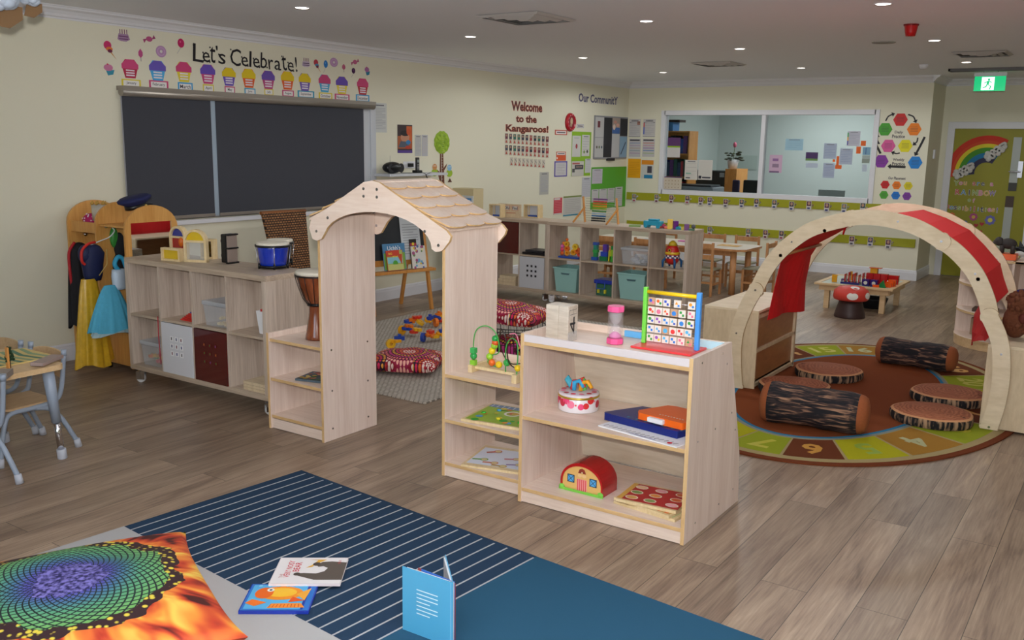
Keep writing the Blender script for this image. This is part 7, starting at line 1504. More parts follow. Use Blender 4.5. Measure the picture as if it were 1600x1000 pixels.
x, y, z = cf(FR_C, 0, 0); basket(x, y+.03, z, .30, .30, .27, 'turquoise plastic basket in the bottom left opening of the right far cubby shelf')
x, y, z = cf(FR_C, 2, 0); basket(x, y+.03, z, .32, .30, .28, 'turquoise plastic basket in the third bottom opening of the right far cubby shelf')
x, y, z = cf(FR_C, 1, 0); x += .06; t = T('lidded_tub', 'small green tub with blue lid and yellow clips in the far cubby shelf', 'storage box', None, (x, y, z))
MB(acr('green_tub', rgb(40, 120, 90), .75)).box((x-.10, y-.07, z), (x+.09, y+.1, z+.13)).build('tub', t, .006); MB(C('2438a0', .35)).box((x-.12, y-.09, z+.131), (x+.11, y+.12, z+.175)).build('lid', t, .008)
b = MB(C('3050b0', .3)); b.tube([(x-.08, y-.095, z+.15), (x-.08, y-.10, z+.08), (x+.02, y-.10, z+.08), (x+.02, y-.095, z+.15)], .006, None, 6); b.build('handle', t)
for k in (-.07, .01): MB(C('d0c030', .3)).box((x+k, y-.096, z+.03), (x+k+.02, y-.072, z+.07)).build('clip', t)
x, y, z = cf(FR_C, 3, 0); bin_('clear_tub', 'flat clear lidded tray in the bottom right opening of the far cubby shelf', x+.05, y+.03, z, .24, .24, .08, acr_clear, clear_lid)
# top-row toys
x, y, z = cf(FR_C, 0, 1, .12); 
def toybits(name, lab, cat, x, y, z, items, base=None, group=None):
    t = T(name, lab, cat, group, (x, y, z))
    if base: MB(C(base, .4)).box((x-.13, y-.07, z), (x+.13, y+.07, z+.018)).build('base_tray', t, .004)
    for kind, dx, dz, w_, h_, c_ in items:
        m_ = MB(C(c_, .35))
        if kind == 'b': m_.box((x+dx-w_/2, y-.02, z+dz), (x+dx+w_/2, y+.03, z+dz+h_))
        elif kind == 's': m_.ball((x+dx, y, z+dz+h_/2), h_/2, None, 10)
        elif kind == 'r': m_.lathe([(w_*.2, -.014), (w_/2, -.014), (w_/2, .014), (w_*.2, .014), (w_*.2, -.014)], (x+dx, y, z+dz+w_/2), None, 12, Matrix.Rotation(1.57, 3, 'X'), False)
        elif kind == 't': m_.prism([(-w_/2, 0), (w_/2, 0), (0, h_)], (x+dx, y-.02, z+dz), (1,0,0), (0,0,1), (0,1,0), .03)
        m_.build('piece', t, .002 if kind == 'b' else 0)
    return t
toybits('ring_toy', 'orange, pink and yellow ring building set on a blue tray in the far cubby', 'toy', x+.02, y, z, [('s', -.12, .02, .04, .045, 'e86a28'), ('s', -.12, .06, .04, .045, 'e84a6a'), ('s', -.118, .10, .04, .045, 'e86ab0'), ('s', -.10, .135, .04, .04, 'f08030'), ('r', -.05, .02, .06, .06, 'f0a030'), ('r', -.055, .07, .06, .06, 'f07a28'), ('r', -.06, .12, .06, .06, 'e8b030'), ('s', -.06, .18, .04, .035, 'f07020'), ('r', .03, .03, .07, .07, 'f0a828'), ('r', .08, .05, .07, .07, 'e8702a'), ('r', .05, .09, .07, .07, 'f0c838'), ('r', .11, .02, .07, .07, 'f04a3a'), ('s', .13, .09, .04, .04, 'd060b0')], '2450b0')
x, y, z = cf(FR_C, 1, 1, .12)
toybits('block_tower', 'green, blue and purple plastic block tower group in the far cubby', 'toy', x, y, z, [('b', -.09, 0, .07, .035, '2858b0'), ('b', -.08, .035, .04, .05, '2a9050'), ('b', -.08, .085, .055, .03, '38a048'), ('b', -.08, .115, .04, .05, '2a8a78'), ('b', -.08, .165, .055, .03, '3a5ab0'), ('b', .02, 0, .09, .05, '1f7a4a'), ('b', .03, .05, .08, .05, '2a4ab8'), ('b', .04, .10, .05, .08, '5a3aa0'), ('r', .03, .06, .05, .05, '4a70c0'), ('b', .13, 0, .06, .06, '40a838'), ('b', .13, .06, .035, .07, '9ac030'), ('b', .14, .13, .05, .04, '2a9048'), ('b', .10, .0, .03, .12, 'c8c030')])
x, y, z = cf(FR_C, 2, 1); bin_('clear_tub', 'clear plastic tub full of shiny clear pieces in the right far cubby top row', x+.02, y+.02, z, .31, .26, .155, acr_clear, clear_lid)
blockpile('clear_piece', 'shiny clear piece in the clear tub of the far cubby', 'piece', x+.02, y+.02, z+.004, .20, .12, 14, ['c8ccd4', 'b0b4c0', 'dcdfe6'], .04, 'clear pieces in the far cubby tub')
# rocket
x, y, z = cf(FR_C, 3, 1, .10); x += .02; t = T('toy_rocket', 'red toy rocket with yellow nose and blue fins in the far cubby shelf', 'toy', None, (x, y, z))
MB(C('c02420', .3)).lathe([(.035, .035), (.062, .06), (.075, .10), (.075, .17), (.06, .21), (.048, .23)], (x, y, z), None, 20).build('body', t); MB(C('c8a828', .3)).lathe([(.050, .228), (.04, .255), (.02, .275), (.001, .282)], (x, y, z), None, 20).build('nose_cone', t)
MB(C('e0b830', .3)).lathe([(.077, .14), (.079, .145), (.079, .16), (.077, .165)], (x, y, z), None, 20).build('yellow_band', t)
for k in range(10):
    a = -math.pi+math.pi*(k+.5)/10
    for j in range(2): e = Vector((math.cos(a), math.sin(a), 0)); q = Sheet(Vector((x, y, z+.108+.016*j))+e*.077, (-e.y, e.x, 0), (0,0,1), .016, .016, None, 0, N=e); q.rect(-.010, -.008, .010, .008, 'e8e8e4' if (k+j) % 2 else '204878'); q.mb.build('checker', t)
q = Sheet((x, y-.077, z+.185), (1,0,0), (0,0,1), .04, .04, None, .0, N=(0,-1,0)); q.disc(0, 0, .018, 'c8a030'); q.disc(0, 0, .011, '401818'); q.mb.build('porthole', t)
for k in range(4): a = k*math.pi/2+.7; e = Vector((math.cos(a), math.sin(a), 0)); b = MB(C('1e5a90', .3)); b.tube([Vector((x, y, z+.10))+e*.070, Vector((x, y, z+.07))+e*.098, Vector((x, y, z+.005))+e*.098], [.010, .014, .010], None, 8); b.build('fin', t)
# ---------------- on top of the far cubbies
ZF = .906
def window_box(px, lab, w=.22):
    p = FL(px, 340, ZF); x, y = p.x, max(p.y, FY0+.08); t = T('window_box', lab, 'toy box', None, (x, y, ZF)); h = .15; d = .10
    b = MB(framew)
    for q in ((-w/2, 0, w/2, .012), (-w/2, h-.012, w/2, h), (-w/2, .012, -w/2+.012, h-.012), (w/2-.012, .012, w/2, h-.012)): b.box((x+q[0], y-d/2, ZF+q[1]), (x+q[2], y+d/2, ZF+q[3]))
    b.build('frame', t); MB(C('c8ccd4', .3)).box((x-w/2+.012, y+.02, ZF+.012), (x+w/2-.012, y+.026, ZF+h-.012)).build('pale_back', t); MB(C('3858a8', .4)).box((x-w*.3, y-.02, ZF+.012), (x+w*.35, y+.01, ZF+.03)).build('blue_strip', t); MB(framew).box((x-w/2+.04, y-.004, ZF+.012), (x-w/2+.048, y+.004, ZF+h-.012)).build('mullion', t)
window_box(770, 'small wooden window box nearest the playhouse roof on the left far cubby', .16); window_box(833, 'small wooden window box right of the word sign on the left far cubby', .20)
p = FL(793, 340, ZF); p.y = FY0+.15; t = T('word_stand', 'wooden word stand reading ou Find with a red line', 'sign', None, (p.x, p.y, ZF)); MB(wall_m if False else ply).box((p.x-.15, p.y, ZF), (p.x+.16, p.y+.015, ZF+.155)).build('board', t)
for dx, tx in ((-.03, 'ou'), (.08, 'Find')): s = Sheet((p.x+dx, p.y-.001, ZF+.11), (1,0,0), (0,0,1), .085, .055, 'c87858', .001); s.fr(-.88, -.85, .88, .85, 'dcd6cc'); s.text(tx, 0, 0, .034, '404858', .02, maxw=.07); s.mb.build('word_card', t)
s = Sheet((p.x+.02, p.y-.001, ZF+.05), (1,0,0), (0,0,1), .1, .05, None, .001); s.line((-.06, .0), (.07, .005), .006, 'b85840'); s.mb.build('red_line', t)
# abacus on A-frame
p0, p1 = FL(903, 349, ZF), FL(952, 350, ZF); x0, x1 = WY(906, 348, 8.84).x, WY(958, 350, 8.84).x
t = T('wooden_abacus', 'wooden A-frame abacus with rainbow rows of beads on the far cubby', 'abacus', None, ((x0+x1)/2, 8.9, ZF)); H_ = .28
for x, tx in ((x0, .035), (x1, .0)):
    MB(honey).bar((x+.03, FY0+.15, ZF+.008), (x-.03+tx*0, FY0+.20, ZF+H_), .018, .018).build('upright', t); MB(honey).bar((x-.05, FY0+.03, ZF+.009), (x+.005, FY0+.18, ZF+.17), .015, .015).build('prop_leg', t)
for k, c_ in enumerate(('1e1c20', '1e2430', '2870a8', 'b0c8d8', '3a8a38', '98b830', 'e8a828', 'e0702a', 'd84050', '7a4888')):
    z = ZF+.03+.0255*k; yk = FY0+.155+.0045*k; MB(metal_m).cyl((x0+.01, yk, z), (x1+.01, yk, z), .0015, None, None, 5).build('rod', t)
    for q in range(10):
        xx = x0+.11+.0175*q; MB(C(c_, .3)).ball((xx, yk, z), .0105, None, 8, (.8, 1, 1)).build('bead', t)
# toys on the right far cubby
p = FL(1021, 353, ZF); x, y = WY(1021, 353, 8.86).x, 8.86
t = T('blue_toy_truck', 'turquoise plastic toy truck on top of the far cubby shelf', 'toy', None, (x, y, ZF)); tq = C('2e9ab8', .35)
b = MB(tq); b.box((x-.10, y-.04, ZF+.025), (x+.10, y+.04, ZF+.075)); b.box((x-.05, y-.035, ZF+.075), (x+.06, y+.035, ZF+.095)); b.build('body', t, .012, 3)
for dx in (-.07, .07):
    for dy in (-.04, .04): MB(tq).cyl((x+dx, y+dy-.008, ZF+.022), (x+dx, y+dy+.008, ZF+.022), .021).build('wheel', t)
def loose(px, col, w, h, lab, kind='b', dz=0, rz=.4):
    x = WY(px, 355, 8.88).x+(.006 if px == 1054 else 0); b = MB(C(col, .35)); R = Matrix.Rotation(rz, 3, 'Z')
    if kind == 'b': b.box((-w/2, -w/2, 0), (w/2, w/2, h), None, R, (x, 8.88, ZF+dz))
    elif kind == 't': b.prism([(-w/2, 0), (w/2, 0), (w*.1, h)], (x, 8.86, ZF+dz), (1,0,0), (0,0,1), (0,1,0), .04)
    elif kind == 's': b.ball((x, 8.88, ZF+dz+h/2), h/2, None, 12)
    one(b, 'toy_block', lab, 'toy block', 'loose toys on the far cubby top', bevel=.002)
loose(992, '7a9a50', .12, .018, 'flat green plastic piece left of the turquoise truck'); loose(1032.5, 'd85a30', .04, .04, 'small orange plastic piece just right of the turquoise truck', 's'); loose(1037, 'a83858', .035, .05, 'dark red plastic piece right of the turquoise truck', 's'); loose(1042, 'd8643a', .05, .028, 'flat orange piece beside the yellow block')
loose(1047, 'e8c020', .055, .10, 'yellow toy cube standing highest on the far cubby top'); loose(1054, '6a2880', .05, .085, 'purple toy cube leaning beside the yellow one', 'b', 0, .9); loose(1060, '202428', .03, .04, 'tiny black toy piece behind the blue triangle', 's'); loose(1059, '2a98b0', .13, .035, 'blue wedge block on the far cubby top', 't'); loose(1067.5, 'c8b830', .04, .03, 'small yellow flat piece between the wedge and purple cube'); loose(1073, '6a2878', .05, .06, 'purple toy cube on the right end of the far cubby'); loose(1081, '3a6a48', .06, .018, 'thin dark green piece at the right end of the far cubby'); loose(1083.5, '585a60', .035, .045, 'grey round toy piece at the right end of the far cubby', 's', .018)
# boxes behind the playhouse roof
x = WY(722, 300, 9.0).x
one(MB(C('c8b890', .6)).box((-6.93, 8.95, ZF), (-6.62, 9.15, ZF+.30)), 'storage_carton', 'beige carton behind the playhouse roof, on the left far cubby', 'box')
s = Sheet((-6.70, 8.925, ZF+.11), (1,0,0), (0,0,1), .20, .22, 'c8ccd0', .015, N=(0,-1,0)); s.fr(-.1, .35, .8, .75, '3a80c0'); s.fr(.0, .5, .7, .58, 'd0e0f0'); put(s, 'leaflet_holder', 'white leaflet holder with blue label behind the playhouse roof', 'leaflet holder')
# ================================================================== FAR TABLE AND CHAIRS
t = T('wooden_table', 'low rectangular white topped wooden table by the back wall', 'table', None, (-4.9, 10.9, 0))
tx0, tx1, ty0, ty1, tz = -6.0, -3.86, 10.55, 11.25, .555
MB(mat('white_table_laminate', rgb(222, 214, 200), .35)).prism([(tx0+.05, ty0), (tx1-.08, ty0), (tx1, ty0+.08), (tx1, ty1-.08), (tx1-.08, ty1), (tx0+.05, ty1), (tx0, ty1-.05), (tx0, ty0+.05)], (0, 0, tz-.025), (1,0,0), (0,1,0), (0,0,1), .025, None, chairw).build('table_top', t)
for x in (tx0+.1, tx1-.16):
    for y in (ty0+.10, ty1-.10): MB(chairw).cyl((x, y, .001), (x, y, tz-.025), .038, None, None, 18).build('leg', t)
MB(chairw).box((tx0+.1, ty0+.08, tz-.09), (tx1-.16, ty0+.11, tz-.026)).build('apron', t); MB(chairw).box((tx0+.1, ty1-.11, tz-.09), (tx1-.16, ty1-.08, tz-.026)).build('apron', t)
def wood_chair(x, y, rz, label):
    o = T('wooden_chair', label, 'chair', 'childrens wooden chairs', (0, 0, 0)); w_ = .15
    MB(mat('chair_seat_green_grey', rgb(150, 146, 122), .5)).box((-w_, -.14, .30), (w_, .15, .318)).build('seat', o, .004)
    for s_ in (-1, 1):
        MB(chairw).box((s_*w_-.014, -.155, .001), (s_*w_+.014, -.127, .64)).build('rear_leg', o, .004); MB(chairw).box((s_*w_-.014, .125, .001), (s_*w_+.014, .153, .30)).build('front_leg', o, .004)
        MB(chairw).box((s_*w_-.009, -.127, .13), (s_*w_+.009, .125, .155)).build('side_rail', o)
    for z_ in (.57, .44): MB(chairw).box((-w_+.014, -.15, z_), (w_-.014, -.135, z_+.055)).build('back_rail', o, .003)
    MB(chairw).box((-w_+.014, -.148, .15), (w_-.014, -.132, .175)).build('rear_stretcher', o); MB(chairw).box((-w_+.014, .132, .20), (w_-.014, .146, .225)).build('front_stretcher', o)
    o.location = (x, y, 0); o.rotation_euler = (0, 0, rz); return o
w1_ = wood_chair(-4.30, 10.46, 0, 'small wooden chair in front of the far table, nearest its round right leg')
for x, y, rz, lb in ((-3.80, 10.93, math.pi/2, 'small wooden chair at the right end of the far table'), (-4.17, 11.36, math.pi, 'small wooden chair behind the far table at its right corner'), (-4.62, 11.36, math.pi, 'small wooden chair behind the far table, partly hidden by the cubby end'), (-5.0, 10.44, 0, 'small wooden chair seen through the cubby opening behind the rocket'), (-5.55, 10.44, 0, 'small wooden chair seen through the cubby openings behind the block tower'), (-5.3, 11.36, math.pi, 'small wooden chair behind the far table, seen through the cubby openings')): dup(w1_, (x, y, 0), rz, lb)
p = FL(1140, 384, tz); s = Sheet((p.x, p.y, tz+.001), (1,0,0), (0,1,0), .26, .18, 'd8b070', .004)
for i in range(5): s.disc(-.08+.04*i, .02*(i % 2), .02, ['c88a48', 'e0c888'][i % 2], n=8)
put(s, 'flat_puzzle', 'flat orange wooden puzzle on the far white table', 'puzzle')
for px, py, c_, lb in ((1068, 378, 'c870a8', 'small pink item on the far table behind the rocket'), (1012, 376, '80b0c8', 'light blue sheet on the far table seen through the cubby')): p = FL(px, py, tz); one(MB(C(c_)).box((p.x-.08, max(p.y, ty0+.05), tz+.001), (p.x+.08, max(p.y, ty0+.05)+.1, tz+.012)), 'coloured_sheet', lb, 'paper')
# ================================================================== EASEL WITH BOOKS
O3 = Vector((-6.21, 7.21, 0)); U3 = Vector((.24, .97, 0)).normalized(); N3 = Vector((.97, -.24, 0)).normalized()
t = T('wooden_easel', 'honey wooden childrens easel with blackboard behind the playhouse doorway', 'easel', None, tuple(O3)); ln = .16
def E3(u, z, n=0): return O3+U3*u-N3*(ln*z)+N3*n+Vector((0, 0, z))
for u in (-.36, .36): MB(honey).bar(E3(u, .0135), E3(u*.93, 1.15), .035, .03).build('leg', t, .002)
for u in (-.33, .33): MB(honey).bar(E3(u, .003)-N3*.52, E3(u*.93, 1.15)-N3*.03, .035, .03).build('leg', t, .002)
MB(honey).bar(E3(-.40, .44, .045), E3(.40, .44, .045), .09, .03).build('book_ledge', t, .003); MB(honey).bar(E3(-.34, .53), E3(.34, .53), .02, .06).build('cross_rail', t); MB(honey).bar(E3(-.33, 1.12), E3(.33, 1.12), .02, .05).build('cross_rail', t)
V3 = (Vector((0, 0, 1))-N3*ln).normalized(); Nn = U3.cross(V3)
s = Sheet(E3(.0, .83, .022), U3, V3, .64, .54, C('202428', .5), .006, N=Nn); s.mb.build('blackboard', t)
s = Sheet(E3(.15, .77, .034), U3, V3, .24, .44, 'c8ccce', .003, N=Nn); printed(s, 12, False, 'a0a4a8'); s.disc(.05, -.15, .03, '80c0a8'); put(s, 'easel_notice', 'long white printed notice clipped to the easel', 'notice'); s = Sheet(E3(-.02, 1.03, .034), U3, V3, .20, .035, 'c8c8c4', .003, N=Nn); put(s, 'title_strip', 'narrow white title strip at the top of the easel', 'paper')
def ebook(u, w, h, tilt, cover, art, lab, n=.05, z=.462):
    R_ = (Vector((0,0,1))-N3*(ln+tilt)).normalized(); N_ = U3.cross(R_); c = E3(u, z, n)+R_*h/2; s = Sheet(c, U3, R_, w, h, cover, .008, N=N_); art(s); put(s, 'picture_book', lab, 'book', 'books on the easel')
ebook(.16, .085, .30, 0, '24201c', lambda s: (s.rect(-.04, .08, .04, .11, 'a02848'), s.disc(0, .10, .016, 'e0c030')), 'narrow dark card with yellow disc and pink band between the easel books', .048)
def a1(s): s.fr(-.96, .3, .96, .96, '4a80a8'); s.fr(-.96, -.96, .96, .3, '78a848'); s.text("Uchh's", 0, .09, .045, 'e8ecf0', .01, maxw=.18); s.text('Rooftops', 0, .045, .03, 'e8ecf0', .01, maxw=.2)
def a2(s): s.fr(-.96, -.96, .96, .96, 'a8b860'); s.fr(-.96, .4, .6, .96, 'c8402a'); s.text('BIG', -.05, .07, .022, 'f0d040', .02); s.text('BEACH', .02, .035, .022, 'f0d840', .02, maxw=.1); s.fr(-.9, -.3, .9, .3, '88c0d0'); s.disc(0, -.03, .03, '50a030'); s.poly([(.03, .06), (.09, .06), (.08, -.06)], 'c04a28'); s.fr(-.96, -.96, .96, -.4, 'c8c878')
def a3(s):
    s.fr(-.96, -.96, .96, .96, 'd8d4cc'); rr = random.Random(4)
    for i in range(22): s.disc(rr.uniform(-.07, .07), rr.uniform(-.11, .11), rr.uniform(.008, .02), rr.choice(['e0c030', '70a8c8', 'a0507a', 'e8e0a0', '6a8a50', '5868a0']), n=8)
ebook(-.09, .27, .27, 0, '5a8ab0', a1, 'blue and green picture book standing on the easel ledge', .058); ebook(-.10, .20, .205, .05, 'c05030', a2, 'orange titled beach picture book in front of the blue book on the easel', .082); ebook(.20, .18, .23, .02, 'd8d0c0', a3, 'multicoloured picture book on the right of the easel ledge', .075)
# ================================================================== ARCH DEN
AY = 6.44; AYB = 7.40; archm = wood('arch_plywood', rgb(216, 196, 162), rgb(232, 214, 184), 'x', 5, .3); archd = mat('plywood_edge', rgb(188, 158, 116), .5)
segs = [[(1151, 604), (1149.5, 580), (1149, 545), (1152, 520), (1160, 495), (1170, 473), (1181.6, 453)],
        [(1181.6, 453), (1196, 424), (1214, 399), (1237, 378), (1264, 360), (1296, 349), (1330.5, 341)],
        [(1330.5, 341), (1352, 339), (1378, 341), (1404, 346), (1428, 353), (1451, 364), (1471.6, 377)],
        [(1471.6, 377), (1492, 392), (1509, 409), (1523.6, 428), (1534, 449), (1542, 471), (1547, 495)],
        [(1547, 495), (1555, 512), (1561.5, 530), (1565, 553), (1564, 596), (1556, 636), (1546, 664)]]
t = T('play_arch', 'pale plywood curved play arch with red fabric canopy over the circle rug', 'play arch', None, (-1.49, AY, 0))
prof = [[(WY(px, py, AY+.0).x, WY(px, py, AY).z) for px, py in s_] for s_ in segs]
prof[0][0] = (prof[0][0][0], .03); prof[4][-1] = (prof[4][-1][0], .03)
def band(pts, w, y, th, nm):
    P_ = smooth_path([(a, b_, 0) for a, b_ in pts], 4); n = len(P_); o, i_ = [], []
    for k, p_ in enumerate(P_):
        d = (P_[min(k+1, n-1)]-P_[max(k-1, 0)]).normalized(); q = Vector((-d.y, d.x, 0)); o.append((p_.x+q.x*w, p_.y+q.y*w)); i_.append((p_.x-q.x*w, p_.y-q.y*w))
    d0 = (P_[0]-P_[1]).normalized(); d1 = (P_[-1]-P_[-2]).normalized()
    def cap(c, d): a0 = math.atan2(d.y, d.x); return [(c.x+w*1.12*math.cos(a0+a), c.y+w*1.12*math.sin(a0+a)) for a in [math.pi/2-math.pi*k/10 for k in range(11)]]
    poly = [(a, max(b_, .0145)) for a, b_ in o+cap(P_[-1], d1)+i_[::-1]+cap(P_[0], d0)]
    b = MB(archm); b.prism(poly, (0, y, 0), (1,0,0), (0,0,1), (0,1,0), th, None, archd); ob = b.build(nm, t, .003)
    m_ = P_[n//2]; bl = MB(metal_m); bl.cyl((m_.x, y-.002, m_.y), (m_.x, y+.001, m_.y), .007, None, None, 8); bl.build('bolt', ob); e_ = MB(metal_m); e_.cyl((P_[-1].x, y-.002, P_[-1].y), (P_[-1].x, y+.001, P_[-1].y), .008, None, None, 8); e_.build('bolt', ob)
for yy in (AY, AYB):
    for k, pr_ in enumerate(prof): band(pr_, .050, yy+(.0 if k % 2 else -.018), .018, 'arch_segment')
AXL, AXR = prof[1][0], prof[3][-1]
rods = [(-2.09, 1.008), (-1.80, 1.20), (-1.36, 1.30), (-1.04, 1.175), (-.83, .96), (-.765, .77)]
for x, z in rods: MB(wood('dowel', rgb(176, 120, 72), rgb(196, 142, 92), 'y', 6)).cyl((x, AY+.0, z), (x, AYB+.016, z), .012).build('dowel', t)
redf = bpy.data.materials.new('red_canopy_fabric'); redf.use_nodes = True; bs = redf.node_tree.nodes['Principled BSDF']; bs.inputs['Base Color'].default_value = rgb(232, 30, 36); bs.inputs['Roughness'].default_value = .75
tr_ = redf.node_tree.nodes.new('ShaderNodeBsdfTranslucent'); tr_.inputs[0].default_value = rgb(235, 34, 38); ms_ = redf.node_tree.nodes.new('ShaderNodeMixShader'); ms_.inputs[0].default_value = .18; out_ = redf.node_tree.nodes['Material Output']
redf.node_tree.links.new(bs.outputs[0], ms_.inputs[1]); redf.node_tree.links.new(tr_.outputs[0], ms_.inputs[2]); redf.node_tree.links.new(ms_.outputs[0], out_.inputs[0])
path = [(-2.175, .50), (-2.165, .70), (-2.13, .92), (-2.09, 1.025), (-1.97, 1.10), (-1.80, 1.217), (-1.58, 1.275), (-1.36, 1.317), (-1.20, 1.265), (-1.04, 1.19), (-.93, 1.085), (-.822, .967), (-.79, .87), (-.750, .775), (-.80, .77), (-.90, .72), (-.945, .60), (-.96, .48), (-.965, .385)]
b = MB(redf); n = len(path); ny = 12; vs = []
for i, (x, z) in enumerate(path):
    y0, y1 = AY+.075, AYB-.03
    for j in range(ny+1):
        u = j/ny; hang = (i < 3) or (i > 15); off = .018*math.sin(u*9+i) if hang else 0; sw = {14: .2, 15: .75, 16: 1, 17: 1, 18: 1}.get(i, 0)*(1-u); vs.append((x+off+.215*sw, y0+(y1-y0)*u, z+(.15*(1-u) if i == 18 else (.08*(1-u) if i == 17 else 0))+(.03*math.sin(u*3.1+1) if i in (0, n-1) else 0)))
b.add(vs, [(i*(ny+1)+j, i*(ny+1)+j+1, (i+1)*(ny+1)+j+1, (i+1)*(ny+1)+j) for i in range(n-1) for j in range(ny)], None, True); cnp = b.build('canopy', t, smooth=False)
so = cnp.modifiers.new('thick', 'SOLIDIFY'); so.thickness = .003
p_ = WY(1318, 358, AY+.5); b = MB(redf); b.tube([(p_.x+.02, AY+.5, p_.z+.06), (p_.x, AY+.5, p_.z-.04)], [.012, .006], None, 6); b.build('fabric_tie', t)
# side shelf units carrying the arch
def den_unit(x0, x1, y0, y1, h, lab, open_side):
    t = T('den_unit', lab, 'shelf unit', 'plywood shelf units carrying the arch', ((x0+x1)/2, y0, 0)); th = .018
    MB(ply).box((x0, y0, .0145), (x1, y0+th, h)).build('end_panel', t, .002); MB(ply).box((x0, y1-th, .0145), (x1, y1, h)).build('end_panel', t, .002)
    MB(archm).box((x0, y0, h), (x1, y1, h+.018)).build('top_board', t, .002)
    xb = x1-.03 if open_side == 'L' else x0+.012
    MB(plyb).box((xb, y0+th, .05), (xb+.012, y1-th, h)).build('back_panel', t)
    for z_ in (.05, h*.5): MB(ply).box((x0+.01, y0+th, z_), (x1-.018 if open_side == 'L' else x1-.01, y1-th, z_+.018)).build('shelf', t)
    xr = x1-.018 if open_side == 'L' else x0
    for z_ in (.03, h*.5-.005, h-.04): MB(ply).box((xr, y0+th, z_), (xr+.018, y1-th, z_+.024)).build('rail', t)
    MB(ply).box((xr, y1-th-.02, .03), (xr+.018, y1-th, h)).build('stile', t)
den_unit(-2.64, -2.225, AY+.022, AYB-.022, .575, 'plywood shelf unit under the left foot of the play arch', 'L')
den_unit(-.735, -.32, AY+.022, AYB-.022, .535, 'plywood shelf unit under the right foot of the play arch', 'R')
# puppets / dress up pile on the right unit
zz = .554; x, y = -.60, AY+.30
t = T('brown_fur_puppet', 'curly brown furry puppet on the right den unit at the frame edge', 'puppet', None, (x, y, zz)); fur = mat('brown_fur', rgb(104, 58, 34), .95, bump=1.0, bscale=90, vary=.5); rr = random.Random(3)
b = MB(fur); b.ball((x+.0, y, zz+.24), .085, None, 16, (1, 1, .8)); b.ball((x-.02, y, zz+.12), .08, None, 16, (1, 1, 1.4))
for i in range(70): d = Vector((rr.gauss(0, 1), rr.gauss(0, 1), rr.gauss(0, 1))).normalized(); c0 = Vector((x, y, zz+(.24 if i % 2 else .12))); b.ball(c0+Vector((d.x*.08, d.y*.08, d.z*.07)), .02, None, 6)
b.build('fur_body', t); MB(C('5a2418', .7)).ball((x+.03, y-.07, zz+.15), .035, None, 10, (1, .6, 1)).build('muzzle', t)
t = T('cloth_doll', 'black cloth doll with red collar and yellow stripe on the right den unit', 'doll', None, (x+.16, y, zz)); bc = mat('black_cloth', rgb(16, 18, 26), .8, bump=.3, bscale=30)
b = MB(bc); b.ball((x+.22, y-.04, zz+.087), .12, None, 18, (1.1, .9, .7)); b.build('body', t); MB(bc).ball((x+.24, y+.02, zz+.24), .08, None, 14, (1, .9, 1)).build('hat', t); MB(C('b0202a', .6)).tube([(x+.14, y-.10, zz+.165), (x+.23, y-.13, zz+.17), (x+.30, y-.08, zz+.17)], .012, None, 8).build('red_collar', t); MB(C('c8a030', .5)).tube([(x+.14, y-.14, zz+.08), (x+.22, y-.15, zz+.085), (x+.27, y-.12, zz+.08)], .006, None, 6).build('yellow_stripe', t); MB(C('d8d0cc', .6)).ball((x+.10, y-.10, zz+.07), .035, None, 10, (1, .6, .8)).build('white_patch', t)
# ================================================================== OVAL RUG
RCX, RCY, RA, RB = -1.71, 6.86, 1.20, 1.83
t = T('number_rug', 'large oval green and brown number rug under the play arch', 'rug', None, (RCX, RCY, 0)); NS = 96
def ov(k, s_=0): return [((RA*k-s_)*math.cos(2*math.pi*i/NS), (RB*k-s_)*math.sin(2*math.pi*i/NS)) for i in range(NS)]
rm = lambda nm, c: rug_mat(nm, rgb(*c), 400, .25, .12)
MB(rm('rug_brown', (112, 58, 34))).prism(ov(1), (RCX, RCY, .001), (1,0,0), (0,1,0), (0,0,1), .009).build('brown_border', t)
MB(rm('rug_tan', (164, 146, 104))).prism(ov(1, .045), (RCX, RCY, .0102), (1,0,0), (0,1,0), (0,0,1), .0008).build('tan_border', t)
cols = {'g': rm('rug_green', (146, 156, 42)), 'b': rm('rug_dark_brown', (104, 56, 34)), 'y': rm('rug_yellow_green', (170, 166, 32)), 't': rm('rug_ochre', (158, 116, 48))}
numc = {'g': 'b8b030', 'b': 'c8903a', 'y': '88a030', 't': 'a8a878'}
IA, IB = .66, 1.33; NSEG = 20
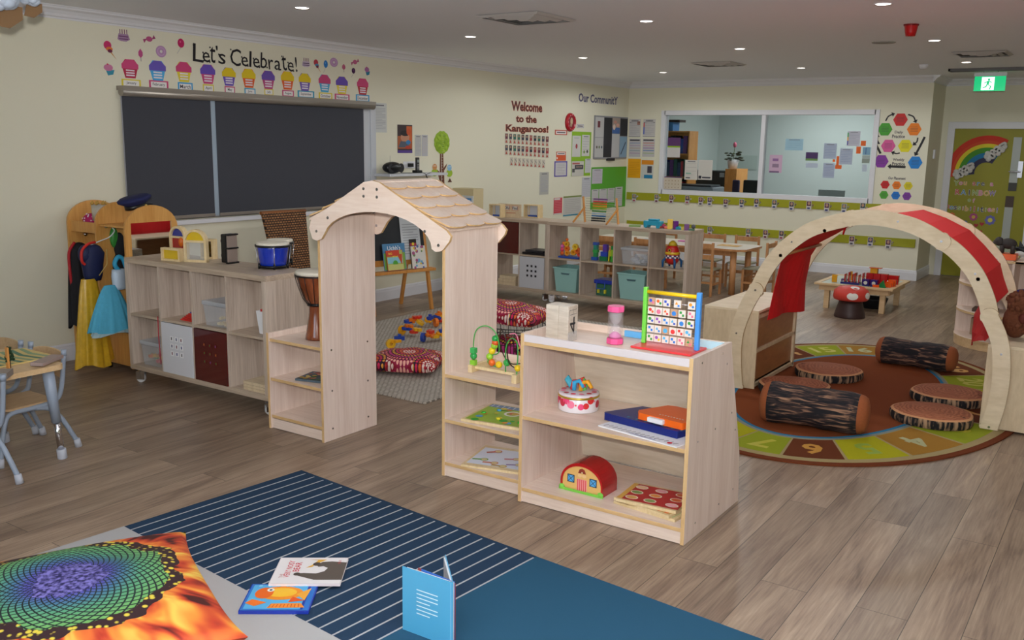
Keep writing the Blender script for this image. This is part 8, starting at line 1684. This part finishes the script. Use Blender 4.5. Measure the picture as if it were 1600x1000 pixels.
# tile boundaries start at the photographed front: angles measured from the oval's centre
seq = 'gbytgbytgbytgbytgbyt'
def ang(px, py): q = FL(px, py, .011); return math.atan2((q.y-RCY)/RB, (q.x-RCX)/RA)
a6 = ang(1280, 700); a5 = ang(1378, 702); a4 = ang(1450, 697); a7 = ang(1190, 692)
step = 2*math.pi/NSEG
base_a = ang(1328, 728)      # boundary between the 6 and the 5 tile
tiles = [(0, 'y', '5'), (1, 't', '4'), (2, 'g', '3'), (3, 'b', '2'), (4, 'y', '1'), (5, 'g', '20'), (6, 'b', '19'), (7, 't', '18'), (8, 'g', '17'), (9, 't', '16'), (10, 'g', '15'), (11, 'b', '14'), (12, 'y', '13'), (13, 't', '12'), (14, 'g', '11'), (15, 'b', '10'), (16, 't', '9'), (17, 'y', '8'), (18, 'g', '7'), (19, 'b', '6')]
for k, c_, num in tiles:
    a0, a1_ = base_a+step*k+.008, base_a+step*(k+1)-.008; n = 8
    o = [((RA-.10)*math.cos(a0+(a1_-a0)*i/n), (RB-.10)*math.sin(a0+(a1_-a0)*i/n)) for i in range(n+1)]; i_ = [((IA+.05)*math.cos(a0+(a1_-a0)*i/n), (IB+.05)*math.sin(a0+(a1_-a0)*i/n)) for i in range(n+1)]
    tl = MB(cols[c_]).strip(o, i_, (RCX, RCY, .0112), (1,0,0), (0,1,0), (0,0,1), .0006).build('number_tile', t)
    am = (a0+a1_)/2; cx, cy = RCX+((RA+IA)/2-.02)*math.cos(am), RCY+((RB+IB)/2-.02)*math.sin(am); rad = Vector((math.cos(am)*RB, math.sin(am)*RA, 0)).normalized(); U_ = Vector((-rad.y, rad.x, 0))
    s = Sheet((cx, cy, .0118), -U_, rad, .2, .2, None, .0, N=(0,0,1)); s.text(num, 0, 0, .19, numc[c_], .03, maxw=.26); s.mb.build('number', tl)
def ov2(a, b_): return [(a*math.cos(2*math.pi*i/NS), b_*math.sin(2*math.pi*i/NS)) for i in range(NS)]
MB(rm('rug_blue_grey', (130, 140, 136))).prism(ov2(IA+.04, IB+.04), (RCX, RCY, .0112), (1,0,0), (0,1,0), (0,0,1), .0009).build('grey_ring', t)
MB(rm('rug_blue', (48, 120, 158))).prism(ov2(IA+.015, IB+.015), (RCX, RCY, .0122), (1,0,0), (0,1,0), (0,0,1), .0006).build('blue_ring', t)
MB(rm('rug_rust', (126, 66, 36))).prism(ov2(IA-.01, IB-.01), (RCX, RCY, .0129), (1,0,0), (0,1,0), (0,0,1), .0006).build('rust_centre', t)
# ================================================================== WOOD PRINT CUSHIONS
bark = bpy.data.materials.new('bark_print'); bark.use_nodes = True; nt = bark.node_tree; bs = nt.nodes['Principled BSDF']; tc = nt.nodes.new('ShaderNodeTexCoord'); mp = nt.nodes.new('ShaderNodeMapping'); mp.inputs['Scale'].default_value = (2.6, 26, 26); nt.links.new(tc.outputs['Object'], mp.inputs[0])
nz = nt.nodes.new('ShaderNodeTexNoise'); nz.inputs['Scale'].default_value = 2.2; nz.inputs['Detail'].default_value = 6; nz.inputs['Distortion'].default_value = .9; nt.links.new(mp.outputs[0], nz.inputs[0]); cr = nt.nodes.new('ShaderNodeValToRGB'); nt.links.new(nz.outputs['Fac'], cr.inputs[0])
e = cr.color_ramp.elements; e[0].position = .46; e[0].color = rgb(18, 16, 24); e[1].position = .70; e[1].color = rgb(176, 134, 104); k = e.new(.55); k.color = rgb(64, 46, 42); nt.links.new(cr.outputs[0], bs.inputs['Base Color']); bs.inputs['Roughness'].default_value = .85
bp = nt.nodes.new('ShaderNodeBump'); bp.inputs['Strength'].default_value = .5; bp.inputs['Distance'].default_value = .01; nt.links.new(nz.outputs['Fac'], bp.inputs['Height']); nt.links.new(bp.outputs[0], bs.inputs['Normal'])
def ringmat(name, c1, c2, c3):
    m_ = bpy.data.materials.new(name); m_.use_nodes = True; nt = m_.node_tree; bs = nt.nodes['Principled BSDF']; tc = nt.nodes.new('ShaderNodeTexCoord'); wv_ = nt.nodes.new('ShaderNodeTexWave'); wv_.wave_type = 'RINGS'; wv_.rings_direction = 'Z'; wv_.inputs['Scale'].default_value = 12; wv_.inputs['Distortion'].default_value = 9; wv_.inputs['Detail'].default_value = 3; wv_.inputs['Detail Scale'].default_value = 1.5
    nt.links.new(tc.outputs['Object'], wv_.inputs[0]); cr = nt.nodes.new('ShaderNodeValToRGB'); nt.links.new(wv_.outputs['Fac'], cr.inputs[0]); e = cr.color_ramp.elements; e[0].color = rgb(*c1); e[1].color = rgb(*c2); nt.links.new(cr.outputs[0], bs.inputs['Base Color']); bs.inputs['Roughness'].default_value = .85; return m_
slice_m = ringmat('wood_slice_print', (146, 80, 48), (182, 110, 72), None); end_m = mat('rust_velour', rgb(150, 82, 44), .9, bump=.2, bscale=120, vary=.15)
sb_ = bpy.data.materials.new('slice_bark'); sb_.use_nodes = True; nt = sb_.node_tree; bs = nt.nodes['Principled BSDF']; tc = nt.nodes.new('ShaderNodeTexCoord'); mp = nt.nodes.new('ShaderNodeMapping'); mp.inputs['Scale'].default_value = (34, 34, 5); nt.links.new(tc.outputs['Object'], mp.inputs[0]); nz = nt.nodes.new('ShaderNodeTexNoise'); nz.inputs['Scale'].default_value = 1.3; nz.inputs['Detail'].default_value = 3; nt.links.new(mp.outputs[0], nz.inputs[0]); cr = nt.nodes.new('ShaderNodeValToRGB'); nt.links.new(nz.outputs['Fac'], cr.inputs[0]); e = cr.color_ramp.elements; e[0].position = .46; e[0].color = rgb(14, 12, 18); e[1].position = .62; e[1].color = rgb(170, 136, 104); nt.links.new(cr.outputs[0], bs.inputs['Base Color']); bs.inputs['Roughness'].default_value = .85
def slice_cushion():
    o = T('wood_slice_cushion', 'x', 'cushion', 'wood slice cushions', (0, 0, 0)); n = 48; rr = random.Random(2)
    rad = [.245*(1+.03*math.sin(2*a+1)+.02*math.sin(3*a)+.012*math.sin(7*a)) for a in [2*math.pi*k/n for k in range(n)]]
    def ring(k, z): return [(rad[i]*k*math.cos(2*math.pi*i/n), rad[i]*k*math.sin(2*math.pi*i/n)*.98, z) for i in range(n)]
    def tube_(levels, m_, capm=None):
        b = MB(m_); vs = []; 
        for k, z in levels: vs += ring(k, z)
        b.add(vs, [(i*n+j, i*n+(j+1) % n, (i+1)*n+(j+1) % n, (i+1)*n+j) for i in range(len(levels)-1) for j in range(n)], None, True); return b
    tube_([(.97, .0), (1.0, .012), (1.01, .03), (1.0, .05), (.985, .058)], sb_).build('bark_edge', o)
    tube_([(.985, .058), (.96, .064), (.92, .066)], mat('sapwood_print', rgb(206, 150, 104), .85)).build('sapwood_rim', o)
    b = tube_([(.92, .066), (.7, .072), (.4, .075), (.15, .076), (.001, .076)], slice_m); b.build('ring_face', o)
    b = MB(C('2a1410', .8)); b.add([(-.03, .01, .0768), (-.22, .035, .0695), (-.22, .048, .0695), (-.12, .028, .0745)], [(0, 1, 2, 3)]); b.build('dark_split', o)
    return o
sc0 = slice_cushion()
spots = [(-1.965, 6.57, .3, 'round wood slice cushion on the rug nearest the left log cushion'), (-1.90, 7.20, .1, 'round wood slice cushion at the back left of the rug'), (-1.01, 7.03, 3.3, 'round wood slice cushion at the right, partly behind another slice'), (-1.01, 6.42, 3.0, 'round wood slice cushion at the front right of the rug')]
for i, (x, y, rz, lb) in enumerate(spots):
    o = sc0 if i == 0 else dup(sc0); o.location = (x, y, .0137); o.rotation_euler = (0, 0, rz); o['label'] = lb
def log_cushion(L_, r_, nm, lab, loc, rz, sq=1.0):
    o = T(nm, lab, 'cushion', 'log cushions', (0, 0, 0)); n = 36; m_ = 24; rr = random.Random(int(L_*100)); vs = []
    for i in range(m_+1):
        u = i/m_; k = 1+.035*math.sin(u*9+1)-.10*math.exp(-((u-.55)/.08)**2)*(1-sq)*5+.02*math.sin(u*23)
        for j in range(n): a = 2*math.pi*j/n; q = 1+.015*math.sin(5*a+u*4); vs.append((-L_/2+L_*u, r_*k*q*math.cos(a), max(-r_*.97, r_*k*q*math.sin(a))*sq))
    MB(bark).add(vs, [(i*n+j, i*n+(j+1) % n, (i+1)*n+(j+1) % n, (i+1)*n+j) for i in range(m_) for j in range(n)], None, True).build('bark_sleeve', o)
    for s_, i in ((-1, 0), (1, m_)):
        b = MB(end_m); base = vs[i*n:(i+1)*n]; V_ = []; 
        for q, dx in ((1.0, 0), (.97, .02), (.85, .042), (.6, .055), (.3, .06), (.001, .061)): V_ += [(p_[0]+s_*dx, p_[1]*q, p_[2]*q) for p_ in base]
        b.add(V_, [(k*n+j, k*n+(j+1) % n, (k+1)*n+(j+1) % n, (k+1)*n+j) for k in range(5) for j in range(n)], None, True); b.build('end_cap', o)
    o.location = loc; o.rotation_euler = (0, 0, rz); return o
log_cushion(.545, .128, 'log_cushion', 'bark printed log cushion at the front left of the number rug', (-1.60, 5.80, .0145+.124), .10)
log_cushion(.50, .112, 'log_cushion', 'bark printed log cushion with a dent at the back of the number rug', (-1.42, 7.98, .0145+.103), -.06, .95)
# ================================================================== TOADSTOOL AND LOW TABLE
x, y = -2.48, 10.05; t = T('toadstool_stool', 'toadstool stool with red white-spotted cap and dark brown base', 'stool', None, (x, y, 0))
MB(mat('dark_brown_plastic', rgb(62, 42, 40), .45)).lathe([(.155, .001), (.158, .012), (.150, .05), (.125, .14), (.112, .19)], (x, y, 0), None, 36).build('stalk', t)
cap = [(.12, .185), (.168, .188), (.180, .205), (.184, .24), (.172, .285), (.13, .318), (.07, .33), (.001, .334)]
cp_o = MB(mat('toadstool_red', rgb(206, 62, 50), .45)).lathe(cap, (x, y, 0), None, 40).build('cap', t)
def capz(r_):
    for (r1, z1), (r2, z2) in zip(cap[3:], cap[4:]):
        if r2 <= r_ <= r1: return z2+(z1-z2)*(r_-r2)/(r1-r2)
    return .334
for a, rr0, s_, kind in ((-1.25, .178, .045, 's'), (-.2, .18, .04, 's'), (3.4, .178, .035, 's'), (-1.0, .10, .045, 't'), (1.0, .12, .04, 't'), (2.8, .13, .04, 't')):
    pts = []
    for k in range(16):
        q = 2*math.pi*k/16
        if kind == 's': aa = a+s_*1.25/.18*math.cos(q); z_ = .245+s_*.85*math.sin(q); r_ = .1855 if z_ < .24 else .1855-(z_-.24)*.26-max(0, z_-.27)*.25; pts.append((x+r_*math.cos(aa), y+r_*math.sin(aa), z_))
        else: px_, py_ = rr0*math.cos(a)+s_*math.cos(q), rr0*math.sin(a)+s_*math.sin(q); r_ = math.hypot(px_, py_); pts.append((x+px_, y+py_, capz(r_)+.003))
    cx_ = sum((Vector(p_) for p_ in pts), Vector())/16; 
    if kind == 's': d = Vector((math.cos(a), math.sin(a), 0)); cx_ = cx_+d*(.187-(Vector((cx_.x-x, cx_.y-y, 0))).length)
    MB(C('e4e0d8', .45)).add([cx_]+pts, [(0, k+1, (k+1) % 16+1) for k in range(16)]).build('white_spot', cp_o)
x0, x1, y0, y1, zt_ = -2.97, -2.14, 10.38, 11.25, .285
t = T('low_play_table', 'low square plywood play table with a pale inset top', 'table', None, ((x0+x1)/2, y0, 0))
MB(C('c2ccc0', .3)).box((x0+.05, y0+.05, zt_-.012), (x1-.05, y1-.05, zt_-.004)).build('inset_top', t)
for q in ((x0, y0, x1, y0+.055), (x0, y1-.055, x1, y1), (x0, y0+.055, x0+.055, y1-.055), (x1-.055, y0+.055, x1, y1-.055)): MB(maple).box((q[0], q[1], zt_-.022), (q[2], q[3], zt_)).build('edge_rail', t, .002)
for q in ((x0+.05, y0+.04, x1-.05, y0+.06), (x0+.05, y1-.06, x1-.05, y1-.04), (x0+.04, y0+.06, x0+.06, y1-.06), (x1-.06, y0+.06, x1-.04, y1-.06)): MB(maple).box((q[0], q[1], zt_-.08), (q[2], q[3], zt_-.0225)).build('apron', t)
for x in (x0+.10, x1-.14):
    for y in (y0+.062, y1-.12): MB(maple).box((x, y, .001), (x+.055, y+.055, zt_-.0225)).build('leg', t, .002)
one(MB(C('1c1e22', .5)).lathe([(.13, .0), (.16, .10), (.165, .11), (.15, .11), (.12, .015), (.001, .015)], ((x0+x1)/2+.12, y0+.45, .001), None, 24), 'black_tub', 'dark round tub stored beneath the low play table', 'tub')
magn = {'r': acr('magnet_red', rgb(190, 22, 26), .88), 'o': acr('magnet_orange', rgb(238, 92, 28), .88), 'y': acr('magnet_yellow', rgb(226, 160, 30), .88), 'b': acr('magnet_blue', rgb(24, 34, 110), .92), 'g': acr('magnet_green', rgb(20, 130, 70), .88), 'p': acr('magnet_purple', rgb(90, 40, 110), .88)}
nm_ = {'r': 'red', 'o': 'orange', 'y': 'amber', 'b': 'dark blue', 'g': 'green', 'p': 'purple'}
zi = zt_-.003; k_ = 0
def mtile(c, x, y, z, w, h, d, lab, tri=False):
    b = MB(magn[c])
    if tri: b.prism([(-w/2, 0), (w/2, 0), (w*.2, h)], (x, y, z), (1,0,0), (0,0,1), (0,1,0), d)
    else: b.box((x-w/2, y, z), (x+w/2, y+d, z+h))
    one(b, 'magnetic_tile', lab, 'toy tile', 'magnetic tiles on the low table', bevel=.003)
mtile('y', -2.80, 10.55, zi, .055, .085, .02, 'amber tile standing alone at the left of the low table')
mtile('y', -2.70, 10.85, zi, .03, .10, .02, 'amber tile at the back left of the low table')
mtile('p', -2.72, 10.68, zi, .08, .03, .08, 'flat purple tile at the left of the low table')
mtile('b', -2.62, 10.50, zi, .20, .022, .12, 'long flat blue tile base on the left of the low table')
for i in range(6): mtile('r', -2.68+.036*i, 10.52+.02*(i % 3), zi+.0225, .012, .085+.02*(i % 2), .08, '%s of the row of upright red tiles on the blue base' % ordn(i, 6))
mtile('b', -2.445, 10.47, zi, .075, .075, .075, 'left dark blue cube with white disc in front of the red castle'); mtile('b', -2.36, 10.47, zi, .075, .075, .075, 'right dark blue cube with white disc in front of the red castle')
for q, lb in ((-2.445, 'left'), (-2.36, 'right')): s = Sheet((q, 10.468, zi+.038), (1,0,0), (0,0,1), .04, .04, None, .001, N=(0,-1,0)); s.mb.prism([(.02*math.cos(k*.524), .02*math.sin(k*.524)) for k in range(12)], s.O, s.U, s.V, s.N, .001, C('c8c8c0')); put(s, 'white_disc', 'white disc on the %s dark blue tile cube' % lb, 'disc', 'white discs')
for i in range(3): mtile('r', -2.44+.075*i, 10.60, zi, .072, .13, .075, '%s red tile cube of the back castle row' % ordn(i, 3))
mtile('y', -2.40, 10.60, zi+.1305, .075, .055, .06, 'amber tile block on top of the red castle'); mtile('o', -2.385, 10.59, zi+.186, .13, .008, .07, 'flat orange roof tile on top of the red castle')
mtile('g', -2.28, 10.46, zi, .10, .085, .02, 'green triangular tile in front of the red castle', True); mtile('o', -2.33, 10.445, zi, .07, .03, .01, 'small orange tile left of the green triangle')
for i in range(3): mtile('o', -2.23+.0*i+.012*i, 10.52+.05*i, zi, .08, .045+.015*i, .04, '%s orange tile at the right end of the castle' % ('front', 'middle', 'rear')[i])
mtile('r', -2.25, 10.80, zi, .14, .10, .06, 'red tile block at the back right of the low table'); mtile('r', -2.235, 10.70, zi, .07, .05, .05, 'small red tile block right of the orange tiles')
# ================================================================== CURVED BOOKCASE AT THE RIGHT
cx, cy, R_ = -.905, 9.47, .47
t = T('curved_bookcase', 'pale bookcase with rounded end at the right behind the play arch', 'bookcase', None, (cx, cy, 0)); rim = maple
def quarter(k=1.0): return [(0, 0)]+[(R_*k*math.cos(a), R_*k*math.sin(a)) for a in [math.pi+math.pi/2*i/12 for i in range(13)]]
for z_ in (.09, .33, .575, .82): MB(beech_x).prism(quarter(), (cx, cy, z_-.02), (1,0,0), (0,1,0), (0,0,1), .02, None, rim).build('rounded_shelf', t)
MB(rim).prism(quarter(.99), (cx, cy, .002), (1,0,0), (0,1,0), (0,0,1), .067).build('rounded_base', t)
MB(beech_z).box((cx-R_, cy, .002), (cx, cy+.018, .80)).build('back_panel', t); MB(beech_z).box((cx, cy-R_, .002), (cx+.018, cy+.018, .80)).build('divider', t)
XE = .6
for z_ in (.09, .48, .82): MB(beech_x).box((cx+.018, cy-R_, z_-.02), (XE, cy, z_)).build('shelf', t, .002)
MB(maple).box((cx-.03, cy-R_-.0, .80), (XE, cy-R_+.02, .8205)).build('front_edge', t)
MB(beech_z).box((cx+.018, cy, .002), (XE, cy+.018, .80)).build('back_panel', t); MB(beech_z).box((XE, cy-R_, .002), (XE+.018, cy+.018, .82)).build('end_panel', t); MB(beech_x).box((cx+.018, cy-R_+.02, .002), (XE, cy-R_+.035, .069)).build('kickboard', t)
one(MB(C('4a3a30', .5)).box((cx-.30, cy-.30, .331), (cx-.10, cy-.12, .355)), 'dark_tray', 'small dark tray on the middle rounded shelf of the curved bookcase', 'tray'); one(MB(C('a88a70', .6)).box((cx-.32, cy-.14, .091), (cx-.30, cy-.04, .24)), 'small_book', 'thin book standing on the lowest rounded shelf', 'book')
# toys on the bookcase
zt_ = .8225; rb = WY(1590, 443, 9.2)
t = T('blue_toy_car', 'shiny blue toy car on the shelf inside the curved bookcase', 'toy', None, (rb.x+.06, 9.2, .482)); MB(C('2a3a98', .25)).ball((rb.x+.06, 9.2, .538), .055, None, 14, (1.4, .8, .5)).build('body', t)
for dx in (-.05, .05): MB(C('c8ccd4', .3)).cyl((rb.x+.06+dx, 9.14, .504), (rb.x+.06+dx, 9.16, .504), .018).build('wheel', t)
ex = WY(1574, 395, 9.15).x
one(MB(C('e8602a', .4)).box((ex-.09, 9.07, zt_), (ex+.08, 9.23, zt_+.05)), 'orange_tray', 'bright orange tray under the toy elephant', 'tray', bevel=.006)
t = T('toy_elephant', 'dark grey toy elephant standing on the orange tray', 'toy elephant', None, (ex, 9.15, zt_+.051)); eg_ = mat('elephant_grey', rgb(58, 52, 50), .7, bump=.4, bscale=80); ze = zt_+.051
b = MB(eg_); b.ball((ex+.0, 9.15, ze+.085), .055, None, 18, (1.25, .8, .85)); b.ball((ex-.075, 9.15, ze+.10), .036, None, 14, (1, .9, 1.1)); b.tube(smooth_path([(ex-.10, 9.15, ze+.10), (ex-.125, 9.15, ze+.07), (ex-.125, 9.15, ze+.03), (ex-.135, 9.15, ze+.015)]), [.014]*6+[.010]*10, None, 8) if False else b.tube([(ex-.10, 9.15, ze+.10), (ex-.122, 9.15, ze+.07), (ex-.126, 9.15, ze+.035), (ex-.136, 9.15, ze+.018)], [.016, .012, .009, .007], None, 8)
b.tube([(ex+.06, 9.15, ze+.10), (ex+.078, 9.15, ze+.06)], [.004, .003], None, 5)
for dx in (-.045, .04):
    for dy in (-.022, .022): b.tube([(ex+dx, 9.15+dy, ze+.07), (ex+dx, 9.15+dy, ze+.002)], [.019, .016], None, 10)
b.build('body', t)
for dy in (-.03, .03): MB(eg_).ball((ex-.062, 9.15+dy, ze+.10), .026, None, 12, (.8, .3, 1.2)).build('ear', t)
wx_ = WY(1597, 392, 9.2).x; t = T('toy_whale', 'black and white toy orca at the right frame edge on the bookcase', 'toy whale', None, (wx_, 9.25, zt_)); bk_ = C('14161a', .35)
b = MB(bk_); b.tube([(wx_-.075, 9.25, zt_+.10), (wx_-.04, 9.25, zt_+.085), (wx_+.03, 9.25, zt_+.07), (wx_+.10, 9.25, zt_+.06), (wx_+.16, 9.25, zt_+.05)], [.008, .022, .040, .040, .015], None, 14); b.prism([(0, 0), (.05, 0), (.005, .06)], (wx_-.035, 9.245, zt_+.10), (1,0,0), (0,0,1), (0,1,0), .01); b.build('body', t)
MB(C('d8d8d4', .4)).ball((wx_-.01, 9.235, zt_+.05), .03, None, 12, (1.6, .9, .8)).build('white_belly', t); MB(bk_).prism([(-.03, -.03), (.0, 0), (-.03, .04)], (wx_-.075, 9.25, zt_+.10), (1,0,0), (0,1,0), (0,0,1), .008).build('tail_fluke', t)
for px, w_, h_, lb in ((1545, .07, .10, 'leftmost'), (1561, .12, .09, 'middle'), (1578, .06, .12, 'rightmost')):
    x = WY(px, 375, 9.40).x; b = MB(acr('clear_jar', rgb(190, 208, 200), .35)); b.lathe([(w_/2*.9, 0), (w_/2, .01), (w_/2, h_-.01), (w_/2*.9, h_)], (x, 9.40, zt_+.0005), None, 16); one(b, 'clear_jar', '%s of the three clear plastic jars at the back of the bookcase top' % lb, 'jar', 'clear jars on the bookcase')
